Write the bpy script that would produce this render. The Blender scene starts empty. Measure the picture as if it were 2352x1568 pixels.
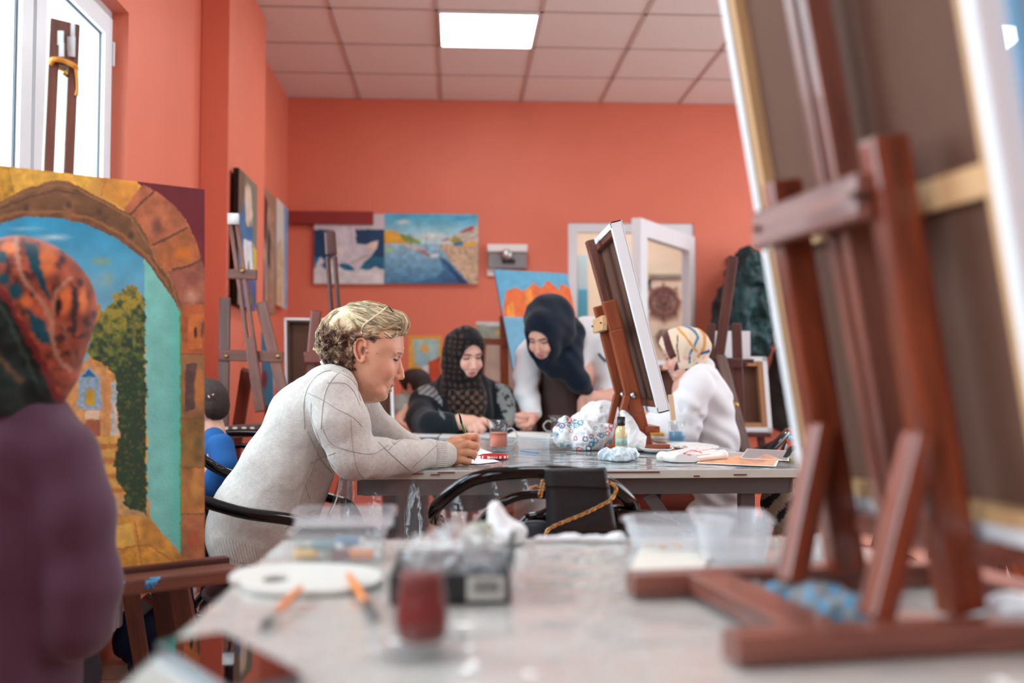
import bpy, bmesh, math, random
import numpy as np
from mathutils import Vector, Matrix, Euler
from mathutils.bvhtree import BVHTree

sc = bpy.context.scene
COL = sc.collection
R = math.radians
random.seed(7)

# ------------------------------------------------------------------ camera
F, CX, CY = 2300.0, 1176.0, 784.0
cam_d = bpy.data.cameras.new('camera')
cam = bpy.data.objects.new('camera', cam_d)
COL.objects.link(cam)
cam.location = (0, 0, 1.0)
cam.rotation_euler = (R(90 + 2.39), 0, R(-3.14))
cam_d.sensor_width = 36.0
cam_d.lens = F / 2352 * 36.0
cam_d.clip_start = 0.02
cam_d.dof.use_dof = True
cam_d.dof.focus_distance = 2.75
cam_d.dof.aperture_fstop = 2.0
sc.camera = cam
CM = cam.rotation_euler.to_matrix()
CI = np.array(CM.inverted())

sc.view_settings.view_transform = 'Standard'
sc.view_settings.look = 'None'
sc.view_settings.gamma = 1.0
sc.view_settings.use_curve_mapping = False
sc.view_settings.exposure = EXPO = 0.45
sc.cycles.max_bounces = 8
sc.cycles.transparent_max_bounces = 16
sc.cycles.caustics_reflective = False
sc.cycles.caustics_refractive = False
sc.cycles.sample_clamp_indirect = 6.0

# ------------------------------------------------------------------ light
w = bpy.data.worlds.new('sky'); sc.world = w; w.use_nodes = True
w.node_tree.nodes['Background'].inputs[0].default_value = (0.86, 0.93, 1.0, 1)
w.node_tree.nodes['Background'].inputs[1].default_value = 2.2

def area(name, loc, rot, sx, sy, power, col):
    l = bpy.data.lights.new(name, 'AREA'); l.shape = 'RECTANGLE'; l.size = sx; l.size_y = sy
    l.energy = power; l.color = col
    o = bpy.data.objects.new(name, l); o.location = loc; o.rotation_euler = rot
    COL.objects.link(o); return o
DAY = (0.76, 0.91, 1.0)
# daylight entering by the two windows of the left wall and the windows of the right wall
area('window_daylight', (-1.75, 2.4, 1.9), (0, R(-90 + 8), 0), 2.0, 2.9, 110, DAY)
area('window_daylight.001', (-1.75, -1.2, 1.9), (0, R(-90 + 8), 0), 2.0, 2.9, 80, DAY)
area('window_daylight.002', (4.75, 4.4, 1.75), (0, R(90 - 15), 0), 1.7, 5.2, 60, DAY)

# ------------------------------------------------------------------ helpers
def P(px, py, y):
    d = CM @ Vector(((px - CX) / F, -(py - CY) / F, -1.0))
    t = y / d.y
    return Vector((d.x * t, y, 1.0 + d.z * t))
def PZ(px, py, z):
    d = CM @ Vector(((px - CX) / F, -(py - CY) / F, -1.0))
    t = (z - 1.0) / d.z
    return Vector((d.x * t, d.y * t, z))
def PX(px, py, x):
    d = CM @ Vector(((px - CX) / F, -(py - CY) / F, -1.0))
    t = x / d.x
    return Vector((x, d.y * t, 1.0 + d.z * t))
def to_px(co):
    q = (np.asarray(co, dtype=float) - np.array([0, 0, 1.0])) @ CI.T
    return CX + q[:, 0] / -q[:, 2] * F, CY - q[:, 1] / -q[:, 2] * F

def S(r, g=None, b=None):
    if g is None:
        h = r.lstrip('#'); r, g, b = int(h[0:2], 16), int(h[2:4], 16), int(h[4:6], 16)
    f = lambda c: (c / 255 / 12.92) if c / 255 <= 0.04045 else ((c / 255 + 0.055) / 1.055) ** 2.4
    return (f(r), f(g), f(b), 1.0)
def Sn(a):
    a = np.asarray(a, dtype=float) / 255
    return np.where(a <= 0.04045, a / 12.92, ((a + 0.055) / 1.055) ** 2.4)

def mat(name, col=(0.8, 0.8, 0.8, 1), rough=0.5, metal=0.0, spec=0.5, var=0.0, vscale=8.0, bump=0.0,
        bscale=40.0, stretch=(1, 1, 1), attr=None, alpha=1.0, trans=0.0, coat=0.0, sheen=0.0, sss=0.0,
        col2=None, ior=1.45, emit=None, estr=0.0, wave=None):
    m = bpy.data.materials.new(name); m.use_nodes = True
    nt = m.node_tree; N = nt.nodes; L = nt.links
    b = N['Principled BSDF']
    b.inputs['Base Color'].default_value = col
    b.inputs['Roughness'].default_value = rough
    b.inputs['Metallic'].default_value = metal
    b.inputs['Specular IOR Level'].default_value = spec
    b.inputs['IOR'].default_value = ior
    b.inputs['Alpha'].default_value = alpha
    b.inputs['Transmission Weight'].default_value = trans
    b.inputs['Coat Weight'].default_value = coat
    b.inputs['Coat Roughness'].default_value = 0.08
    b.inputs['Sheen Weight'].default_value = sheen
    if sss:
        b.inputs['Subsurface Weight'].default_value = sss
        b.inputs['Subsurface Radius'].default_value = (0.012, 0.005, 0.003)
        b.inputs['Subsurface Scale'].default_value = 1.0
    if emit:
        b.inputs['Emission Color'].default_value = emit; b.inputs['Emission Strength'].default_value = estr
    src = None
    tc = N.new('ShaderNodeTexCoord'); mp = N.new('ShaderNodeMapping')
    mp.inputs['Scale'].default_value = stretch
    L.new(tc.outputs['Object'], mp.inputs['Vector'])
    if attr:
        a = N.new('ShaderNodeAttribute'); a.attribute_name = attr; src = a.outputs['Color']
        L.new(src, b.inputs['Base Color'])
    if var or col2:
        n = N.new('ShaderNodeTexNoise'); n.inputs['Scale'].default_value = vscale
        n.inputs['Detail'].default_value = 6; n.inputs['Roughness'].default_value = 0.6
        L.new(mp.outputs[0], n.inputs['Vector'])
        r = N.new('ShaderNodeValToRGB'); r.color_ramp.elements[0].position = 0.3; r.color_ramp.elements[1].position = 0.7
        L.new(n.outputs['Fac'], r.inputs['Fac'])
        if attr:
            r.color_ramp.elements[0].color = (1 - var,) * 3 + (1,); r.color_ramp.elements[1].color = (1 + var,) * 3 + (1,)
            mx = N.new('ShaderNodeMix'); mx.data_type = 'RGBA'; mx.blend_type = 'MULTIPLY'
            mx.inputs[0].default_value = 1.0
            L.new(src, mx.inputs[6]); L.new(r.outputs['Color'], mx.inputs[7])
            L.new(mx.outputs[2], b.inputs['Base Color'])
        else:
            if col2 is None:
                c1 = tuple(c * (1 - var) for c in col[:3]) + (1,); c2 = tuple(min(1, c * (1 + var)) for c in col[:3]) + (1,)
            else:
                c1, c2 = col, col2
            r.color_ramp.elements[0].color = c1; r.color_ramp.elements[1].color = c2
            L.new(r.outputs['Color'], b.inputs['Base Color'])
    if bump:
        n2 = N.new('ShaderNodeTexNoise'); n2.inputs['Scale'].default_value = bscale; n2.inputs['Detail'].default_value = 4
        L.new(mp.outputs[0], n2.inputs['Vector'])
        bp = N.new('ShaderNodeBump'); bp.inputs['Strength'].default_value = bump; bp.inputs['Distance'].default_value = 0.004
        L.new(n2.outputs['Fac'], bp.inputs['Height']); L.new(bp.outputs[0], b.inputs['Normal'])
    return m

def wood(name, c1, c2, rough=0.45, coat=0.15, sc_=1.0, emb=0.25):
    """stained wood, grain along the local z of every bar"""
    m = mat(name, c1, rough, col2=c2, vscale=9 * sc_, stretch=(6, 6, 0.55), bump=emb, bscale=30 * sc_, coat=coat)
    return m

def film(name, tint=(1, 1, 1, 1), op=0.25, rough=0.08, ior=1.45, bump=0.0, bscale=12):
    """thin clear plastic or glass: mostly see-through, glossy by its Fresnel"""
    m = bpy.data.materials.new(name); m.use_nodes = True
    nt = m.node_tree; N = nt.nodes; L = nt.links
    out = N['Material Output']; N.remove(N['Principled BSDF'])
    t = N.new('ShaderNodeBsdfTransparent'); t.inputs[0].default_value = (0.97, 0.98, 0.98, 1)
    d = N.new('ShaderNodeBsdfDiffuse'); d.inputs[0].default_value = tint
    g = N.new('ShaderNodeBsdfGlossy'); g.inputs['Roughness'].default_value = rough
    fr = N.new('ShaderNodeFresnel'); fr.inputs[0].default_value = ior
    ge = N.new('ShaderNodeNewGeometry'); ma = N.new('ShaderNodeMath'); ma.operation = 'SUBTRACT'; ma.inputs[0].default_value = 1.0
    mu = N.new('ShaderNodeMath'); mu.operation = 'MULTIPLY'
    L.new(ge.outputs['Backfacing'], ma.inputs[1]); L.new(ma.outputs[0], mu.inputs[0]); L.new(fr.outputs[0], mu.inputs[1])
    m1 = N.new('ShaderNodeMixShader'); m1.inputs[0].default_value = op
    m2 = N.new('ShaderNodeMixShader')
    L.new(t.outputs[0], m1.inputs[1]); L.new(d.outputs[0], m1.inputs[2])
    L.new(mu.outputs[0], m2.inputs[0]); L.new(m1.outputs[0], m2.inputs[1]); L.new(g.outputs[0], m2.inputs[2])
    L.new(m2.outputs[0], out.inputs[0])
    if bump:
        tc = N.new('ShaderNodeTexCoord')
        n2 = N.new('ShaderNodeTexNoise'); n2.inputs['Scale'].default_value = bscale
        L.new(tc.outputs['Object'], n2.inputs['Vector'])
        bp = N.new('ShaderNodeBump'); bp.inputs['Strength'].default_value = bump; bp.inputs['Distance'].default_value = 0.01
        L.new(n2.outputs['Fac'], bp.inputs['Height'])
        L.new(bp.outputs[0], g.inputs['Normal']); L.new(bp.outputs[0], fr.inputs['Normal'])
    return m

def thing(name, label, cat, loc=(0, 0, 0), group=None, rotz=0.0):
    o = bpy.data.objects.new(name, None); COL.objects.link(o)
    o.empty_display_size = 0.05
    o.location = loc; o.rotation_euler = (0, 0, rotz)
    o['label'] = label; o['category'] = cat
    if group: o['group'] = group
    return o
def tag(o, label=None, cat=None, group=None, kind=None):
    if label: o['label'] = label
    if cat: o['category'] = cat
    if group: o['group'] = group
    if kind: o['kind'] = kind
    return o
def wm(o):
    m = Matrix.LocRotScale(o.location, o.rotation_euler, o.scale)
    return (wm(o.parent) @ o.matrix_parent_inverse @ m) if o.parent else m
def parent(o, p):
    if p is not None:
        o.parent = p; o.matrix_parent_inverse = wm(p).inverted()
    return o

def mk(name, verts, faces, m, par=None, smooth=False, origin='base', cols=None):
    """mesh given in world coordinates; its origin goes to the base of the shape"""
    v = np.asarray(verts, dtype=float).reshape(-1, 3)
    if origin == 'base':
        og = np.array([(v[:, 0].min() + v[:, 0].max()) / 2, (v[:, 1].min() + v[:, 1].max()) / 2, v[:, 2].min()])
    elif origin == 'zero':
        og = np.zeros(3)
    else:
        og = np.array(origin, dtype=float)
    me = bpy.data.meshes.new(name)
    if isinstance(faces, np.ndarray):
        nf, k = faces.shape
        me.vertices.add(len(v)); me.vertices.foreach_set('co', (v - og).ravel())
        me.loops.add(nf * k); me.loops.foreach_set('vertex_index', faces.ravel().astype(np.int32))
        me.polygons.add(nf); me.polygons.foreach_set('loop_start', np.arange(0, nf * k, k, dtype=np.int32))
        me.update(calc_edges=True); me.validate()
    else:
        me.from_pydata((v - og).tolist(), [], faces); me.update()
    if smooth: me.polygons.foreach_set('use_smooth', [True] * len(me.polygons))
    if cols is not None:
        ca = me.color_attributes.new('paint', 'FLOAT_COLOR', 'POINT')
        c = np.ones((len(v), 4)); c[:, :3] = cols
        ca.data.foreach_set('color', c.ravel())
    for mm in (m if isinstance(m, (list, tuple)) else [m]): me.materials.append(mm)
    o = bpy.data.objects.new(name, me); o.location = og.tolist(); COL.objects.link(o)
    return parent(o, par)

def bm_obj(name, bm, m, par=None, M=None, smooth=False):
    me = bpy.data.meshes.new(name); bm.normal_update(); bm.to_mesh(me); bm.free()
    if smooth: me.polygons.foreach_set('use_smooth', [True] * len(me.polygons))
    me.materials.append(m)
    o = bpy.data.objects.new(name, me); COL.objects.link(o)
    if M is not None: o.matrix_world = M; o.location = M.to_translation(); o.rotation_euler = M.to_euler()
    return parent(o, par)

def add_box(bm, c, s, bev=0.0, rot=None):
    r = bmesh.ops.create_cube(bm, size=1.0)
    vs = r['verts']
    T = Matrix.Translation(c) @ (rot.to_4x4() if rot else Matrix.Identity(4)) @ Matrix.Diagonal((s[0], s[1], s[2], 1))
    bmesh.ops.transform(bm, matrix=T, verts=vs)
    if bev > 0:
        es = list({e for v in vs for e in v.link_edges})
        bmesh.ops.bevel(bm, geom=es, offset=bev, segments=2, affect='EDGES', profile=0.6)

def box(name, lo, hi, m, par=None, bev=0.0):
    lo, hi = Vector(lo), Vector(hi); c = (lo + hi) / 2; s = hi - lo
    bm = bmesh.new(); add_box(bm, (0, 0, s.z / 2), (abs(s.x), abs(s.y), abs(s.z)), bev)
    return bm_obj(name, bm, m, par, Matrix.Translation((c.x, c.y, min(lo.z, hi.z))))

def frame_z(p0, p1, hint=(0, -1, 0)):
    z = (p1 - p0).normalized(); h = Vector(hint)
    x = h.cross(z)
    if x.length < 1e-4: x = Vector((1, 0, 0)).cross(z)
    x.normalize(); y = z.cross(x)
    M = Matrix((x, y, z)).transposed().to_4x4(); M.translation = p0
    return M
def bar(name, p0, p1, wd, th, m, par=None, hint=(0, -1, 0), bev=0.003, slot=None, ext=(0, 0)):
    """a planed wooden bar from p0 to p1; wd across, th along the hint; slot=(z0,z1,width) cuts a slot"""
    p0, p1 = Vector(p0), Vector(p1)
    dr = (p1 - p0).normalized(); p0 = p0 - dr * ext[0]; p1 = p1 + dr * ext[1]
    L = (p1 - p0).length
    bm = bmesh.new()
    if slot:
        z0, z1, sw = slot[0] * L, slot[1] * L, slot[2]
        rw = (wd - sw) / 2
        for s in (-1, 1): add_box(bm, (s * (sw + rw) / 2, 0, (z0 + z1) / 2), (rw, th, z1 - z0 + 0.002), bev)
        if z0 > 0.001: add_box(bm, (0, 0, z0 / 2), (wd, th, z0), bev)
        if z1 < L - 0.001: add_box(bm, (0, 0, (z1 + L) / 2), (wd, th, L - z1), bev)
    else:
        add_box(bm, (0, 0, L / 2), (wd, th, L), min(bev, wd * 0.3, th * 0.3))
    return bm_obj(name, bm, m, par, frame_z(p0, p1, hint))

def spline(pts, n=8, closed=False):
    pts = [Vector(p) for p in pts]; out = []; k = len(pts)
    rng = range(k if closed else k - 1)
    for i in rng:
        if closed: a, b, c, d = pts[i - 1], pts[i], pts[(i + 1) % k], pts[(i + 2) % k]
        else: a, b, c, d = pts[max(i - 1, 0)], pts[i], pts[i + 1], pts[min(i + 2, k - 1)]
        for j in range(n):
            t = j / n
            out.append(0.5 * ((2 * b) + (c - a) * t + (2 * a - 5 * b + 4 * c - d) * t * t + (3 * b - a - 3 * c + d) * t ** 3))
    if not closed: out.append(pts[-1])
    return out
def tube_geo(pts, r, seg=10, closed=False, cap=True):
    pts = [Vector(p) for p in pts]; n = len(pts)
    rs = r if isinstance(r, (list, tuple, np.ndarray)) else [r] * n
    V, Fc = [], []
    prev = None
    for i, p in enumerate(pts):
        if closed: t = (pts[(i + 1) % n] - pts[i - 1])
        else: t = pts[min(i + 1, n - 1)] - pts[max(i - 1, 0)]
        t = t.normalized() if t.length > 1e-9 else Vector((0, 0, 1))
        if prev is None:
            u = t.orthogonal().normalized()
        else:
            u = prev - t * prev.dot(t); u = u.normalized() if u.length > 1e-6 else t.orthogonal().normalized()
        prev = u; v = t.cross(u)
        for k in range(seg):
            a = 2 * math.pi * k / seg
            V.append(p + (u * math.cos(a) + v * math.sin(a)) * rs[i])
    m = n if closed else n - 1
    for i in range(m):
        a, b = i * seg, ((i + 1) % n) * seg
        for k in range(seg): Fc.append((a + k, a + (k + 1) % seg, b + (k + 1) % seg, b + k))
    if cap and not closed:
        Fc.append(tuple(range(seg))[::-1]); Fc.append(tuple((n - 1) * seg + k for k in range(seg)))
    return V, Fc
def tube(name, pts, r, m, par=None, seg=10, closed=False, n=6, smooth_path=True):
    pp = spline(pts, n, closed) if smooth_path else pts
    if isinstance(r, (list, tuple)):
        rr = np.interp(np.linspace(0, 1, len(pp)), np.linspace(0, 1, len(r)), r)
    else: rr = r
    V, Fc = tube_geo(pp, rr, seg, closed)
    return mk(name, [tuple(v) for v in V], Fc, m, par, smooth=True)
class Geo:
    """collects pieces of ONE part"""
    def __init__(s): s.v = []; s.f = []
    def add(s, V, Fc):
        o = len(s.v); s.v += [tuple(v) for v in V]; s.f += [tuple(i + o for i in f) for f in Fc]
    def tube(s, pts, r, seg=8, closed=False, n=6, sp=True):
        pp = spline(pts, n, closed) if sp else [Vector(p) for p in pts]
        rr = np.interp(np.linspace(0, 1, len(pp)), np.linspace(0, 1, len(r)), r) if isinstance(r, (list, tuple)) else r
        s.add(*tube_geo(pp, rr, seg, closed))
    def box(s, c, sz, M=None):
        V = []
        for x in (-1, 1):
            for y in (-1, 1):
                for z in (-1, 1):
                    p = Vector((c[0] + x * sz[0] / 2, c[1] + y * sz[1] / 2, c[2] + z * sz[2] / 2))
                    V.append(M @ p if M else p)
        s.add(V, [(0, 1, 3, 2), (4, 6, 7, 5), (0, 4, 5, 1), (2, 3, 7, 6), (0, 2, 6, 4), (1, 5, 7, 3)])
    def obj(s, name, m, par=None, smooth=True, cols=None): return mk(name, s.v, s.f, m, par, smooth=smooth, cols=cols)

def lathe(name, c, prof, m, par=None, seg=32, M=None, smooth=True):
    V, Fc = [], []
    for (r, z) in prof:
        for k in range(seg):
            a = 2 * math.pi * k / seg
            p = Vector((r * math.cos(a), r * math.sin(a), z))
            if M: p = M @ p
            V.append((c[0] + p.x, c[1] + p.y, c[2] + p.z))
    for i in range(len(prof) - 1):
        for k in range(seg): Fc.append((i * seg + k, i * seg + (k + 1) % seg, (i + 1) * seg + (k + 1) % seg, (i + 1) * seg + k))
    if prof[0][0] > 1e-5: Fc.append(tuple(range(seg))[::-1])
    if prof[-1][0] > 1e-5: Fc.append(tuple((len(prof) - 1) * seg + k for k in range(seg)))
    return mk(name, V, Fc, m, par, smooth=smooth)

# ---- painted surfaces: colours are computed per vertex of a fine grid
def vnoise(x, y, s=1.0, seed=0, oct=3):
    x = np.asarray(x, float) / s; y = np.asarray(y, float) / s; out = 0; amp = 1; tot = 0
    for o in range(oct):
        xi, yi = np.floor(x).astype(np.int64), np.floor(y).astype(np.int64); fx, fy = x - xi, y - yi
        fx = fx * fx * (3 - 2 * fx); fy = fy * fy * (3 - 2 * fy)
        h = lambda a, b: (np.sin(a * 127.1 + b * 311.7 + seed * 17.3 + o * 5.1) * 43758.5453) % 1.0
        v = (h(xi, yi) * (1 - fx) + h(xi + 1, yi) * fx) * (1 - fy) + (h(xi, yi + 1) * (1 - fx) + h(xi + 1, yi + 1) * fx) * fy
        out = out + v * amp; tot += amp; amp *= 0.5; x = x * 2.03; y = y * 2.03
    return out / tot
def inpoly(x, y, pts):
    c = np.zeros(x.shape, bool); n = len(pts)
    for i in range(n):
        x1, y1 = pts[i]; x2, y2 = pts[(i + 1) % n]
        if y1 == y2: continue
        k = ((y1 > y) != (y2 > y)) & (x < (x2 - x1) * (y - y1) / (y2 - y1) + x1)
        c ^= k
    return c
class Paint:
    def __init__(s, x, y, base, jit=0.0, js=10):
        s.x = x + (vnoise(x, y, js, 3) - .5) * jit * 2; s.y = y + (vnoise(x, y, js, 9) - .5) * jit * 2
        s.x0, s.y0 = x, y
        s.c = np.empty((len(x), 3)); s.c[:] = base
    def put(s, k, col, vary=0.0, vs=14, seed=1, op=1.0):
        col = np.array(col, float)
        cc = np.broadcast_to(col, s.c.shape)
        if vary:
            n = (vnoise(s.x0, s.y0, vs, seed) - .5)[:, None] * 2 * vary
            cc = cc * (1 + n)
        kk = (k * op)[:, None] if k.dtype != bool else (k.astype(float) * op)[:, None]
        s.c = s.c * (1 - kk) + cc * kk
    def poly(s, pts, col, vary=0.12, vs=14, seed=1, op=1.0): s.put(inpoly(s.x, s.y, pts), col, vary, vs, seed, op)
    def line(s, pts, wd, col, vary=0.1, op=1.0):
        k = np.zeros(len(s.x), bool)
        for (a, b) in zip(pts[:-1], pts[1:]):
            ax, ay = a; bx, by = b; L2 = (bx - ax) ** 2 + (by - ay) ** 2 + 1e-9
            t = np.clip(((s.x - ax) * (bx - ax) + (s.y - ay) * (by - ay)) / L2, 0, 1)
            k |= np.hypot(s.x - ax - t * (bx - ax), s.y - ay - t * (by - ay)) < wd / 2
        s.put(k, col, vary, op=op)
    def blob(s, cx, cy, rx, ry, col, soft=0.3, vary=0.1, op=1.0):
        d = np.hypot((s.x - cx) / rx, (s.y - cy) / ry)
        s.put(np.clip((1 - d) / soft, 0, 1), col, vary, op=op)
    def grad(s, k, y0, c0, y1, c1, vary=0.08, vs=16):
        t = np.clip((s.y - y0) / (y1 - y0), 0, 1)[:, None]
        cc = (np.array(c0, float) * (1 - t) + np.array(c1, float) * t) * (1 + (vnoise(s.x0, s.y0, vs, 5) - .5)[:, None] * 2 * vary)
        s.c = np.where(k[:, None], cc, s.c)
    def done(s): return Sn(np.clip(s.c, 0, 255))
M_PAINT = mat('painted_canvas', rough=0.42, attr='paint', bump=0.25, bscale=220)
M_WHITE_CANVAS = mat('primed_canvas', S(228, 232, 235), 0.7, bump=0.15, bscale=300)
M_STRETCH = mat('pine_stretcher', S(205, 165, 120), 0.6, var=0.15, vscale=20, stretch=(1, 1, .2))
M_BACK = mat('raw_canvas_back', S(98, 68, 54), 0.85, bump=0.2, bscale=300, var=0.08, vscale=6)

def panel(name, tl, tr, bl, nx, ny, th, fn, par=None, m=None, sidecol=None, nrm_sign=1):
    """a stretched canvas: tl,tr,bl corners of the painted front; fn(px,py,u,v)->colours 0..1"""
    tl, tr, bl = Vector(tl), Vector(tr), Vector(bl)
    U, Vv = tr - tl, bl - tl
    nrm = Vv.cross(U).normalized() * nrm_sign      # points towards the viewer when seen as given
    u, v = np.meshgrid(np.linspace(0, 1, nx + 1), np.linspace(0, 1, ny + 1))
    u, v = u.ravel(), v.ravel()
    co = np.array(tl)[None] + u[:, None] * np.array(U)[None] + v[:, None] * np.array(Vv)[None]
    px, py = to_px(co)
    cols = fn(px, py, u, v)
    i = np.arange(ny)[:, None] * (nx + 1) + np.arange(nx)[None]; i = i.ravel()
    fc = np.stack([i, i + nx + 1, i + nx + 2, i + 1], 1)
    if nrm_sign < 0: fc = fc[:, ::-1]
    co2 = np.array([tl, tr, tr + Vv, bl]); back = co2 - np.array(nrm) * th
    base = len(co)
    co = np.vstack([co, co2, back])
    sc_ = Sn([225, 225, 222]) if sidecol is None else Sn(sidecol)
    cols = np.vstack([cols, np.tile(sc_, (8, 1))])
    ex = [(base, base + 4, base + 5, base + 1), (base + 1, base + 5, base + 6, base + 2), (base + 2, base + 6, base + 7, base + 3),
          (base + 3, base + 7, base + 4, base), (base + 4, base + 7, base + 6, base + 5)]
    fc = np.vstack([fc, np.array(ex)])
    return mk(name, co, fc, m or M_PAINT, par, origin=tuple((bl + tl + Vv + U) / 2 * 1.0) if False else 'base', cols=cols)

# ---- implicit bodies -------------------------------------------------------
class SDF:
    """smooth unions of tapered limbs and ellipsoids, meshed by surface nets"""
    def __init__(s, lo, hi, res):
        s.lo = np.array(lo, float); s.res = res
        s.n = np.maximum(np.ceil((np.array(hi, float) - s.lo) / res).astype(int) + 1, 3)
        s.V = np.full(s.n, 1.0, np.float32)
        s.ax = [s.lo[i] + np.arange(s.n[i]) * res for i in range(3)]
    def _block(s, lo, hi):
        a = np.clip(np.floor((np.array(lo) - s.lo) / s.res).astype(int), 0, s.n)
        b = np.clip(np.ceil((np.array(hi) - s.lo) / s.res).astype(int) + 1, 0, s.n)
        if (b <= a).any(): return None
        sl = tuple(slice(a[i], b[i]) for i in range(3))
        X = s.ax[0][sl[0]][:, None, None]; Y = s.ax[1][sl[1]][None, :, None]; Z = s.ax[2][sl[2]][None, None, :]
        return sl, X, Y, Z
    def _mix(s, sl, d, k, op):
        A = s.V[sl]; d = d.astype(np.float32)
        if op == 'add':
            if k > 0:
                h = np.clip(0.5 + 0.5 * (A - d) / k, 0, 1); s.V[sl] = A * (1 - h) + d * h - k * h * (1 - h)
            else: s.V[sl] = np.minimum(A, d)
        elif op == 'sub':
            d = -d
            if k > 0:
                h = np.clip(0.5 - 0.5 * (A - d) / k, 0, 1); s.V[sl] = A * (1 - h) + d * h + k * h * (1 - h)
            else: s.V[sl] = np.maximum(A, d)
    def cone(s, a, ra, b, rb, k=0.01, op='add', flat=None):
        a, b = np.array(a, float), np.array(b, float)
        m = max(ra, rb) + k + 2 * s.res
        r = s._block(np.minimum(a, b) - m, np.maximum(a, b) + m)
        if r is None: return s
        sl, X, Y, Z = r
        ab = b - a; L2 = (ab ** 2).sum() + 1e-12
        t = np.clip(((X - a[0]) * ab[0] + (Y - a[1]) * ab[1] + (Z - a[2]) * ab[2]) / L2, 0, 1)
        d = np.sqrt((X - a[0] - t * ab[0]) ** 2 + (Y - a[1] - t * ab[1]) ** 2 + (Z - a[2] - t * ab[2]) ** 2) - (ra + (rb - ra) * t)
        s._mix(sl, d, k, op); return s
    def chain(s, js, k=0.01, op='add'):
        for (a, ra), (b, rb) in zip(js[:-1], js[1:]): s.cone(a, ra, b, rb, k, op)
        return s
    def ell(s, c, r3, rot=None, k=0.01, op='add'):
        c = np.array(c, float); r3 = np.array(r3, float)
        m = r3.max() + k + 2 * s.res
        r = s._block(c - m, c + m)
        if r is None: return s
        sl, X, Y, Z = r
        x, y, z = np.broadcast_arrays(X - c[0], Y - c[1], Z - c[2])
        if rot is not None:
            Q = np.array(rot.inverted())
            x, y, z = (Q[0][0] * x + Q[0][1] * y + Q[0][2] * z, Q[1][0] * x + Q[1][1] * y + Q[1][2] * z, Q[2][0] * x + Q[2][1] * y + Q[2][2] * z)
        k0 = np.sqrt((x / r3[0]) ** 2 + (y / r3[1]) ** 2 + (z / r3[2]) ** 2)
        k1 = np.sqrt((x / r3[0] ** 2) ** 2 + (y / r3[1] ** 2) ** 2 + (z / r3[2] ** 2) ** 2) + 1e-9
        d = np.where(k0 < 0.05, -r3.min(), k0 * (k0 - 1) / k1)
        s._mix(sl, d, k, op); return s
    def field(s, fn, k=0.0, op='add', lo=None, hi=None):
        r = s._block(s.lo if lo is None else lo, (s.lo + s.n * s.res) if hi is None else hi)
        sl, X, Y, Z = r
        d = fn(*np.broadcast_arrays(X, Y, Z)); s._mix(sl, d, k, op); return s
    def disp(s, fn):
        X, Y, Z = np.broadcast_arrays(s.ax[0][:, None, None], s.ax[1][None, :, None], s.ax[2][None, None, :])
        near = np.abs(s.V) < 0.05
        s.V[near] += fn(X[near], Y[near], Z[near]).astype(np.float32); return s
    def mesh(s):
        V = s.V.copy()
        V[0] = V[-1] = 1; V[:, 0] = V[:, -1] = 1; V[:, :, 0] = V[:, :, -1] = 1
        neg = V < 0
        nx, ny, nz = np.array(V.shape) - 1
        cnt = np.zeros((nx, ny, nz), np.int8)
        cor = [(i, j, k) for i in (0, 1) for j in (0, 1) for k in (0, 1)]
        for (i, j, k) in cor: cnt += neg[i:i + nx, j:j + ny, k:k + nz]
        act = (cnt > 0) & (cnt < 8)
        I, J, K = np.nonzero(act)
        idx = np.full((nx, ny, nz), -1, np.int64); idx[I, J, K] = np.arange(len(I))
        acc = np.zeros((len(I), 3)); c = np.zeros(len(I))
        for a in cor:
            for ax in range(3):
                if a[ax] == 1: continue
                b = list(a); b[ax] = 1
                va = V[I + a[0], J + a[1], K + a[2]]; vb = V[I + b[0], J + b[1], K + b[2]]
                m = (va < 0) != (vb < 0)
                t = np.where(m, va / np.where(m, va - vb, 1), 0)
                for q in range(3):
                    acc[:, q] += np.where(m, (a[q] + (t if q == ax else 0)), 0)
                c += m
        P_ = acc / c[:, None] + np.stack([I, J, K], 1)
        P_ = P_ * s.res + s.lo
        faces = []
        for ax in range(3):
            o1, o2 = [(1, 2), (2, 0), (0, 1)][ax]
            sh = [slice(None)] * 3; sa = list(sh); sb = list(sh); sa[ax] = slice(0, -1); sb[ax] = slice(1, None)
            A, B = neg[tuple(sa)], neg[tuple(sb)]
            ch = A != B
            E = np.stack(np.nonzero(ch), 1)
            E = E[(E[:, o1] > 0) & (E[:, o2] > 0) & (E[:, o1] < V.shape[o1] - 1) & (E[:, o2] < V.shape[o2] - 1)]
            if not len(E): continue
            def cell(d1, d2):
                q = E.copy(); q[:, o1] -= d1; q[:, o2] -= d2
                return idx[q[:, 0], q[:, 1], q[:, 2]]
            f = np.stack([cell(1, 1), cell(0, 1), cell(0, 0), cell(1, 0)], 1)
            fl = A[E[:, 0], E[:, 1], E[:, 2]]
            f[~fl] = f[~fl][:, ::-1]
            faces.append(f)
        Fc = np.vstack(faces)
        Fc = Fc[(Fc >= 0).all(1)]
        return P_, Fc
def n3(x, y, z, s, seed=0):
    a = np.asarray(x) / s; b = np.asarray(y) / s; c = np.asarray(z) / s
    return (np.sin(a * 1.7 + 2.1 * np.sin(b * 1.3 + seed) + seed) + np.sin(b * 1.9 + 1.7 * np.sin(c * 1.1 + seed * 2)) + np.sin(c * 2.1 + 1.9 * np.sin(a * 1.5 - seed))) / 3
def merge(parts):
    V, Fc, n = [], [], 0
    for v, f in parts: V.append(v); Fc.append(f + n); n += len(v)
    return np.vstack(V), np.vstack(Fc)
def r_px(r, d): return r * d / F
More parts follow.
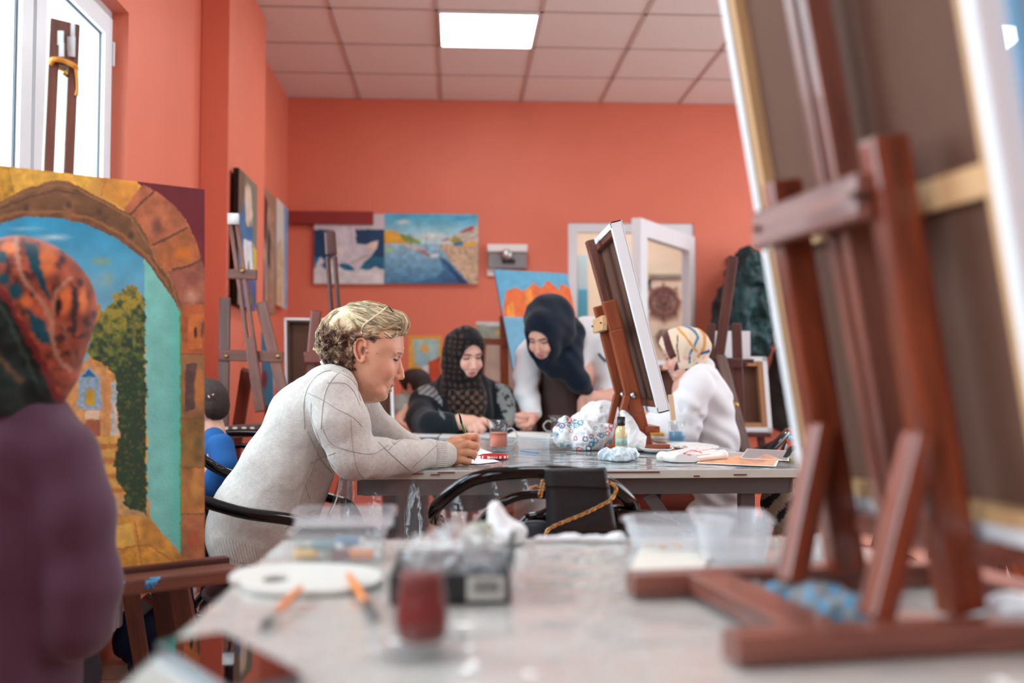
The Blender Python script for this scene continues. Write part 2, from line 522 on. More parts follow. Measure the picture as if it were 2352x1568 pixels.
# ================================================================== ROOM
WALLC = S(221, 121, 96)
M_WALL = mat('coral_wall_paint', WALLC, 0.55, var=0.03, vscale=3, bump=0.08, bscale=120)
M_CEIL = mat('ceiling_tile', S(228, 220, 214), 0.85, var=0.03, vscale=40)
M_GRID = mat('ceiling_grid_metal', S(196, 178, 170), 0.5)
M_UPVC = mat('white_upvc', S(226, 232, 236), 0.35)
M_GASKET = mat('grey_gasket', S(90, 98, 104), 0.6)
M_GLASS = film('window_glass', op=0.02, rough=0.02)
M_CREAM = mat('cream_wall_paint', S(238, 232, 212), 0.7, var=0.02)
M_REDSHADE = mat('shaded_red_boxing', S(140, 46, 40), 0.6)
M_METAL = mat('brushed_metal', S(190, 190, 190), 0.3, metal=1.0)
M_BLACK = mat('black_plastic', S(18, 18, 20), 0.35)
M_PANEL = mat('led_panel', (1, 1, 1, 1), 0.5, emit=(.90, .98, 1.0, 1), estr=13.0)
M_WHITE = mat('white_enamel', S(232, 233, 232), 0.4)

def floor_mat():
    m = mat('glazed_floor_tile', S(190, 150, 135), 0.25, spec=0.5)
    nt = m.node_tree; N = nt.nodes; L = nt.links; b = N['Principled BSDF']
    tc = N.new('ShaderNodeTexCoord'); br = N.new('ShaderNodeTexBrick')
    br.offset = 0.0; br.inputs['Scale'].default_value = 1.0
    br.inputs['Brick Width'].default_value = 0.45; br.inputs['Row Height'].default_value = 0.45
    br.inputs['Mortar Size'].default_value = 0.004
    br.inputs['Color1'].default_value = S(196, 160, 143); br.inputs['Color2'].default_value = S(184, 146, 130)
    br.inputs['Mortar'].default_value = S(130, 105, 95)
    L.new(tc.outputs['Object'], br.inputs['Vector']); L.new(br.outputs['Color'], b.inputs['Base Color'])
    return m
M_FLOOR = floor_mat()

XL, XR, YB, YF, ZC = -1.26, 4.4, 7.45, -3.6, 3.13
def st(o): o['kind'] = 'structure'; return o
def boxes(name, lst, m):
    g = Geo()
    for lo, hi in lst:
        lo, hi = Vector(lo), Vector(hi); g.box((lo + hi) / 2, hi - lo)
    return g.obj(name, m, smooth=False)
st(box('floor', (XL - .3, YF - .3, -0.1), (XR + .3, 10.0, 0.0), M_FLOOR))
st(box('ceiling', (XL - .3, YF - .3, ZC), (XR + .3, YB + .3, ZC + 0.1), M_CEIL))
# left wall with two window openings
W1 = (1.0, 3.86, 0.95, 2.418); W2 = (-2.6, 0.3, 0.95, 2.418)
t0, t1 = XL - .13, XL
st(boxes('wall_left', [((t0, YF, 0), (t1, W2[0], ZC)), ((t0, W2[0], 0), (t1, W2[1], W2[2])), ((t0, W2[0], W2[3]), (t1, W2[1], ZC)),
    ((t0, W2[1], 0), (t1, W1[0], ZC)), ((t0, W1[0], 0), (t1, W1[1], W1[2])), ((t0, W1[0], W1[3]), (t1, W1[1], ZC)),
    ((t0, W1[1], 0), (t1, YB, ZC))], M_WALL))
st(box('trim_pillar', (XL, 4.93, 0), (-1.12, 5.85, ZC), M_WALL, bev=0.006))
D1 = (P(1305, 700, YB).x, P(1596, 700, YB).x, P(1450, 512, YB).z)
st(boxes('wall_back', [((XL - .13, YB, 0), (D1[0], YB + .2, ZC)), ((D1[0], YB, D1[2]), (D1[1], YB + .2, ZC)), ((D1[1], YB, 0), (XR + .2, YB + .2, ZC))], M_WALL))
st(boxes('wall_right', [((XR, YF, 0), (XR + .2, 1.8, ZC)), ((XR, 1.8, 0), (XR + .2, 7.0, .9)), ((XR, 1.8, 2.85), (XR + .2, 7.0, ZC)), ((XR, 7.0, 0), (XR + .2, YB, ZC))], M_WALL))
st(box('wall_front', (XL - .13, YF - .15, 0), (XR + .2, YF, ZC), M_WALL))
# adjoining room behind the doorway
st(boxes('wall_hallway', [((-.6, 9.7, 0), (4.0, 9.85, 3.0)), ((-.7, YB + .2, 0), (-.6, 9.85, 3.0)), ((4.0, YB + .2, 0), (4.1, 9.85, 3.0))], M_CREAM))
st(box('ceiling_hallway', (-.7, YB + .2, 3.0), (4.1, 9.85, 3.1), M_CEIL))
# boxed pipe ledge by the corner, its shadow painted in as a darker red
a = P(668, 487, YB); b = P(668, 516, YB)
st(box('trim_1', (XL, YB - .06, b.z), (-.62, YB, a.z), M_REDSHADE, bev=0.004))
st(box('baseboard_back', (XL, YB - .015, 0), (D1[0], YB, .09), M_WHITE))
st(box('baseboard_left', (XL, 3.9, 0), (XL + .015, 4.93, .09), M_WHITE))

# ceiling grid
g = Geo(); pit = 0.603; gx0 = -0.122; gy0 = YB
for i in range(-2, 8):
    x = gx0 + i * pit
    if XL < x < XR: g.box((x, (YF + YB) / 2, ZC - .003), (.024, YB - YF, .006))
for j in range(0, 19):
    y = gy0 - j * pit
    if y > YF: g.box(((XL + XR) / 2, y, ZC - .003), (XR - XL, .024, .006))
st(g.obj('trim_2', M_GRID, smooth=False))

# ceiling light panels
def light_panel(i, j, label):
    x0 = gx0 + i * pit; y1 = gy0 - j * pit
    t = thing('ceiling_light', label, 'ceiling light', (x0 + pit / 2, y1 - pit / 2, ZC - .02), 'recessed ceiling panels')
    lo = (x0 + .012, y1 - pit + .012); hi = (x0 + pit - .012, y1 - .012)
    gg = Geo(); cx, cy = (lo[0] + hi[0]) / 2, (lo[1] + hi[1]) / 2; w_ = hi[0] - lo[0]
    for s in (-1, 1):
        gg.box((cx + s * (w_ / 2 - .006), cy, ZC - .012), (.012, w_, .012)); gg.box((cx, cy + s * (w_ / 2 - .006), ZC - .012), (w_ - .024, .012, .012))
    gg.obj('frame', M_WHITE, t, smooth=False)
    box('diffuser', (lo[0] + .012, lo[1] + .012, ZC - .012), (hi[0] - .012, hi[1] - .012, ZC - .008), M_PANEL, t)
light_panel(0, 2, 'white square LED panel glowing in the tiled ceiling')
for (i, j, tx) in ((5, 2, 'LED panel of the tiled ceiling above the coats at the back right'), (0, 6, 'LED panel of the tiled ceiling above the long work table'), (5, 6, 'LED panel of the tiled ceiling right of the long work table'),
        (0, 10, 'LED panel of the tiled ceiling above the foreground table'), (5, 10, 'LED panel of the tiled ceiling right of the foreground table'), (2, 14, 'LED panel of the tiled ceiling nearest the front wall')):
    light_panel(i, j, tx)
bm = bmesh.new(); add_box(bm, (0, 0, 0), (.9, .9, .02))
tag(bm_obj('ceiling_light', bm, mat('hall_panel', (1, 1, 1, 1), emit=(1, .98, .94, 1), estr=10.0), None, Matrix.Translation((1.6, 8.3, 2.985))),
    'LED panel on the ceiling of the cream room behind the doorway', 'ceiling light')

# ---- the window with the easel in front of it
def window(name, W, mull):
    y0, y1, z0, z1 = W
    t = bpy.data.objects.new(name, None); COL.objects.link(t); t.location = (-1.36, (y0 + y1) / 2, z0); t['kind'] = 'structure'
    fx0, fx1 = -1.385, -1.322
    fr = Geo(); fw = .055
    for (a, b) in (((y0, z0), (y0 + fw, z1)), ((y1 - fw, z0), (y1, z1)), ((y0 + fw, z0), (y1 - fw, z0 + fw)), ((y0 + fw, z1 - fw), (y1 - fw, z1))):
        fr.box(((fx0 + fx1) / 2, (a[0] + b[0]) / 2, (a[1] + b[1]) / 2), (fx1 - fx0, b[0] - a[0], b[1] - a[1]))
    for m_ in mull: fr.box(((fx0 + fx1) / 2, m_, (z0 + z1) / 2), (fx1 - fx0, .05, z1 - z0 - 2 * fw))
    fr.obj('window_frame', M_UPVC, t, smooth=False)
    eds = [y0 + fw] + [q for m_ in mull for q in (m_ - .025, m_ + .025)] + [y1 - fw]
    for k in range(0, len(eds), 2):
        a, b = eds[k] - .012, eds[k + 1] + .012; s_ = Geo(); sw = .075; gk = Geo()
        zz0, zz1 = z0 + fw - .012, z1 - fw + .012
        X0, X1 = -1.372, -1.306
        for (lo, hi) in (((a, zz0), (a + sw, zz1)), ((b - sw, zz0), (b, zz1)), ((a + sw, zz0), (b - sw, zz0 + sw)), ((a + sw, zz1 - sw), (b - sw, zz1))):
            s_.box(((X0 + X1) / 2, (lo[0] + hi[0]) / 2, (lo[1] + hi[1]) / 2), (X1 - X0, hi[0] - lo[0], hi[1] - lo[1]))
        ob = s_.obj('window_sash', M_UPVC, t, smooth=False)
        for (lo, hi) in (((a + sw, zz0 + sw), (a + sw + .006, zz1 - sw)), ((b - sw - .006, zz0 + sw), (b - sw, zz1 - sw)), ((a + sw, zz1 - sw - .006), (b - sw, zz1 - sw))):
            gk.box((-1.325, (lo[0] + hi[0]) / 2, (lo[1] + hi[1]) / 2), (.006, hi[0] - lo[0], hi[1] - lo[1]))
        gk.obj('gasket', M_GASKET, ob, smooth=False)
        box('window_pane', (-1.345, a + sw - .01, zz0 + sw - .01), (-1.339, b - sw + .01, zz1 - sw + .01), M_GLASS, ob)
        hb = Geo(); hb.box((-1.295, a + sw / 2 + .0, (z0 + z1) / 2 - .12), (.022, .028, .07)); hb.box((-1.276, a + sw / 2, (z0 + z1) / 2 - .09), (.016, .02, .13))
        hb.obj('handle', M_WHITE, ob)
        hg = Geo()
        for zz in (z0 + .2, z1 - .17): hg.box((-1.312, b + .012, zz), (.02, .016, .09))
        hg.obj('hinge', M_UPVC, ob, smooth=False)
    return t
window('window_1', W1, [3.13, 2.05])
window('window_2', W2, [-1.15])
st(box('trim_sill', (-1.32, W1[0] - .03, W1[2] - .03), (-1.20, W1[1] + .03, W1[2]), M_WHITE, bev=.004))
# windows of the right wall, outside the view
t = bpy.data.objects.new('window_3', None); COL.objects.link(t); t.location = (XR + .08, 4.4, .9); t['kind'] = 'structure'
fr = Geo()
for yy in (1.84, 3.1, 4.4, 5.7, 6.96): fr.box((XR + .08, yy, 1.875), (.07, .08, 1.95))
for zz in (.94, 2.81): fr.box((XR + .08, 4.4, zz), (.07, 5.2, .08))
fr.obj('window_frame', M_UPVC, t, smooth=False)
box('window_pane', (XR + .077, 1.82, .92), (XR + .083, 6.98, 2.83), M_GLASS, t)

# ---- white door at the back, its glazed leaf swung open towards us
dr = bpy.data.objects.new('door_1', None); COL.objects.link(dr); dr.location = ((D1[0] + D1[1]) / 2, YB, 0); dr['kind'] = 'structure'
g = Geo(); fw = .07
g.box((D1[0] + fw / 2, YB + .05, D1[2] / 2), (fw, .07, D1[2])); g.box((D1[1] - fw / 2, YB + .05, D1[2] / 2), (fw, .07, D1[2])); g.box(((D1[0] + D1[1]) / 2, YB + .05, D1[2] - fw / 2), (D1[1] - D1[0] - 2 * fw, .07, fw))
g.obj('door_frame', M_UPVC, dr, smooth=False)
hin = P(1588, 700, YB - .01); fre = P(1462, 700, 6.58)
hv = Vector((hin.x, hin.y, 0)); fv = Vector((fre.x, fre.y, 0)); u = (fv - hv).normalized(); Lf = (fv - hv).length
nrm = Vector((u.y, -u.x, 0)) * 1.0
Mx = Matrix((u, nrm, Vector((0, 0, 1)))).transposed().to_4x4(); Mx.translation = hv
ztop = P(1462, 497, 6.58).z
g = Geo(); sw = .115
g.box((sw / 2, 0, ztop / 2), (sw, .065, ztop - .02), Mx); g.box((Lf - sw / 2, 0, ztop / 2), (sw, .065, ztop - .02), Mx)
g.box((Lf / 2, 0, ztop - .01 - sw / 2), (Lf - 2 * sw, .065, sw), Mx); g.box((Lf / 2, 0, .17), (Lf - 2 * sw, .065, .3), Mx)
leaf = g.obj('door_leaf', M_UPVC, dr, smooth=False)
g = Geo(); g.box((Lf / 2, 0, (ztop - sw + .32) / 2), (Lf - 2 * sw + .02, .012, ztop - sw - .32), Mx)
g.obj('glass_pane', M_GLASS, leaf, smooth=False)
g = Geo(); g.box((Lf - .05, .05, 1.05), (.03, .03, .16), Mx); g.box((Lf - .10, .075, 1.1), (.12, .02, .022), Mx); g.obj('door_handle', M_METAL, leaf, smooth=False)

# things hanging in the cream room
def ship_wheel(px, py, r, label, y=9.66, spokes=8):
    c = P(px, py, y); g = Geo()
    t = thing('ship_wheel', label, 'wall decoration', c)
    ring = [c + Vector((math.cos(a) * r * .78, 0, math.sin(a) * r * .78)) for a in np.linspace(0, 2 * math.pi, 25)[:-1]]
    g.tube(ring, r * .13, 8, True, 1)
    g.tube([c + Vector((math.cos(a) * r * .42, 0, math.sin(a) * r * .42)) for a in np.linspace(0, 2 * math.pi, 17)[:-1]], r * .08, 8, True, 1)
    g.obj('rim', M_WHEEL, t)
    g = Geo(); g.tube([c + Vector((0, .02, 0)), c - Vector((0, .03, 0))], r * .2, 10, sp=False); g.obj('hub', M_WHEEL, t)
    for k in range(spokes):
        a = 2 * math.pi * k / spokes; d = Vector((math.cos(a), 0, math.sin(a)))
        g = Geo(); g.tube([c, c + d * r * .8, c + d * r * 1.12], [r * .05, r * .055, r * .07], 6, sp=False); g.obj('spoke', M_WHEEL, t)
M_WHEEL = mat('stained_wheel_wood', S(122, 62, 52), 0.5)
ship_wheel(1524, 692, .17, 'large brown ship wheel hung on the cream wall behind the door glass')
ship_wheel(1526, 775, .09, 'small brown ship wheel below the large one on the cream wall', spokes=6)
def floats(px, py, label):
    c = P(px, py, 9.67); g = Geo(); g.tube([c + Vector((0, -.02, .03)), c + Vector((.02, -.02, -.1)), c + Vector((.05, -.02, -.24))], [.03, .05, .03], 8)
    tag(g.obj('wall_ornament', M_WHEEL), label, 'wall decoration')
floats(1492, 862, 'narrow brown carved ornament low on the cream wall')
c = P(1482, 632, 9.66); g = Geo(); g.tube([c + Vector((0, 0, .08)), c + Vector((0, 0, -.04))], [.02, .06], 10, sp=False)
tt = tag(g.obj('wall_lamp', mat('yellow_shade', S(240, 205, 70), .5)), 'small yellow lamp shade on the cream wall, left of the ship wheel', 'lamp')
g = Geo(); g.box(c + Vector((.0, 0, -.075)), (.10, .06, .05)); g.obj('lamp_base', M_BLACK, tt)
c = P(1530, 632, 9.62)
tag(box('wall_shelf', c + Vector((-.19, .035, -.015)), c + Vector((.17, .075, .015)), mat('grey_shelf', S(140, 150, 140), .6)), 'thin grey-green shelf above the ship wheel', 'shelf')
a = P(1322, 590, 8.9); b = P(1345, 745, 8.9)
g = Geo(); g.box(((a.x + b.x) / 2, 8.9, (a.z) / 2), (b.x - a.x, .3, a.z)); 
o = g.obj('wardrobe', mat('pale_blue_cabinet', S(168, 212, 226), .5), smooth=False)
tag(o, 'tall narrow pale blue cabinet standing in the cream room', 'cabinet')
box('door', (a.x - .0, 8.735, .1), (b.x + .0, 8.75, P(1330, 668, 8.9).z), mat('bright_blue_front', S(80, 180, 215), .5), o)

# electricity box on the back wall
t = thing('fuse_box', 'grey wall box with a white hood and a round silver knob', 'fuse box', P(1164, 616, YB))
a, b = P(1120, 564, YB), P(1208, 618, YB)
box('cover', (a.x, YB - .07, b.z), (b.x, YB, a.z - .03), mat('grey_box', S(138, 140, 142), .5), t, bev=.004)
box('hood', (a.x - .005, YB - .09, P(1120, 581, YB).z), (b.x + .005, YB, a.z), M_WHITE, t, bev=.006)
c = P(1162, 588, YB); lathe('knob', (c.x, YB - .08, c.z), [(.0, .02), (.035, .018), (.045, 0)], M_METAL, t, 20, Matrix.Rotation(R(90), 3, 'X'))
a, b = P(1152, 598, YB), P(1182, 607, YB); box('latch', (a.x, YB - .085, b.z), (b.x, YB - .07, a.z), M_BLACK, t)
a, b = P(1119, 616, YB), P(1135, 634, YB); tag(box('light_switch', (a.x, YB - .03, b.z), (b.x, YB, a.z), M_WHITE, bev=.003), 'small white switch plate below the grey wall box', 'switch')

# radiator under the window
t = thing('radiator', 'white ribbed radiator under the window, at the edge of the arch painting', 'radiator', (-1.19, 2.7, .12))
for k in range(28):
    y = 1.9 + k * .062
    box('fin', (-1.235, y, .15), (-1.165, y + .045, .68), M_WHITE, t, bev=.012)
box('manifold', (-1.215, 1.88, .16), (-1.19, 3.66, .2), M_WHITE, t); box('manifold', (-1.215, 1.88, .62), (-1.19, 3.66, .66), M_WHITE, t)
# ================================================================== PAINTINGS
def art_horses(x, y, u, v):
    p = Paint(x, y, (206, 200, 205), 2.5, 9)
    p.put(p.y > 527, (8, 62, 98), .15)
    p.put(p.y > 590, (20, 104, 138), .15)
    p.poly([(720, 655), (720, 618), (740, 612), (752, 622), (770, 606), (790, 618), (810, 622), (822, 616), (845, 620), (862, 612), (884, 622), (884, 655)], (214, 216, 216))
    W = (205, 204, 210)
    p.poly([(765, 545), (768, 510), (775, 500), (785, 492), (800, 490), (815, 505), (818, 560), (830, 560), (850, 565), (868, 552), (866, 570), (850, 590), (838, 600), (822, 622), (812, 628), (812, 612), (790, 604), (775, 608), (764, 616), (752, 620), (758, 600), (768, 585), (766, 565)], W, .1)
    p.poly([(722, 618), (735, 590), (745, 598), (735, 615)], W)
    p.poly([(838, 562), (868, 552), (866, 566), (848, 584)], (222, 205, 195))
    p.line([(805, 605), (835, 590), (850, 585)], 4, (180, 165, 155))
    p.blob(783, 575, 9, 20, (220, 214, 212), .5); p.blob(776, 506, 8, 8, (220, 190, 185), .5)
    p.line([(800, 500), (808, 560)], 3, (186, 184, 196)); p.line([(790, 500), (795, 570)], 3, (222, 220, 226))
    return p.done()
def art_harbour(x, y, u, v):
    p = Paint(x, y, (120, 190, 215), 2.5, 8)
    p.grad(p.y < 560, 495, (70, 170, 205), 550, (190, 222, 226), .12)
    p.blob(925, 510, 22, 8, (210, 225, 225), .8); p.blob(990, 540, 40, 9, (220, 228, 220), .8); p.blob(1060, 502, 30, 5, (60, 155, 200), .6)
    p.poly([(882, 560), (882, 530), (905, 530), (925, 540), (960, 552), (968, 562)], (222, 170, 60))
    p.poly([(915, 536), (935, 540), (968, 555), (965, 562), (935, 558)], (120, 150, 70), .3)
    p.grad(p.y > 560, 560, (150, 196, 215), 650, (70, 130, 170), .2, 10)
    p.blob(893, 574, 16, 8, (160, 200, 150), .6)
    p.poly([(1008, 585), (1030, 600), (1080, 655), (960, 658), (940, 650), (1000, 640), (1020, 620)], (40, 92, 138), .3, op=.8)
    p.poly([(1005, 560), (1098, 560), (1098, 655), (1078, 652), (1035, 600)], (196, 170, 140), .25, 6)
    p.poly([(1012, 590), (1078, 655), (1060, 655)], (25, 60, 100), .3)
    p.poly([(1040, 540), (1098, 518), (1098, 575), (1050, 560)], (196, 186, 170), .3, 5)
    p.poly([(1055, 532), (1085, 518), (1090, 526), (1060, 536)], (178, 70, 70)); p.poly([(1010, 556), (1030, 545), (1035, 552)], (180, 90, 60))
    p.poly([(1030, 552), (1045, 542), (1062, 550), (1052, 562)], (170, 160, 50), .3); p.poly([(1062, 560), (1090, 552), (1096, 562), (1070, 568)], (235, 180, 50))
    p.poly([(1040, 558), (1062, 553), (1066, 564), (1045, 566)], (50, 120, 165))
    p.line([(960, 572), (985, 586)], 6, (190, 90, 80)); p.line([(935, 565), (968, 572)], 5, (220, 190, 170)); p.blob(998, 586, 12, 6, (225, 230, 235), .4)
    p.line([(978, 530), (980, 575)], 2, (120, 130, 130)); p.line([(940, 535), (945, 565)], 2, (120, 120, 110)); p.line([(1000, 540), (1000, 580)], 2, (150, 170, 190))
    p.put(p.x > 1087, (225, 216, 200), op=.8 * 1.0) if False else None
    return p.done()
DBK = YB - .035
def flat_panel(name, x0, y0, x1, y1, d, nx, ny, fn, th=.03):
    tl, br = P(x0, y0, d), P(x1, y1, d)
    return panel(name, (tl.x, d, tl.z), (br.x, d, tl.z), (tl.x, d, br.z), nx, ny, th, fn)
tag(flat_panel('wall_painting', 722, 490, 882, 652, DBK, 120, 120, art_horses), 'painting of pale horses rearing over dark blue water, left of the harbour painting', 'painting')
tag(flat_panel('wall_painting', 883.5, 490, 1098, 652, DBK, 160, 120, art_harbour), 'harbour painting with quay, houses and boats on the back wall', 'painting')

def side_panel_x(name, xw, px0, px1, pyt0, pyb0, nx, ny, fn, th=.028, sidecol=None):
    """canvas hung flat on a side wall at x=xw between image columns px0 (near) and px1 (far)"""
    a = PX(px0, pyt0, xw); b = PX(px1, pyt0, xw); c = PX(px0, pyb0, xw)
    return panel(name, (xw, a.y, a.z), (xw, b.y, a.z), (xw, a.y, c.z), nx, ny, th, fn, sidecol=sidecol)
def art_figure(x, y, u, v):
    p = Paint(u * 100, v * 200, (120, 118, 100), 3, 12)
    p.poly([(0, 0), (30, 0), (22, 60), (0, 90)], (105, 90, 75)); p.poly([(0, 70), (35, 40), (30, 110), (0, 150)], (55, 110, 150), .3)
    p.poly([(30, 15), (55, 20), (62, 60), (50, 78), (38, 70)], (215, 190, 175)); p.poly([(40, 8), (62, 12), (75, 50), (66, 80), (58, 40)], (205, 190, 165), .2)
    p.poly([(35, 78), (75, 72), (80, 130), (30, 130)], (40, 110, 165), .3); p.poly([(28, 100), (70, 95), (85, 150), (70, 158), (58, 125), (40, 150), (28, 160)], (226, 226, 226), .1)
    p.poly([(78, 95), (98, 105), (98, 140), (85, 135)], (235, 200, 40)); p.poly([(20, 150), (98, 150), (98, 200), (20, 200)], (60, 85, 130), .3)
    p.blob(45, 180, 15, 12, (200, 90, 60), .4); p.blob(70, 185, 15, 10, (60, 120, 90), .4); p.blob(60, 190, 6, 8, (230, 190, 60), .4)
    return p.done()
def art_dark(x, y, u, v):
    p = Paint(u * 100, v * 200, (150, 120, 98), 3, 12)
    p.poly([(10, 10), (35, 20), (30, 90), (5, 80)], (60, 42, 38), .3); p.poly([(40, 60), (62, 70), (60, 130), (40, 120)], (28, 24, 28), .3)
    p.poly([(0, 110), (30, 120), (30, 200), (0, 200)], (34, 28, 32), .3); p.poly([(60, 20), (90, 30), (92, 190), (66, 190)], (165, 132, 108), .25, 8)
    p.line([(20, 100), (30, 180)], 8, (190, 180, 170)); p.blob(50, 40, 14, 20, (190, 150, 120), .5)
    return p.done()
def art_shore(x, y, u, v):
    p = Paint(u * 100, v * 200, (216, 212, 200), 3, 12)
    p.poly([(0, 90), (35, 70), (60, 110), (55, 200), (0, 200)], (198, 165, 115), .3, 9, op=.7)
    p.poly([(60, 0), (100, 0), (100, 200), (72, 200)], (120, 165, 205), .15)
    return p.done()
pa = side_panel_x('wall_painting', -1.075, 549, 592, 385, 700, 60, 120, art_figure, sidecol=(28, 26, 30))
tag(pa, 'tall dark-edged figure painting with blue, white and yellow on the coral pillar', 'painting')
xw = XL + .05
pa = side_panel_x('wall_painting', xw, 603.5, 634, 426, 714, 60, 100, art_dark, sidecol=(120, 90, 70))
tag(pa, 'brown and black painting on the left wall, behind the pillar', 'painting')
pa = side_panel_x('wall_painting', xw, 637, 662, 455, 700, 60, 100, art_shore, sidecol=(215, 212, 205))
tag(pa, 'pale painting with a light blue edge, last on the left wall', 'painting')

# ---- canvases standing at the back of the room
def quad_panel(name, tl, tr, bl, d0, d1, nx, ny, fn, th=.025, par=None, sidecol=None, db=None):
    a = P(tl[0], tl[1], d0); b = P(tr[0], tr[1], d1); c = P(bl[0], bl[1], d0 if db is None else db)
    return panel(name, a, b, c, nx, ny, th, fn, par, sidecol=sidecol)
def art_castle(x, y, u, v):
    p = Paint(x, y, (100, 172, 205), 2, 9)
    p.c *= (1 + (vnoise(x, y, 12, 4) - .5) * .15)[:, None]
    p.poly([(1158, 790), (1156, 700), (1163, 668), (1185, 660), (1205, 668), (1212, 662), (1225, 648), (1243, 662), (1256, 645), (1268, 650), (1285, 668), (1290, 650), (1308, 660), (1330, 720), (1332, 790)], (226, 112, 60), .12)
    p.poly([(1165, 790), (1166, 700), (1178, 690), (1192, 790)], (232, 150, 60), .2); p.poly([(1205, 670), (1215, 655), (1228, 700), (1222, 790), (1210, 790)], (228, 140, 60), .2)
    p.put(p.y > 728, (118, 178, 208), .06)
    return p.done()
cp = quad_panel('leaning_canvas', (1135, 618), (1302, 628), (1190, 905), 5.7, 5.75, 110, 150, art_castle, sidecol=(40, 120, 165), db=5.45)
tag(cp, 'blue canvas with a jagged orange fortress, behind the woman in the navy headscarf', 'painting')
def art_orange(x, y, u, v):
    p = Paint(x, y, (220, 160, 60), 2, 8)
    p.poly([(946, 780), (1008, 778), (1008, 830), (985, 845), (950, 840)], (160, 195, 190), .15); p.poly([(940, 800), (948, 780), (955, 860), (940, 865)], (230, 180, 70))
    p.blob(975, 800, 12, 14, (225, 165, 80), .5); p.blob(970, 825, 14, 22, (150, 190, 205), .5); p.poly([(985, 830), (1012, 818), (1012, 880), (975, 880)], (190, 75, 45), .2)
    p.poly([(972, 840), (984, 838), (984, 868), (972, 868)], (220, 225, 225)); p.poly([(936, 850), (965, 855), (965, 885), (936, 885)], (230, 150, 50), .2)
    return p.done()
o = quad_panel('leaning_canvas', (938, 770), (1014, 770), (938, 884), 6.6, 6.6, 60, 80, art_orange, sidecol=(200, 70, 50)); tag(o, 'small orange and pale green painting standing behind the dark-haired child', 'painting')
def art_pale(x, y, u, v):
    p = Paint(u * 100, v * 200, (196, 172, 155), 3, 14)
    p.put(p.y < 42, (150, 158, 140), .15); p.put(p.y < 8, (205, 208, 205)); p.blob(60, 22, 16, 10, (205, 165, 110), .6); p.put((p.y > 38) & (p.y < 44), (170, 110, 70))
    p.c *= (1 + (vnoise(u * 100, v * 200, 22, 7) - .5) * .22)[:, None]
    return p.done()
o = quad_panel('leaning_canvas', (1094, 738), (1186, 740), (1094, 960), 6.2, 6.2, 60, 100, art_pale); tag(o, 'pale beige and green canvas on the light wood easel between the two headscarves', 'painting')
o = quad_panel('leaning_canvas', (600, 762), (627, 765), (601, 930), 5.3, 5.3, 30, 60,
    lambda x, y, u, v: (lambda p: (p.blob(607, 870, 9, 26, (120, 60, 70), .5), p.done())[1])(Paint(x, y, (70, 140, 180), 2, 8)))
tag(o, 'narrow blue canvas leaning behind the floor easel near the corner', 'painting')

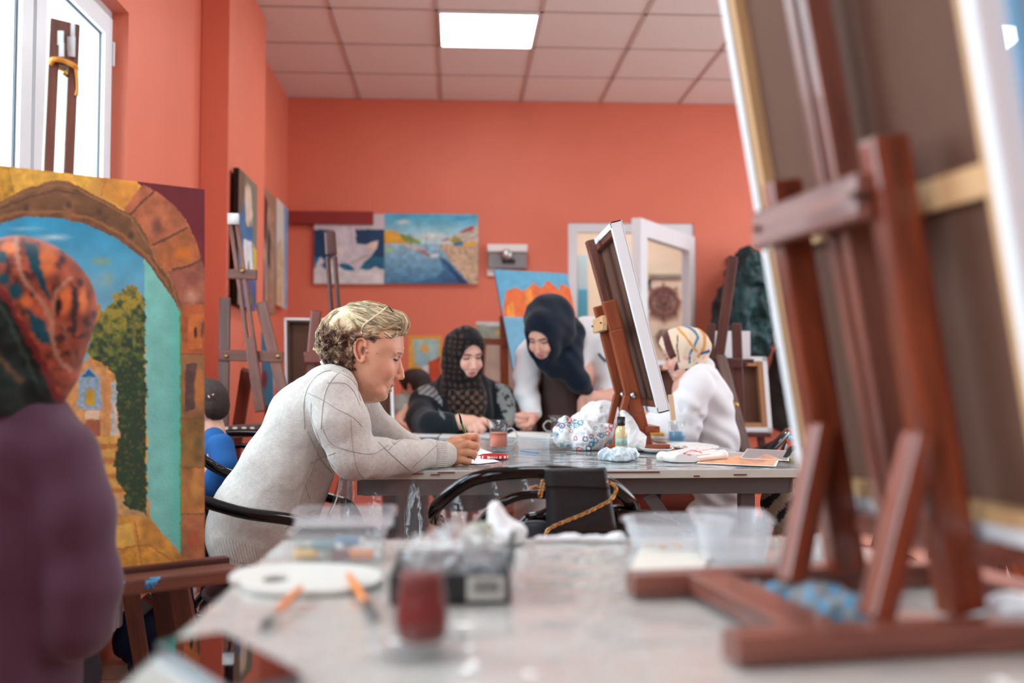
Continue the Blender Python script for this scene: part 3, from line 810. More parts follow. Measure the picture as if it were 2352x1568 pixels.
# ---- the big arch painting on the left easel
def art_arch(x, y, u, v):
    # left of the arch's peak beyond the view the picture is mirrored about its own axis
    nc = len(np.unique(u)); X2, Y2, U2 = x.reshape(-1, nc), y.reshape(-1, nc), u.reshape(-1, nc)
    up = np.interp(135, X2[0], U2[0]); ix = np.clip(np.round((2 * up - U2[0]) * (nc - 1)).astype(int), 0, nc - 1)
    mk_ = X2 < 0; x = np.where(mk_, X2[:, ix], X2).ravel(); y = np.where(mk_, Y2[:, ix] , Y2).ravel()
    p = Paint(x, y, (222, 168, 80), 3.0, 14)
    p.c *= (1 + (vnoise(x, y, 60, 3) - .5) * .25)[:, None]
    p.poly([(0, 380), (45, 385), (30, 460), (-60, 480), (-60, 380)], (196, 150, 50), .3); p.poly([(20, 385), (225, 400), (190, 440), (60, 430), (38, 455)], (232, 182, 75), .2)
    p.poly([(225, 400), (320, 418), (372, 448), (300, 490), (240, 450)], (214, 150, 66), .25, 30)
    p.line([(245, 405), (232, 448)], 3, (190, 120, 50))
    # coloured voussoirs on the right
    p.poly([(332, 415), (400, 415), (470, 500), (340, 578), (285, 480)], (180, 108, 74), .25, 22); p.blob(360, 520, 16, 30, (90, 62, 55), .7, op=.7)
    p.poly([(470, 496), (482, 596), (385, 630), (335, 578), (428, 520)], (172, 104, 62), .25, 22); p.blob(420, 580, 26, 20, (210, 120, 45), .7)
    p.poly([(385, 624), (482, 592), (482, 704), (400, 716)], (150, 92, 74), .25, 22); p.blob(440, 680, 22, 20, (200, 150, 125), .7); p.blob(445, 640, 12, 22, (140, 80, 70), .7)
    for q in [[(352, 562), (390, 545), (428, 522)], [(398, 620), (440, 608), (472, 592)], [(300, 492), (335, 455), (352, 440)]]: p.line(q, 5, (100, 66, 48))
    # column
    for (a, b, c) in [(700, 815, (178, 96, 58)), (815, 962, (150, 108, 72)), (962, 1075, (146, 112, 62)), (1075, 1182, (176, 122, 68)), (1182, 1295, (168, 110, 76))]:
        p.poly([(408, a), (476, a), (476, b), (408, b)], c, .25, 24); p.line([(408, b), (476, b)], 5, (112, 84, 54))
    p.poly([(432, 722), (468, 720), (466, 800), (430, 802)], (198, 114, 58), .15); p.blob(448, 764, 5, 15, (60, 36, 32), .4); p.blob(466, 755, 5, 26, (120, 72, 58), .5)
    p.poly([(426, 835), (452, 832), (448, 940), (424, 945)], (92, 70, 66), .3); p.blob(458, 890, 14, 55, (196, 128, 70), .5)
    p.blob(455, 1015, 14, 24, (110, 100, 66), .6); p.blob(448, 1120, 14, 40, (196, 146, 80), .6); p.blob(445, 1240, 18, 30, (178, 96, 66), .6)
    # dark soffit of the arch
    p.poly([(-60, 500), (0, 462), (60, 432), (125, 414), (160, 418), (215, 446), (262, 470), (310, 500), (340, 545), (352, 592), (398, 650), (420, 705), (412, 715), (372, 652), (330, 596), (270, 552), (200, 516), (130, 500), (60, 499), (0, 512), (-60, 540)], (118, 84, 56), .3, 26)
    p.line([(-60, 495), (0, 470), (60, 440), (130, 424), (170, 430), (240, 466), (300, 500), (345, 570), (395, 650), (413, 712)], 4, (150, 108, 68)); p.line([(-40, 510), (40, 488), (130, 486), (210, 502), (280, 538), (340, 590), (385, 655)], 7, (150, 102, 62))
    p.line([(0, 478), (70, 452), (130, 436), (175, 444)], 4, (92, 66, 48))
    for (a, b) in ((60, 476), (158, 470), (228, 486), (300, 540)): p.blob(a, b, 9, 12, (76, 58, 48), .7)
    # sky
    sky = [(-80, 545), (0, 512), (60, 498), (130, 500), (200, 515), (270, 550), (330, 596), (334, 700), (330, 900), (150, 1000), (-80, 1000)]
    k = inpoly(p.x, p.y, sky); p.grad(k, 500, (46, 158, 204), 720, (120, 176, 200), .1, 40)
    p.blob(120, 545, 55, 10, (178, 210, 224), .9); p.blob(60, 525, 60, 8, (150, 200, 220), .9, op=.7); p.blob(232, 600, 30, 14, (150, 178, 140), .8, op=.8); p.blob(245, 640, 22, 26, (145, 180, 165), .8, op=.7); p.blob(210, 650, 60, 30, (130, 178, 190), .9, op=.6)
    # turquoise curtain
    p.poly([(331, 592), (372, 650), (400, 690), (413, 716), (415, 1272), (380, 1232), (340, 1190)], (124, 206, 196), .08, 30)
    k = inpoly(p.x, p.y, [(331, 592), (372, 650), (413, 716), (415, 1272), (340, 1190)]); t = np.clip((p.x0 - 380) / 35, 0, 1)[:, None] * .5; p.c = np.where(k[:, None], p.c * (1 - t) + np.array([66, 190, 172.]) * t, p.c)
    p.line([(414, 716), (415, 1275)], 3, (88, 160, 90))
    # town and steps
    p.poly([(140, 1300), (140, 860), (215, 820), (300, 860), (300, 1300)], (216, 160, 92), .2, 12)
    p.poly([(214, 700), (232, 700), (232, 860), (200, 860)], (200, 140, 60), .3, 10)
    p.poly([(165, 960), (168, 860), (205, 822), (240, 850), (255, 900), (255, 1000), (165, 1000)], (214, 158, 100), .15)
    p.poly([(178, 940), (180, 866), (205, 842), (230, 868), (234, 940)], (150, 178, 196), .2, 5); p.poly([(186, 866), (205, 846), (222, 866)], (30, 110, 160)); p.poly([(194, 930), (195, 898), (206, 888), (218, 898), (219, 930)], (196, 160, 50)); p.line([(194, 932), (195, 898), (206, 888), (218, 898), (219, 932)], 2.5, (120, 160, 190))
    p.poly([(196, 945), (228, 942), (228, 962), (196, 962)], (230, 208, 176)); p.poly([(196, 964), (230, 962), (230, 1000), (196, 1000)], (170, 100, 72)); p.poly([(256, 880), (275, 870), (275, 1000), (256, 1000)], (180, 196, 200), .2, 5)
    p.poly([(236, 870), (252, 870), (252, 1010), (236, 1010)], (206, 150, 92)); p.poly([(262, 930), (285, 930), (285, 1000), (262, 1000)], (226, 200, 170))
    for i in range(8): p.poly([(205 + i * 3, 1004 + i * 17), (285, 1000 + i * 17), (290, 1012 + i * 17), (205 + i * 3, 1014 + i * 17)], (224, 178, 92) if i % 2 == 0 else (186, 128, 62))
    p.poly([(230, 1135), (345, 1150), (345, 1200), (230, 1180)], (196, 160, 110), .2)
    p.poly([(230, 1175), (345, 1190), (415, 1272), (430, 1310), (230, 1330)], (204, 150, 70), .3, 26); p.poly([(258, 1212), (300, 1200), (310, 1250), (265, 1262)], (228, 184, 90)); p.poly([(270, 1275), (350, 1255), (380, 1300), (275, 1310)], (214, 156, 66), .25)
    p.line([(262, 1262), (340, 1250), (400, 1290)], 3, (170, 110, 50)); p.line([(310, 1200), (325, 1300)], 3, (170, 112, 54))
    # tree
    tr = [(332, 680), (318, 668), (305, 655), (292, 652), (280, 668), (262, 672), (256, 700), (236, 712), (226, 740), (212, 755), (206, 800), (196, 806), (212, 826), (240, 838), (262, 858), (270, 900), (268, 960), (275, 1000), (262, 1050), (268, 1100), (285, 1130), (282, 1160), (310, 1172), (338, 1184)]
    k = inpoly(p.x0 + (vnoise(x, y, 10, 12) - .5) * 14, p.y0 + (vnoise(x, y, 10, 22) - .5) * 14, tr)
    n = vnoise(x, y, 11, 31, 3); tt = np.clip((y - 660) / 230, 0, 1)
    lt = np.array([178, 156, 60.]); mg = np.array([96, 126, 62.]); dk = np.array([40, 70, 50.])
    c = lt * (1 - tt)[:, None] + mg * tt[:, None]; q = np.clip((n - .45) * 2.6 + tt * 1.1 + (x - 300) / 120 * .4, 0, 1)[:, None]; c = c * (1 - q) + dk * q
    n2 = (vnoise(x, y, 6, 77, 2) > .66)[:, None]; c = np.where(n2, c * .6 + np.array([150, 120, 50.]) * .4, c)
    p.c = np.where(k[:, None], c, p.c)
    # maroon corner
    p.poly([(312, 380), (480, 380), (480, 615), (468, 612), (452, 560), (428, 505), (398, 468), (360, 440), (318, 420)], (112, 34, 46), .12, 40)
    return p.done()
# ================================================================== TABLES, CHAIRS, EASELS
M_TTOP = mat('painted_table_top', S(176, 180, 180), 0.35, var=0.06, vscale=7)
M_TTOP2 = mat('worn_cream_table_top', S(196, 202, 198), 0.38, col2=S(208, 200, 192), vscale=5)
M_TEDGE = mat('worn_table_edge', S(184, 188, 180), 0.45, col2=S(196, 198, 190), vscale=16)
M_CHIP = mat('bare_wood_chips', S(104, 62, 52), 0.7)
M_TLEG = mat('grey_steel_frame', S(92, 100, 102), 0.4, metal=0.3)
M_FILM = film('clear_plastic_sheet', (0.9, 0.93, 0.95, 1), 0.06, 0.07, 1.5, bump=0.6, bscale=9)
M_FILM2 = film('clear_plastic_sheet_taut', (0.86, 0.9, 0.93, 1), 0.08, 0.06, 1.5, bump=0.6, bscale=16)
TZ = 0.77
def table(name, label, x0, x1, y0, y1, m_top, legs, braces=True):
    t = thing(name, label, 'table', ((x0 + x1) / 2, (y0 + y1) / 2, 0))
    box('table_top', (x0, y0, TZ - .022), (x1, y1, TZ), m_top, t, bev=.002)
    g = Geo(); e = .004
    g.box(((x0 + x1) / 2, y0 - e / 2, TZ - .011), (x1 - x0, e, .02)); g.box(((x0 + x1) / 2, y1 + e / 2, TZ - .011), (x1 - x0, e, .02))
    g.box((x0 - e / 2, (y0 + y1) / 2, TZ - .011), (e, y1 - y0, .02)); g.box((x1 + e / 2, (y0 + y1) / 2, TZ - .011), (e, y1 - y0, .02))
    g.obj('edge_strip', M_TEDGE, t, smooth=False)
    g = Geo(); a = .05
    for yy in (y0 + a, y1 - a): g.box(((x0 + x1) / 2, yy, TZ - .045), (x1 - x0 - 2 * a, .03, .045))
    for xx in (x0 + a, x1 - a): g.box((xx, (y0 + y1) / 2, TZ - .045), (.03, y1 - y0 - 2 * a, .045))
    g.obj('apron', M_TLEG, t, smooth=False)
    for (lx, ly) in legs: box('leg', (lx - .02, ly - .02, 0), (lx + .02, ly + .02, TZ - .068), M_TLEG, t, bev=.003)
    if braces:
        for (p, q) in braces: bar('brace', p, q, .035, .02, M_TLEG, t)
    return t
FT = (-.30, .95, 2.65, 4.60)
t = table('work_table', 'long grey work table under clear plastic where the women sit', *FT, M_TTOP,
    [(-.12, 2.75), (.80, 2.75), (.80, 4.5), (-.25, 4.5)],
    [((.52, 2.72, .70), (.76, 2.72, .36)), ((-.08, 2.72, .36), (.13, 2.72, .70))])
# chips of bare wood on the front edge
g = Geo()
for (px, w_, yy) in ((1025, 40, 1085), (960, 26, 1088), (1000, 22, 1090), (1430, 170, 1084.5), (1700, 30, 1090), (1600, 14, 1093), (1100, 8, 1090)):
    a = P(px - w_ / 2, yy, 2.645); b = P(px + w_ / 2, yy, 2.645); gq = Geo(); gq.box(((a.x + b.x) / 2, 2.6445, a.z), (b.x - a.x, .0025, .0035)); gq.obj('worn_patch', M_CHIP, t, smooth=False)
NT = (-.25, .571, .28, 1.49)
table('work_table', 'pale work table in the foreground carrying the tea glass and the big easel', *NT, M_TTOP2,
    [(NT[0] + .06, NT[2] + .06), (NT[1] - .06, NT[2] + .06), (NT[0] + .06, NT[3] - .06), (NT[1] - .06, NT[3] - .06)], [])

def sheet(name, label, T, m, seed, amp=.0012, over=.004):
    nx, ny = 110, 130
    u, v = np.meshgrid(np.linspace(T[0] - over, T[1] + over, nx + 1), np.linspace(T[2] - over, T[3] + over, ny + 1))
    u, v = u.ravel(), v.ravel()
    z = TZ + .0012 + amp * np.clip(n3(u, v * .6, u * 0, .07, seed) + n3(u * .4, v, u * 0, .05, seed + 3), 0, 2) * .5
    co = np.stack([u, v, z], 1); i = (np.arange(ny)[:, None] * (nx + 1) + np.arange(nx)[None]).ravel()
    fc = np.stack([i, i + 1, i + nx + 2, i + nx + 1], 1)
    o = mk(name, co, fc, m, smooth=True); tag(o, label, 'table cover'); return o
cover = sheet('plastic_sheet', 'clear glossy plastic sheet spread over the long grey work table, hanging at its corner', FT, M_FILM, 1)
sheet('plastic_sheet', 'clear plastic sheet on the foreground table', NT, M_FILM2, 5)
# hanging film at the left end and front-left corner
V, Fc = [], []
top = [(-.302, 3.3), (-.304, 2.95), (-.304, 2.66), (-.28, 2.645), (-.15, 2.643), (.02, 2.643), (.16, 2.643), (.3, 2.643)]
bot = [(-.36, 3.35, .45), (-.44, 2.98, .42), (-.37, 2.60, .48), (-.30, 2.57, .46), (-.16, 2.60, .56), (.04, 2.62, .62), (.18, 2.632, .68), (.3, 2.64, .745)]
tt_ = spline([Vector((a, b, TZ)) for a, b in top], 8); bb_ = spline([Vector(q) for q in bot], 8); nr = 14
for i, (a, b) in enumerate(zip(tt_, bb_)):
    for j in range(nr + 1):
        s_ = j / nr; p = a.lerp(b, s_)
        p += Vector((0, -1, 0)) * (.012 * s_ * math.sin(i * 1.3) + .006 * s_ * math.sin(i * 2.7 + 1)) + Vector((.010 * s_ * math.sin(i * 1.9), 0, 0))
        V.append(p)
for i in range(len(tt_) - 1):
    for j in range(nr): Fc.append((i * (nr + 1) + j, i * (nr + 1) + j + 1, (i + 1) * (nr + 1) + j + 1, (i + 1) * (nr + 1) + j))
mk('hanging_edge', [tuple(v) for v in V], Fc, film('clear_plastic_drape', (0.8, 0.86, 0.9, 1), 0.06, 0.12, 1.6, bump=0.3, bscale=30), cover, smooth=True)
tube('hanging_edge', [Vector((-.304, 2.64, TZ)), P(775, 1138, 2.60), P(757, 1182, 2.57)], .0022, film('plastic_fold', (.95, .97, 1, 1), .7, .1), cover, 6)

# ---- black tubular armchairs
M_TUBE = mat('black_lacquered_tube', S(7, 8, 10), 0.10, coat=0.2, spec=.35)
M_VINYL = mat('dark_blue_vinyl', S(18, 26, 38), 0.4, bump=.1, bscale=60)
def armchair(label, loc, rz, group='black tubular armchairs', sx=1.0):
    t = thing('armchair', label, 'armchair', loc, group, rotz=rz)
    W = wm(t) @ Matrix.Diagonal((sx, 1, 1, 1))
    w_ = lambda pts: [W @ Vector(p) for p in pts]
    tube('arm_hoop', w_([(-.27, .22, .02), (-.275, .20, .35), (-.275, .17, .60), (-.28, .08, .66), (-.285, -.08, .69), (-.26, -.22, .74), (-.16, -.285, .80), (0, -.30, .815), (.16, -.285, .80), (.26, -.22, .74), (.285, -.08, .69), (.28, .08, .66), (.275, .17, .60), (.275, .20, .35), (.27, .22, .02)]), .0150, M_TUBE, t, 12)
    tube('back_hoop', w_([(-.2, -.2, .43), (-.19, -.24, .58), (-.15, -.265, .70), (-.06, -.285, .76), (.06, -.285, .76), (.15, -.265, .70), (.19, -.24, .58), (.2, -.2, .43)]), .010, M_TUBE, t, 10)
    for s in (-1, 1): tube('rear_leg', w_([(s * .2, -.19, .43), (s * .22, -.24, .2), (s * .235, -.28, .012)]), .012, M_TUBE, t, 10)
    tube('seat_frame', w_([(-.265, .19, .40), (-.2, .2, .425), (.2, .2, .425), (.265, .19, .40), (.23, 0, .42), (.2, -.2, .425), (-.2, -.2, .425), (-.23, 0, .42)]), .010, M_TUBE, t, 8, closed=True)
    S1 = SDF((-.26, -.26, .40), (.26, .26, .50), .008)
    S1.ell((0, 0, .445), (.235, .22, .038), k=.0)
    v, f = S1.mesh(); mk('seat', np.array([tuple(W @ Vector(p)) for p in v]), f, M_VINYL, t, smooth=True)
    S2 = SDF((-.22, -.33, .50), (.22, -.2, .75), .008)
    S2.cone((-.09, -.262, .62), .03, (.09, -.262, .62), .03, 0); S2.ell((0, -.262, .61), (.17, .026, .10), k=.02)
    v, f = S2.mesh(); mk('backrest', np.array([tuple(W @ Vector(p)) for p in v]), f, M_VINYL, t, smooth=True)
    return t
bagchair = armchair('black tubular armchair between the two tables with a black bag on its back', (.178, 2.40, 0), R(-2), sx=.80)
armchair('black tubular armchair in which the woman in the grey sweater sits', (-.46, 2.76, 0), R(-88))
armchair('black tubular armchair under the boy in the blue shirt', (-.93, 3.55, 0), R(150))
armchair('worn black armchair just right of the woman in the striped cap', (1.02, 3.98, 0), R(70))
armchair('dark armchair at the right end of the long table, nearest the big canvas', (1.22, 3.12, 0), R(84))

# the curved padded back of the same chair, below the bag
S2 = SDF((-.02, 2.08, .55), (.56, 2.26, .78), .005)
bk = [P(1184, 1216, 2.17), P(1215, 1192, 2.17), P(1262, 1178, 2.17), P(1340, 1172, 2.17), P(1420, 1173, 2.17), P(1490, 1186, 2.17), P(1550, 1206, 2.17)]
for a_, b_ in zip(bk[:-1], bk[1:]): S2.cone(a_, .012, b_, .012, .01)
for a_, b_ in zip(bk[:-1], bk[1:]): S2.cone(a_ - Vector((0, 0, .03)), .012, b_ - Vector((0, 0, .03)), .012, .02); S2.cone(a_ - Vector((0, 0, .06)), .012, b_ - Vector((0, 0, .06)), .012, .02)
v, f = S2.mesh(); mk('back_pad', v, f, M_TUBE, bagchair, smooth=True)

# ---- woods
W_DK = wood('dark_walnut_stain', S(92, 50, 42), S(62, 34, 30), .5)
W_RED = wood('reddish_stain', S(132, 60, 42), S(92, 42, 32), .42, .25)
W_BRN = wood('mid_brown_stain', S(126, 74, 56), S(84, 52, 44), .5)
W_ORG = wood('orange_varnish', S(164, 84, 46), S(124, 58, 34), .4, .3)
W_MAH = wood('mahogany_stain', S(150, 70, 40), S(76, 34, 26), .32, .4, sc_=1.3)
W_MAH2 = wood('worn_mahogany', S(144, 88, 72), S(90, 52, 46), .34, .4, sc_=1.3)
W_GRY = wood('worn_grey_brown', S(112, 88, 82), S(82, 60, 56), .6, .0)
W_PINE = wood('pale_pine', S(222, 184, 136), S(204, 162, 114), .5, .1)
M_BOLT = mat('brass_bolt', S(190, 160, 100), .35, metal=1.0)
M_WPAINT = mat('white_paint_drips', S(222, 226, 226), .5)
M_BPAINT = mat('blue_paint_drips', S(70, 150, 200), .4)
def bolt(p, r, par, axis='Y', m=None):
    rot = Matrix.Rotation(R(90), 3, 'X') if axis == 'Y' else Matrix.Rotation(R(-90), 3, 'Y')
    return lathe('bolt', p, [(0.0001, -.01), (r, -.01), (r, .004), (r * .6, .008), (.0001, .009)], m or M_BOLT, par, 12, rot)

# ---- floor easel near the corner (left background)
D = 4.2
t = thing('easel', 'tall worn brown floor easel standing near the corner, paint on its tip', 'easel', (P(575, 1000, D).x, D, 0))
m1 = bar('mast', P(536, 508, D), P(598, 945, D - .1), .042, .022, W_BRN, t, slot=(.02, .62, .010))
gg = Geo(); a = P(536, 503, D - .012); gg.box(a, (.042, .030, .045)); gg.obj('paint_blot', M_WPAINT, m1)
bar('clamp', P(524, 629, D - .03), P(590, 631, D - .03), .04, .03, W_BRN, t, ext=(0, 0)); bolt(P(556, 622, D - .05), .008, t)
bar('arm', P(517, 684, D - .01), P(510, 1120, D - .1), .044, .02, W_GRY, t)
bar('arm', P(599, 694, D - .01), P(690, 1060, D - .1), .044, .02, W_BRN, t)
bar('crossbar', P(503, 815, D - .05), P(651, 820, D - .05), .045, .02, W_BRN, t)
for px in (520, 582, 638): bolt(P(px, 818, D - .062), .008, t)
bar('front_leg', P(510, 1110, D - .1), P(496, 1454, D - .2), .044, .02, W_RED, t); bar('front_leg', P(688, 1050, D - .1), P(752, 1454, D - .2), .044, .02, W_RED, t)
bar('back_leg', P(568, 850, D + .02), P(500, 1290, D + .55), .05, .025, W_RED, t)
tr_ = bar('tray', P(500, 993, D - .14), P(605, 986, D - .14), .05, .06, W_GRY, t)
gg = Geo()
for px in (520, 540, 561, 580): a = P(px, 984, D - .17); gg.box(a, (.016, .012, .012))
gg.obj('paint_blot', M_WPAINT, tr_, smooth=False)

# ---- red-brown easel with a canvas seen from the back, behind the woman in grey
D = 4.45
t = thing('easel', 'dark red easel holding a canvas turned backwards, behind the blonde woman', 'easel', (P(760, 1000, D).x, D, 0))
bar('mast', P(757, 530, D - .15), P(790, 1010, D - .15), .050, .03, W_DK, t, slot=(.12, .9, .012), bev=.012)
bar('arm', P(727, 712, D - .17), P(690, 1100, D - .17), .046, .025, W_RED, t, bev=.010); bar('crossbar', P(698, 822, D - .2), P(800, 818, D - .2), .05, .025, W_RED, t, bev=.008)
bar('front_leg', P(690, 1090, D - .17), P(660, 1330, D - .2), .046, .025, W_RED, t); bar('back_leg', P(790, 1000, D - .15), P(800, 1330, D - .5), .046, .025, W_DK, t)
def back_canvas(label, tl, tr, bl, dtop_l, dtop_r, dbot, thick=.03, bw=.035, edge=None, inner=None, mid=None, group=None):
    """a canvas seen from behind: white turned edges, wooden bars, raw cloth"""
    A, B, C = P(tl[0], tl[1], dtop_l), P(tr[0], tr[1], dtop_r), P(bl[0], bl[1], dbot)
    return back_canvas3(label, A, B, C, thick, bw, edge, inner, mid)
def back_canvas3(label, A, B, C, thick=.03, bw=.035, edge=None, inner=None, mid=None, cat='canvas', name='canvas'):
    U, Vv = (B - A), (C - A); n = U.cross(Vv).normalized()      # points away from the viewer side? fixed below
    if n.dot(Vector((0, 0, 1.0)) - (A + U * .5)) > 0 and False: pass
    u, v = U.normalized(), Vv.normalized(); Lu, Lv = U.length, Vv.length
    vw = Vector((0, 0, 1)) - A
    nf = n if n.dot(vw) > 0 else -n                              # towards the camera = back of the canvas
    Mx = Matrix((u, v, nf)).transposed().to_4x4(); Mx.translation = A
    t = thing(name, label, cat, A + Vv * .98 + U * .5)
    g = Geo(); g.box((Lu / 2, Lv / 2, -thick - .001), (Lu + .004, Lv + .004, .004), Mx)
    for (c, s_) in (((0, Lv / 2, -thick / 2), (.004, Lv + .004, thick)), ((Lu, Lv / 2, -thick / 2), (.004, Lv + .004, thick)), ((Lu / 2, 0, -thick / 2), (Lu + .004, .004, thick)), ((Lu / 2, Lv, -thick / 2), (Lu + .004, .004, thick))): g.box(c, s_, Mx)
    e = bw * .45
    for (c, s_) in (((e / 2, Lv / 2, .001), (e, Lv, .002)), ((Lu - e / 2, Lv / 2, .001), (e, Lv, .002)), ((Lu / 2, e / 2, .001), (Lu, e, .002)), ((Lu / 2, Lv - e / 2, .001), (Lu, e, .002))): g.box(c, s_, Mx)
    g.obj('canvas_front', edge or M_WHITE_CANVAS, t, smooth=False)
    g = Geo()
    for (c, s_) in (((bw / 2, Lv / 2, -thick / 2), (bw - .006, Lv - .006, thick - .004)), ((Lu - bw / 2, Lv / 2, -thick / 2), (bw - .006, Lv - .006, thick - .004)), ((Lu / 2, bw / 2, -thick / 2), (Lu - 2 * bw, bw - .006, thick - .004)), ((Lu / 2, Lv - bw / 2, -thick / 2), (Lu - 2 * bw, bw - .006, thick - .004))): g.box(c, s_, Mx)
    if mid is not None:
        for q in mid: g.box((Lu / 2, Lv * q, -thick / 2), (Lu - 2 * bw, bw * .9, thick - .008), Mx)
    g.obj('stretcher_bars', M_STRETCH if inner is None else inner, t, smooth=False)
    g = Geo(); g.box((Lu / 2, Lv / 2, -thick + .004), (Lu - 2 * bw + .004, Lv - 2 * bw + .004, .002), Mx); g.obj('cloth_back', M_BACK, t, smooth=False)
    return t
back_canvas('canvas turned backwards with white edges on the dark red easel', (653, 730), (896, 734), (657, 1000), 4.5, 4.5, 4.42, .035, .022, inner=M_BACK)

# ---- easel carrying the arch painting
TR = P(470, 435, 2.20); dirL = Vector((-.344, -.23, 0)); TL = TR + dirL * 1.55; BR = P(470, 1293, 2.13)
BL = BR + dirL * 1.55
arch = panel('arch_painting', TL, TR, BL, 330, 360, .02, art_arch)
tag(arch, 'large painting of a stone arch, blue sky, tree and turquoise curtain on the left easel', 'painting')
t = thing('easel', 'brown easel under the arch painting, its mast tied with an orange band before the window', 'easel', (P(330, 1500, 2.2).x, 2.15, 0))
un = dirL.normalized(); nb = Vector((-.23, .344, 0)).normalized()      # behind the painting
def onp(px, py, off):            # a point on the painting plane, pushed off along its back
    d = P(px, py, 1.0) - Vector((0, 0, 1.0)); p0 = TR; nn = (TL - TR).cross(BR - TR).normalized()
    k = (p0 - Vector((0, 0, 1.0))).dot(nn) / d.dot(nn); return Vector((0, 0, 1.0)) + d * k + nb * off
top_m = onp(160, 38, .045); bot_m = onp(105, 1330, .045)
dm = (bot_m - top_m)
mast = bar('mast', top_m, top_m + dm * 1.0, .058, .022, W_BRN, t, hint=-nb, slot=(.085, .97, .018))
gg = Geo()
for (px, py, w_, h_) in ((148, 78, .012, .03), (172, 98, .016, .042), (150, 105, .01, .03), (176, 60, .008, .03)):
    a = onp(px, py, .031); gg.box(a, (w_, .004, h_))
gg.obj('paint_blot', mat('grey_white_paint', S(196, 202, 206), .5), mast, smooth=False)
ga = onp(131, 128, .028); gb = onp(182, 146, .028)
band = Geo(); band.tube([ga, (ga + gb) / 2 + Vector((0, 0, .004)), gb, gb + nb * .035, ga + nb * .035], .0055, 8, closed=True)
band.tube([gb, gb + Vector((.004, 0, -.04)), gb + Vector((.002, 0, -.06))], [.004, .003, .004], 6)
band.tube([ga, ga + Vector((-.008, 0, -.012))], .005, 6)
band.obj('orange_band', mat('orange_ribbon', S(222, 150, 60), .6), mast)
bolt(onp(158, 160, .03), .006, mast)
ra = P(541, 1300, 2.12); rb = ra + dirL * 2.05
rail = bar('canvas_rail', ra + Vector((0, -.0, -.012)), rb + Vector((0, -.0, -.012)), .030, .075, W_BRN, t, hint=-nb, bev=.006)
gg = Geo()
for s_, l_ in ((.28, .07), (.36, .03), (.2, .02)):
    a = ra + dirL * s_ * 2 - nb * .034 + Vector((0, 0, -.001))
    for q_ in range(4): gg.tube([a + dirL.normalized() * (.01 + q_ * l_ * .24), a + dirL.normalized() * (.012 + q_ * l_ * .24) + Vector((0, 0, -.010 - .006 * (q_ % 2)))], .006, 6, sp=False)
    gg.tube([a, a + dirL.normalized() * l_], [.004, .007, .005], 6, sp=False); gg.tube([a + dirL.normalized() * .02 + Vector((0, 0, -.0)), a + dirL.normalized() * .025 + Vector((0, 0, -.018))], .005, 6, sp=False)
gg.obj('paint_blot', M_BPAINT, rail)
bk_ = bar('upper_lip', ra + nb * .045 + Vector((0.0, 0, .004)), ra + nb * .045 + dirL * 1.9 + Vector((0, 0, .004)), .022, .03, W_DK, t, hint=-nb)
for (p0_, p1_, m_) in (((368, 1318), (400, 1560), W_DK), ((405, 1315), (450, 1560), W_BRN), ((130, 1330), (110, 1700), W_BRN)):
    a = P(p0_[0], p0_[1], 2.19); b = P(p1_[0], p1_[1], 2.25); dz = (b - a); k = a.z / (a.z - b.z)
    bar('leg', a, a + dz * k, .042, .022, m_, t)
a = top_m + Vector((0, .03, -.35)); bar('back_leg', a, Vector((a.x - .02, a.y + .75, 0)), .04, .022, W_BRN, t)

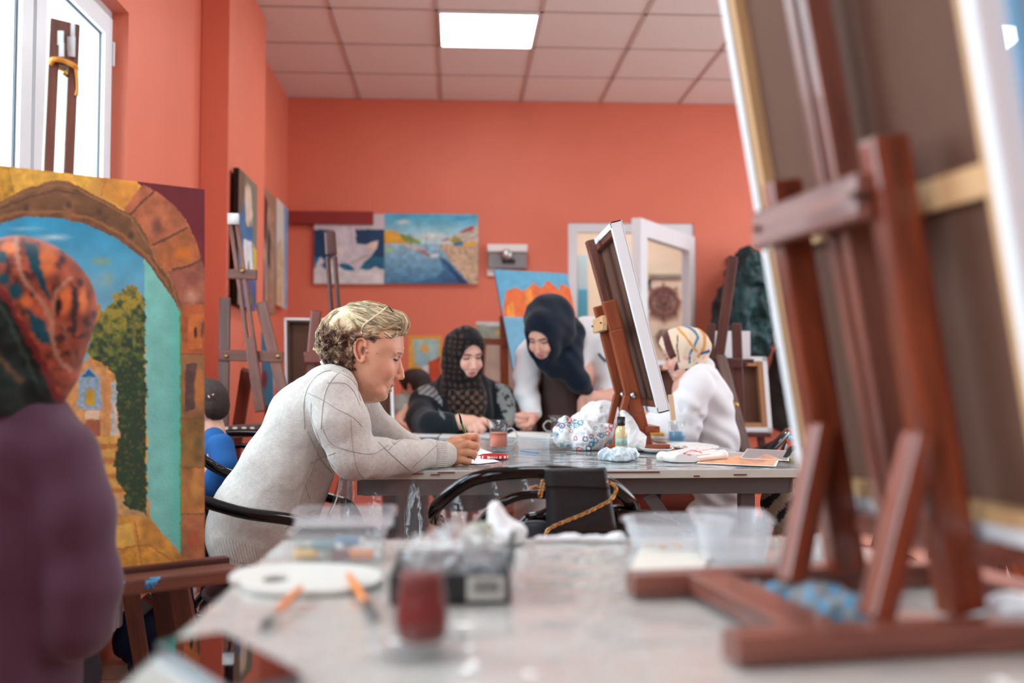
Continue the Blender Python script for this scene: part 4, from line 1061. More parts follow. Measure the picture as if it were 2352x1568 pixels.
# ---- table easels (two of the same design)
def table_easel(label, O, fd, m_up, m_mast, m_base, zb, sl, up_f, up_a, up_top, mast_top, cross_z, foot_f, foot_a, strut_f, strut_z, up_sec, mast_w, m_cross=None, cr_h=.035, knob=None, mast_sink=.06, cross_ext=(.02, .02), m_strut=None, soff=(.012, .012)):
    f = Vector((fd[0], fd[1], 0)).normalized(); a = Vector((-f.y, f.x, 0))
    L3 = lambda ff, aa, z: Vector((O[0], O[1], 0)) + f * ff + a * aa + Vector((0, 0, z))
    t = thing('table_easel', label, 'easel', L3((foot_f[0] + foot_f[1]) / 2, (foot_a[0] + foot_a[1]) / 2, TZ))
    fz = .024
    for aa in foot_a: bar('foot', L3(foot_f[0], aa, TZ + fz / 2 + .003), L3(foot_f[1], aa, TZ + fz / 2 + .003), fz, .036, m_base, t, hint=a)
    for ff in (foot_f[0] + (foot_f[1] - foot_f[0]) * .2, foot_f[1] - .05):
        bar('base_crossbar', L3(ff, foot_a[0] - .0, TZ + fz / 2 + .004), L3(ff, foot_a[1], TZ + fz / 2 + .004), .05, fz - .004, m_base, t, hint=(0, 0, 1))
    ff = lambda z: up_f - sl * (z - zb)
    for aa in up_a:
        u_ = bar('upright', L3(ff(zb), aa, zb), L3(ff(up_top), aa, up_top), up_sec[1], up_sec[0], m_up, t, hint=f, bev=.005, slot=(.22, .8, .006) if knob else None)
        st_ = bar('strut', L3(strut_f, aa - soff[1 if aa > up_a[0] else 0], zb), L3(ff(strut_z) - up_sec[0] * .4, aa - soff[1 if aa > up_a[0] else 0] * .55, strut_z), .022, .03, m_strut or m_up, t, hint=a)
        if knob: bolt(L3(ff(strut_z) , aa, strut_z) - a * (up_sec[1] * .5 + .002), .011, u_, 'Y', M_METAL)
    am = sum(up_a) / 2
    bar('mast', L3(ff(zb) + .004, am, zb + mast_sink), L3(ff(mast_top) + .004, am, mast_top), mast_w, .028, m_mast, t, hint=f, slot=(.02, .96, .010), bev=.003)
    off = up_sec[0] * .5 + .009
    bar('crossbar', L3(ff(cross_z) - off, up_a[0], cross_z), L3(ff(cross_z) - off, up_a[1], cross_z), .018, cr_h, m_cross or m_up, t, hint=(0, 0, 1), ext=cross_ext)
    bar('canvas_ledge', L3(ff(zb + .06) + .035, up_a[0] - .03, zb + .055), L3(ff(zb + .06) + .035, up_a[1] + .03, zb + .055), .05, .022, m_base, t, hint=(0, 0, 1))
    for aa in up_a: bolt(L3(ff(cross_z) - off - .007, aa, cross_z), .004, t, 'X', W_DK)
    return t, L3, ff
big, L3, ffb = table_easel('large mahogany table easel in the right foreground holding the big canvas', (.227, .816), (.99, .14), W_MAH, W_MAH2, W_MAH2,
    .795, .167, .234, (.037, .236), 1.222, 1.60, 1.168, (-.005, .42), (0.0, .262), .142, .955, (.037, .028), .040, m_cross=W_MAH2, cr_h=.042, knob=None, m_strut=W_MAH, cross_ext=(.0, .018), soff=(.010, .052))
cf = lambda z: ffb(z) + .032
zt, zb_ = 1.66, .862
tt = back_canvas3('big canvas leaning on the mahogany easel at the right, its raw back towards us', L3(cf(zt), .372, zt), L3(cf(zt), -.070, zt), L3(cf(zb_), .372, zb_), .022, .030, mid=[.615])
# painted blue front edge wrapped over the near side
fu = L3(1, 0, 0) - L3(0, 0, 0)
g = Geo(); A_ = L3(cf(zt), -.076, zt) + fu * .024; B_ = L3(cf(zb_), -.076, zb_) + fu * .024
nn = fu.cross((B_ - A_).normalized()); 
Mx = Matrix((fu, nn, (A_ - B_).normalized())).transposed().to_4x4(); Mx.translation = B_
g.box((.02, 0, (A_ - B_).length / 2), (.036, .008, (A_ - B_).length), Mx)
g.obj('painted_edge', mat('sky_blue_paint', S(120, 178, 214), .5, var=.15, vscale=6), tt, smooth=False)

small, L4, ff4 = table_easel('orange-brown table easel on the long table with a white canvas', (.40, 3.34), (1, 0), W_ORG, W_BRN, W_ORG,
    .79, .25, .236, (.03, .24), 1.28, 1.50, 1.205, (.10, .31), (-.01, .28), .13, .96, (.05, .03), .045, m_cross=W_PINE, cr_h=.05, knob=True, m_strut=W_ORG, cross_ext=(.01, .01))
cf = lambda z: ff4(z) + .045
zt, zb_ = 1.517, .905
back_canvas3('white canvas on the small table easel, seen from its side and back', L4(cf(zt) - .005, .36, zt), L4(cf(zt) - .005, -.15, zt), L4(cf(zb_) - .005, .36, zb_), .034, .04, inner=W_BRN)

# ---- light wood easel between the two headscarves
D = 5.9
t = thing('easel', 'orange light-wood easel behind the two women in headscarves', 'easel', (P(1150, 1000, D).x, D, 0))
bar('mast', P(1157, 725, D), P(1160, 1000, D), .05, .025, W_ORG, t); bar('crossbar', P(1095, 783, D - .03), P(1196, 787, D - .03), .04, .02, W_ORG, t)
bar('arm', P(1108, 780, D), P(1090, 1180, D), .045, .02, W_ORG, t); bar('arm', P(1190, 780, D), P(1215, 1180, D), .045, .02, W_ORG, t); bar('leg', P(1160, 990, D), P(1160, 1250, D + .3), .045, .02, W_ORG, t)

# ---- dark easel at the right with a white canvas, and canvases behind it
D = 4.75
t = thing('easel', 'dark brown easel in front of the hanging coats', 'easel', (P(1680, 1000, D).x, D, 0))
bar('mast', P(1684, 588, D), P(1640, 900, D), .05, .025, W_DK, t, bev=.01); bar('arm', P(1634, 742, D), P(1612, 1150, D), .042, .025, W_DK, t, bev=.01); bar('arm', P(1691, 742, D), P(1706, 1150, D), .048, .025, W_DK, t, bev=.01)
bar('crossbar', P(1616, 832, D - .03), P(1706, 834, D - .03), .05, .03, W_DK, t, bev=.01)
bar('back_leg', P(1656, 818, D - .06), P(1738, 1130, D - .75), .045, .02, W_GRY, t); bolt(P(1690, 930, D - .45), .012, t)
o = tag(box('blank_canvas', P(1632, 824, 4.95), P(1723, 760, 4.95) + Vector((0, .03, 0)), M_WHITE_CANVAS), 'small blank white canvas on the dark easel by the coats', 'canvas')
bm_ = back_canvas('upright canvas with a raw brown back and white edge, right of the dark easel', (1640, 818), (1760, 820), (1652, 990), 5.2, 5.2, 5.15, .05, .05, inner=mat('tan_wood', S(176, 128, 88), .6))
back_canvas('canvas with a tan back and white edge behind the striped-cap woman', (1497, 828), (1600, 830), (1480, 985), 5.0, 5.0, 4.95, .05, .05, inner=mat('tan_wood', S(176, 128, 88), .6))

# ---- easel legs seen beyond the foreground table (lower right)
t = thing('easel', 'varnished orange easel whose legs stand on the floor right of the foreground table', 'easel', (P(2220, 1300, 3.3).x, 3.3, 0))
def flr(p0, p1, d0, d1):
    a, b = P(p0[0], p0[1], d0), P(p1[0], p1[1], d1); return a, a + (b - a) * (a.z / (a.z - b.z))
a, b = flr((2060, 1130), (2012, 1285), 3.3, 3.3); bar('leg', a, b, .05, .03, W_ORG, t, slot=(.05, .8, .006))
a, b = flr((2165, 1130), (2152, 1330), 3.4, 3.4); bar('leg', a, b, .055, .03, W_ORG, t, slot=(.3, .95, .006))
a, b = flr((2285, 1150), (2292, 1400), 3.2, 3.2); bar('leg', a, b, .05, .03, W_MAH, t, slot=(.1, .7, .005))
a, b = flr((2300, 1200), (2362, 1370), 3.0, 3.0); bar('leg', a, b, .05, .03, W_ORG, t)
bar('lower_crossbar', P(2010, 1160, 3.28), P(2330, 1165, 3.28), .05, .03, W_ORG, t)
t = tag(bar('wood_batten', P(1900, 1100, 2.6), P(1893, 1100, 2.6) * 1.0 + Vector((-.01, 0, -.88)), .035, .02, W_PINE), 'pale pine batten standing behind the foreground table, left of the big easel strut', 'batten')

def prop_easel(label, x0, x1, y, z, mt):
    """a simple studio easel whose ledge carries a canvas"""
    t = thing('easel', label, 'easel', ((x0 + x1) / 2, y, 0))
    bar('ledge', (x0, y - .01, z - .014), (x1, y - .01, z - .014), .024, .07, mt, t)
    xm = (x0 + x1) / 2
    bar('leg', (x0 + .04, y + .045, z + .05), (x0 - .06, y, 0), .04, .02, mt, t); bar('leg', (x1 - .04, y + .045, z + .05), (x1 + .06, y, 0), .04, .02, mt, t); bar('back_leg', (xm, y + .05, z + .02), (xm, y + .45, 0), .04, .02, mt, t)
def under(o, label, mt):
    bb = [o.matrix_world @ Vector(c) for c in o.bound_box] if o.type == 'MESH' else None
    me = o.data; co = np.array([v.co[:] for v in me.vertices]) + np.array(o.location[:])
    zmin = co[:, 2].min(); low = co[co[:, 2] < zmin + .02]
    prop_easel(label, low[:, 0].min(), low[:, 0].max(), low[:, 1].mean(), zmin, mt)
under(cp, 'low easel under the blue fortress canvas', W_ORG)
for o in list(COL.objects):
    if o.name.startswith('leaning_canvas') and o is not cp:
        L_ = o['label']
        under(o, 'low easel under the ' + ('orange and pale green painting' if 'small orange' in L_ else 'beige and green canvas' if 'beige' in L_ else 'narrow blue canvas by the corner'), W_BRN)
for tx, (a, b, c_, d_) in (('low easel under the upright canvas beside the coats', (1652, 1765, 990, 5.15)), ('low easel under the tan canvas behind the striped cap', (1480, 1600, 985, 4.95))):
    prop_easel(tx, P(a, c_, d_).x, P(b, c_, d_).x, d_, P(a, c_, d_).z - .004, W_DK)
a, b = P(1622, 824, 4.95), P(1728, 824, 4.95)
te = [o for o in COL.objects if o.get('label') == 'dark brown easel in front of the hanging coats'][0]
bar('ledge', (a.x, 4.955, a.z - .011), (b.x, 4.955, a.z - .011), .02, .07, W_DK, te); bar('ledge_bracket', (P(1691, 800, 4.9).x, 4.74, a.z - .03), (P(1691, 800, 4.9).x, 4.98, a.z - .03), .02, .02, W_DK, te)
# ================================================================== PEOPLE
def poly_sd(X, Z, pts):
    """signed distance in 2D (negative inside)"""
    d = np.full(X.shape, 1e9); n = len(pts)
    for i in range(n):
        ax, az = pts[i]; bx, bz = pts[(i + 1) % n]; ex, ez = bx - ax, bz - az
        t = np.clip(((X - ax) * ex + (Z - az) * ez) / (ex * ex + ez * ez + 1e-12), 0, 1)
        d = np.minimum(d, (X - ax - t * ex) ** 2 + (Z - az - t * ez) ** 2)
    d = np.sqrt(d); ins = inpoly(X, Z, pts)
    return np.where(ins, -d, d)
HS = 2.72 / F                      # metres per pixel of the profile drawing
EX, EY = 833.0, 806.0              # ear hole = origin of the head
def hp(x, y, v=0): return ((x - EX) * HS, v * HS, (EY - y) * HS)
def inflate(sd, pts, Wfn, Rr, k, op='add', tol=1.0):
    X2, Z2 = np.meshgrid(sd.ax[0], sd.ax[2], indexing='ij')
    q = [((x - EX) * HS, (EY - y) * HS) for x, y in pts]
    d2 = poly_sd(X2, Z2, q)
    t = np.clip(-d2 / (Rr * HS), 0, 1); w_ = Wfn(X2 / HS + EX, EY - Z2 / HS) * HS * np.sqrt(1 - (1 - t) ** 2)
    w3 = w_[:, None, :]; d3 = d2[:, None, :]; Y = sd.ax[1][None, :, None]
    f = np.where(d3 > 0, np.sqrt(np.maximum(d3, 0) ** 2 + Y ** 2 * (1.0)), (np.abs(Y) - w3) * 0.75)
    sd._mix((slice(None),) * 3, f, k, op)
HEADP = [(925, 770), (927, 800), (925, 813), (917, 828), (915, 845), (911, 862), (904, 874), (901, 886), (896, 896), (891, 903), (888, 909), (880, 916), (866, 920), (849, 922), (829, 919), (812, 905), (795, 880), (775, 858), (755, 838), (744, 805), (741, 770), (750, 742), (775, 718), (810, 705), (845, 702), (880, 711), (908, 732), (921, 752)]
def head_sdf(res=.0018, old=True):
    sd = SDF((-.125, -.10, -.155), (.135, .10, .14), res)
    def Wf(x, y):
        w_ = 66 - np.clip((y - 790) / 120, 0, 1) ** 1.5 * 16
        return w_ - np.clip((x - 860) / 70, 0, 1) ** 2 * 8
    inflate(sd, HEADP, Wf, 58, 0)
    h = lambda *a: hp(*a); r = lambda v: v * HS
    for s in (-1, 1):
        sd.ell(h(918, 823, s * 25), (r(8), r(15), r(8)), k=r(7), op='sub')       # socket
        sd.ell(h(905, 824, s * 24), (r(10.5), r(12), r(9)), k=r(2))              # eye under its lid
        sd.cone(h(918, 812, s * 10), r(5), h(909, 812, s * 36), r(4.5), r(5))    # brow
        sd.ell(h(890, 852, s * 34), (r(18), r(16), r(20)), k=r(12))              # cheek
        sd.ell(h(868, 897, s * 28), (r(20), r(14), r(13)), k=r(10))              # jowl
        sd.ell(h(912, 866, s * 7.5), (r(7.5), r(5.5), r(6.5)), k=r(3))           # nostril wing
    sd.cone(h(915, 830), r(6), h(919, 850), r(7), r(6)); sd.cone(h(919, 850), r(7), h(921, 864), r(8), r(4))
    for s in (-1, 1): sd.ell(h(915, 873.5, s * 4.5), (r(4), r(2.4), r(2.4)), k=r(1), op='sub')
    sd.ell(h(898, 882), (r(8.5), r(16), r(5.5)), k=r(2.5)); sd.ell(h(892, 895.5), (r(8.5), r(15), r(5.5)), k=r(2.5))
    for s in (0,): sd.cone(h(906, 889.5, -9), r(1.1), h(899, 886, -18), r(.8), r(1.2), 'sub'); sd.cone(h(906, 889.5, 9), r(1.1), h(899, 886, 18), r(.8), r(1.2), 'sub'); sd.cone(h(908, 889.5, -9), r(1.3), h(908, 889.5, 9), r(1.3), r(1.2), 'sub')
    sd.ell(h(878, 909), (r(12), r(14), r(10)), k=r(6))
    if old:
        for s in (-1, 1):
            sd.cone(h(905, 872, s * 17), r(1.2), h(885, 893, s * 25), r(1), r(5), 'sub')    # nasolabial fold
            sd.cone(h(853, 905, s * 30), r(1.5), h(868, 914, s * 22), r(1.5), r(4), 'sub')
        sd.ell(h(846, 915), (r(26), r(26), r(9)), k=r(10))
    for s in (-1, 1):                                                                    # ears
        rot = Matrix.Rotation(R(-6), 3, 'Y') @ Matrix.Rotation(R(s * 14), 3, 'Z')
        sd.ell(h(834, 806, s * 63), (r(12), r(5), r(24)), rot, k=r(3))
        pth = [(845, 800), (846, 788), (838, 780), (828, 782), (822, 794), (822, 808), (826, 820), (831, 829), (837, 832), (842, 828), (843, 818)]
        for (a, b) in zip(pth[:-1], pth[1:]):
            va = 68 + (845 - a[0]) * .12; vb = 68 + (845 - b[0]) * .12
            sd.cone(h(a[0], a[1], s * va), r(3.0), h(b[0], b[1], s * vb), r(3.0), r(1.5))
        sd.ell(h(839, 824, s * 67), (r(5), r(4), r(7)), k=r(3))
        sd.cone(h(836, 792, s * 67), r(2), h(830, 806, s * 67), r(2), r(2))
        sd.ell(h(841, 808, s * 69), (r(5.5), r(6), r(10)), k=r(2), op='sub'); sd.ell(h(828, 796, s * 71), (r(2), r(4), r(9)), k=r(1.5), op='sub')
        sd.ell(h(848, 809, s * 65), (r(3), r(3.5), r(4)), k=r(2))
    sd.cone(h(806, 862), r(40), h(780, 905), r(46), r(14))
    sd.disp(lambda x, y, z: n3(x, y, z, .012, 2) * .0004 + n3(x, y, z, .004, 5) * .00012)
    return sd.mesh()
def head_cols(v, skin, lip, eye=(46, 34, 32), brow=(120, 92, 76), dark=1.0, lw=1.5):
    x = v[:, 0] / HS + EX; y = EY - v[:, 2] / HS; l = np.abs(v[:, 1] / HS)
    c = np.empty((len(v), 3)); c[:] = skin
    n = n3(v[:, 0], v[:, 1], v[:, 2], .014, 3)[:, None]
    c = c * (1 + n * .035)
    def mixc(k, col, a=1.0):
        nonlocal c
        kk = np.clip(k, 0, 1)[:, None] * a; c = c * (1 - kk) + np.array(col, float) * kk
    g = lambda cx, cy, cl, rx, ry, rl: np.exp(-(((x - cx) / rx) ** 2 + ((y - cy) / ry) ** 2 + ((l - cl) / rl) ** 2))
    red = np.array(skin) * np.array([1.02, .80, .78])
    mixc(g(890, 852, 40, 18, 18, 14), red, .55); mixc(g(922, 866, 0, 9, 9, 12), red, .5); mixc(g(832, 806, 68, 16, 28, 10), red, .55)
    mixc(g(840, 808, 66, 5, 9, 4), np.array(skin) * .45, .8)
    mixc(np.clip((g(900, 883, 0, 11, 5.5, 19) - .35) * 5, 0, 1), lip, .8); mixc(np.clip((g(897, 895.5, 0, 11, 6.5, 18) - .35) * 5, 0, 1), lip, .85)
    mixc(((np.abs(y - (888.5 + l * -.1)) < 1.3) & (l < 17) & (x > 896)) * 1.0, np.array(lip) * .55, .7)
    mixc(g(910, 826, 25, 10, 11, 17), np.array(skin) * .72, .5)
    lash = (np.abs(y - (828.2 - ((l - 25) / 12) ** 2 * 2.5)) < lw) & (l > 13) & (l < 37) & (x > 898)
    mixc(lash * 1.0, eye, dark)
    iris = ((l - 24) ** 2 / 36 + (y - 826) ** 2 / 8 < 1) & (x > 905); mixc(iris * 1.0, np.array(eye) * 1.2, .8 * dark)
    bw = (np.abs(y - (812 - (l - 24) * .06)) < 1.5 * lw) & (l > 9) & (l < 38) & (x > 895); mixc(bw * 1.0, brow, .75)
    mixc((g(915, 873.5, 4.5, 4, 2.4, 2.4) > .5) * 1.0, (60, 25, 20), .8)
    return c
HV, HF = head_sdf(.0018, True)
HV2, HF2 = head_sdf(.0024, False)

M_SKIN = mat('skin', rough=0.45, attr='paint', sss=0.25, bump=.06, bscale=500)
def place_head(vf, cen, rot, scl=1.0):
    v, f = vf
    Q = np.array(rot.to_3x3()); return v @ Q.T * scl + np.array(cen), f
def J(px, py, d, rp): return (tuple(P(px, py, d)), rp * d / F)
def limb(sd, js, k=.012, op='add'): return sd.chain([J(*q) for q in js], k, op)
def cloth_mesh(boxpx, d0, d1, res):
    a = P(boxpx[0], boxpx[3], d1); b = P(boxpx[2], boxpx[1], d1); a2 = P(boxpx[0], boxpx[3], d0); b2 = P(boxpx[2], boxpx[1], d0)
    lo = (min(a.x, a2.x), d0, min(a.z, a2.z)); hi = (max(b.x, b2.x), d1, max(b.z, b2.z))
    return SDF(lo, hi, res)
def paint_mesh(name, vf, fn, m, par, extra=None):
    v, f = vf; px, py = to_px(v); return mk(name, v, f, m, par, smooth=True, cols=fn(px, py, v))
def body_mesh(par, parts, label=None, m=None):
    """parts = [(verts, faces, colours255)] -> ONE skin mesh"""
    V, Fc, Cc, n = [], [], [], 0
    for v, f, c in parts:
        c = np.asarray(c, float)
        if c.ndim == 1: c = np.tile(c, (len(v), 1))
        V.append(v); Fc.append(f + n); Cc.append(c); n += len(v)
    return mk('body', np.vstack(V), np.vstack(Fc), m or M_SKIN, par, smooth=True, cols=Sn(np.clip(np.vstack(Cc), 0, 255)))

# ---------------------------------------------------------------- the woman in the grey sweater
SK2 = (222, 168, 140)
p2 = thing('person', 'seated woman with curly blonde hair in a pale grey knitted sweater, painting', 'person', (P(600, 1290, 2.75).x, 2.75, 0))
D2 = 2.72
headc = P(EX, EY, D2)
hv, hf = place_head((HV, HF), headc, Matrix.Identity(3))
hcol = head_cols(HV, SK2, (176, 112, 102))
# hand and brush
DH = 2.80
sd = cloth_mesh((985, 975, 1120, 1085), 2.70, 2.88, .0015)
h = lambda px, py, dd=0, rp=10: J(px, py, DH + dd, rp)
sd.chain([h(975, 1045, 0, 19), h(1012, 1040, 0, 20), h(1035, 1036, 0, 22)], .012)
def pe(c, r3, rot=None, k=.006, op='add'): sd.ell(tuple(P(c[0], c[1], DH + c[2])), tuple(q * DH / F for q in r3), rot, k, op)
pe((1050, 1022, -.002), (26, 14, 22), Matrix.Rotation(R(20), 3, 'Y'), .012); pe((1050, 1045, .0), (24, 15, 18), Matrix.Rotation(R(-5), 3, 'Y'), .012)
pe((1040, 1055, .004), (24, 16, 13), None, .012)
kk = .0035
sd.chain([h(1052, 1008, .0, 9.5), h(1074, 1003, -.004, 8.8), h(1092, 1002, .0, 8.0), h(1096, 1008, .014, 7.2), h(1088, 1013, .024, 6.5)], kk)      # index
sd.chain([h(1052, 1022, -.006, 10), h(1075, 1020, -.012, 9), h(1093, 1023, -.006, 8.2), h(1094, 1030, .010, 7.4), h(1084, 1036, .018, 6.5)], kk)  # middle
sd.chain([h(1052, 1038, -.006, 10), h(1074, 1038, -.012, 8.6), h(1089, 1041, -.006, 7.8), h(1088, 1047, .008, 7), h(1078, 1049, .014, 6.2)], kk)   # ring
sd.chain([h(1046, 1052, -.004, 9.5), h(1064, 1055, -.010, 8), h(1076, 1058, -.004, 7), h(1073, 1062, .007, 6.2), h(1064, 1062, .012, 5.6)], kk)    # little
sd.chain([h(1040, 1035, .018, 10), h(1062, 1028, .030, 9), h(1080, 1020, .034, 7.8), h(1090, 1017, .032, 6.5)], .005)                             # thumb
for (a, b) in (((1030, 1020), (1066, 1010)), ((1026, 1030), (1066, 1024)), ((1026, 1040), (1062, 1040))):
    sd.cone(tuple(P(a[0], a[1], DH - .013)), .0022, tuple(P(b[0], b[1], DH - .016)), .0026, .006)
for q in ((1067, 1004, -.010), (1068, 1021, -.016), (1066, 1038, -.016)): pe(q, (6, 5, 6), None, .004)
sd.disp(lambda x, y, z: n3(x, y, z, .006, 4) * .0003)
v_, f_ = sd.mesh()
n = n3(v_[:, 0], v_[:, 1], v_[:, 2], .010, 8)[:, None]
hc_ = np.array([218, 162, 128.]) * (1 + n * .06)
px, py = to_px(v_); kn = np.zeros(len(v_))
for q in ((1067, 1004), (1068, 1021), (1066, 1038), (1095, 1004), (1094, 1026), (1090, 1043)): kn = np.maximum(kn, np.exp(-((px - q[0]) ** 2 + (py - q[1]) ** 2) / 40))
hc_ = hc_ * (1 - kn[:, None] * .3) + np.array([200, 122, 98.]) * kn[:, None] * .3
# torso, neck and arms beneath the clothes
sb = cloth_mesh((440, 800, 1060, 1420), 2.3, 3.2, .008)
for o_ in (-.07, .07): limb(sb, [(600, 1205, D2 + o_, 92), (650, 1090, D2 + o_, 76), (712, 965, D2 + o_, 70), (762, 900, D2 + o_, 52)], .03)
limb(sb, [(800, 862, D2, 38), (772, 905, D2, 46)], .02)
limb(sb, [(766, 905, 2.53, 42), (812, 1045, 2.50, 33), (925, 1050, 2.62, 27), (1012, 1042, 2.77, 19)]); limb(sb, [(790, 900, 2.92, 40), (872, 990, 3.0, 28), (945, 1030, 3.0, 20)])
vb, fb = sb.mesh()
body_mesh(p2, [(hv, hf, hcol), (v_, f_, hc_), (vb, fb, SK2)])

# sweater
ss = cloth_mesh((455, 790, 1050, 1320), 2.28, 3.2, .0035)
for o_ in (-.075, 0, .075): limb(ss, [(594, 1230, D2 + o_, 112), (606, 1190, D2 + o_, 112), (655, 1088, D2 + o_, 97), (716, 965, D2 + o_, 92), (760, 898, D2 + o_ * .9, 62)], .03)
ss.cone(*J(770, 885, D2, 54), *J(774, 872, D2, 46), .02)
limb(ss, [(764, 910, 2.53, 60), (783, 970, 2.50, 62), (812, 1046, 2.49, 52), (868, 1052, 2.56, 43), (930, 1049, 2.63, 38), (985, 1045, 2.72, 32), (1022, 1042, 2.78, 29)], .016)
limb(ss, [(800, 900, 2.92, 56), (850, 965, 2.98, 36), (885, 992, 3.0, 33), (950, 1026, 3.0, 25)], .016)
for (a, b) in (((872, 950), (856, 972)), ((893, 966), (876, 990)), ((914, 984), (898, 1004))): ss.cone(*J(a[0], a[1], 2.90, 3), *J(b[0], b[1], 2.86, 3), .010, 'sub')
# folds at the elbow, the armpit and the hem
for (a, b) in (((832, 968), (872, 1004)), ((838, 992), (880, 1018)), ((905, 1010), (898, 1040)), ((940, 1012), (935, 1045)), ((708, 990), (742, 1052)), ((975, 1014), (965, 1040))):
    ss.cone(*J(a[0], a[1], 2.44 if a[0] < 890 else 2.56, 5), *J(b[0], b[1], 2.43 if a[0] < 890 else 2.56, 4), .014, 'sub')
def cut_px(x, y, z):
    pr = np.stack([x.ravel(), y.ravel(), z.ravel()], 1); a, b = to_px(pr)
    return a.reshape(x.shape), b.reshape(x.shape)
def hemcut(x, y, z):      # below the ribbed hem line
    a, b = cut_px(x, y, z); return -((b - (1268 + (a - 500) * .22)) * D2 / F)
ss.field(hemcut, .004, 'sub', lo=tuple(P(440, 1330, 2.2)), hi=(P(800, 1200, 2.2).x, 3.2, P(800, 1200, 2.9).z))
def neckcut(x, y, z):     # opening of the collar
    a, b = cut_px(x, y, z); n1 = (735 - a) * -.0 
    return ((b - 862) - (a - 790) * 1.15) * -0.0 + np.sqrt((x - NC[0]) ** 2 + (y - NC[1]) ** 2 + (z - NC[2]) ** 2) - NR
NC = P(826, 838, D2); NR = 70 * D2 / F
ss.field(neckcut, .004, 'sub')
ss.disp(lambda x, y, z: n3(x, y, z, .05, 1) * .0035 + n3(x, y, z, .017, 6) * .0012)
sv, sf = ss.mesh()
spx, spy = to_px(sv)
cs = np.empty((len(sv), 3)); cs[:] = (208, 203, 197)
nn_ = n3(sv[:, 0], sv[:, 1], sv[:, 2], .006, 3); cs *= (1 + nn_ * .035)[:, None]
M_KNIT = mat('grey_knit_wool', rough=.95, attr='paint', var=.10, vscale=260, bump=.7, bscale=420, sheen=.3, spec=.2)
def rib(m):       # ribbing driven by the painted alpha is left to geometry; plain knit elsewhere
    return m
sweater = mk('sweater', sv, sf, M_KNIT, p2, smooth=True, cols=Sn(cs))
bvh = BVHTree.FromPolygons([tuple(q) for q in sv], [tuple(q) for q in sf.tolist()])
CO = Vector((0, 0, 1.0))
def drop(px, py, tree=None, lift=.001):
    d = (P(px, py, 1.0) - CO).normalized(); hit = (tree or bvh).ray_cast(CO, d)
    return hit[0] + hit[1] * lift * (1 if hit[1].dot(d) < 0 else -1) if hit[0] else None
def seam(poly, r, m, par, tree=None, name='seam', step=6, lift=.0004, dash=False):
    g = Geo(); run = []
    pts = []
    for (a, b) in zip(poly[:-1], poly[1:]):
        k = max(1, int(math.hypot(b[0] - a[0], b[1] - a[1]) / step))
        for i in range(k): pts.append((a[0] + (b[0] - a[0]) * i / k, a[1] + (b[1] - a[1]) * i / k))
    pts.append(poly[-1])
    for i, q in enumerate(pts):
        h_ = drop(q[0], q[1], tree, lift)
        if h_ is None or (run and (h_ - run[-1]).length > .09):
            if len(run) > 1: g.tube(run, r, 5, sp=False)
            run = [h_] if h_ is not None else []
        else: run.append(h_)
    if len(run) > 1: g.tube(run, r, 5, sp=False)
    return g
def curve(pts, n=6): return [(q.x, q.y) for q in spline([Vector((a, b, 0)) for a, b in pts], n)]
lines = [[(706, 902), (740, 918), (775, 940), (810, 958), (832, 980)], [(738, 985), (742, 930), (752, 890), (772, 862), (790, 850)],
         [(742, 985), (760, 1018), (800, 1034), (838, 1042), (862, 1040), (892, 1022)], [(806, 962), (808, 1000), (812, 1040), (822, 1080), (838, 1098)],
         [(868, 1014), (900, 1045), (935, 1075), (960, 1092)], [(892, 1034), (905, 1020), (925, 1008)], [(948, 1072), (975, 1048), (1004, 1022)],
         [(715, 925), (716, 960), (730, 1000), (745, 1040), (768, 1075)], [(752, 880), (790, 880), (812, 898), (826, 930)]]
gg = Geo()
M_THREAD = mat('dark_grey_thread', S(150, 146, 142), .9)
for L_ in lines:
    q = seam(curve(L_, 4), .0008, None, None, step=4)
    if q.v: q.obj('diamond_line', M_THREAD, sweater)
gg = Geo()
for L_ in ([(700, 985), (698, 930), (708, 890), (730, 862), (752, 852), (775, 855), (800, 866), (818, 885), (828, 920)], [(732, 1020), (720, 1070), (702, 1110), (685, 1160), (668, 1200), (655, 1215)], [(705, 990), (735, 1050), (768, 1090)]):
    q = seam(curve(L_, 5), .0013, None, None, step=4); gg.add(q.v, q.f)
gg.obj('seam', mat('seam_thread', S(170, 165, 158), .9), sweater)
gg = Geo()
for L_ in ([(712, 1065), (745, 1048), (770, 1040)], [(700, 1110), (711, 1146)], [(705, 1180), (760, 1150), (790, 1120)]):
    q = seam(L_, .0008, None, None, step=4)
    if q.v: q.obj('diamond_line', M_THREAD, sweater)
# ribbed cuff, hem and collar
def ribs(rows, r, name):
    gg = Geo()
    for L_ in rows:
        q = seam(L_, r, None, None, step=5, lift=.0002); gg.add(q.v, q.f)
    return gg.obj(name, M_KNIT2, sweater) if gg.v else None
M_KNIT2 = mat('grey_rib_wool', S(206, 200, 192), .95, bump=.5, bscale=400)
ribs([[(1004 + abs(i - 7) * -.4, 1013 + i * 4.1), (1016, 1012.5 + i * 4.15), (1028 - abs(i - 7) * .35, 1014 + i * 4.0)] for i in range(15)], .0016, 'ribbed_cuff')
ribs([[(482 + i * 7.2, 1226 + i * 1.7), (487 + i * 7.2, 1250 + i * 1.65), (496 + i * 7.1, 1280 + i * 1.6)] for i in range(26)], .0015, 'ribbed_hem')
gg = Geo()
ring = []
for i in range(40):
    a = 2 * math.pi * i / 40
    ring.append(a)
ax_ = (P(826, 838, D2) - P(782, 880, D2)).normalized(); e1 = Vector((0, 1, 0)); e2 = ax_.cross(e1).normalized()
cen = P(788, 870, D2)
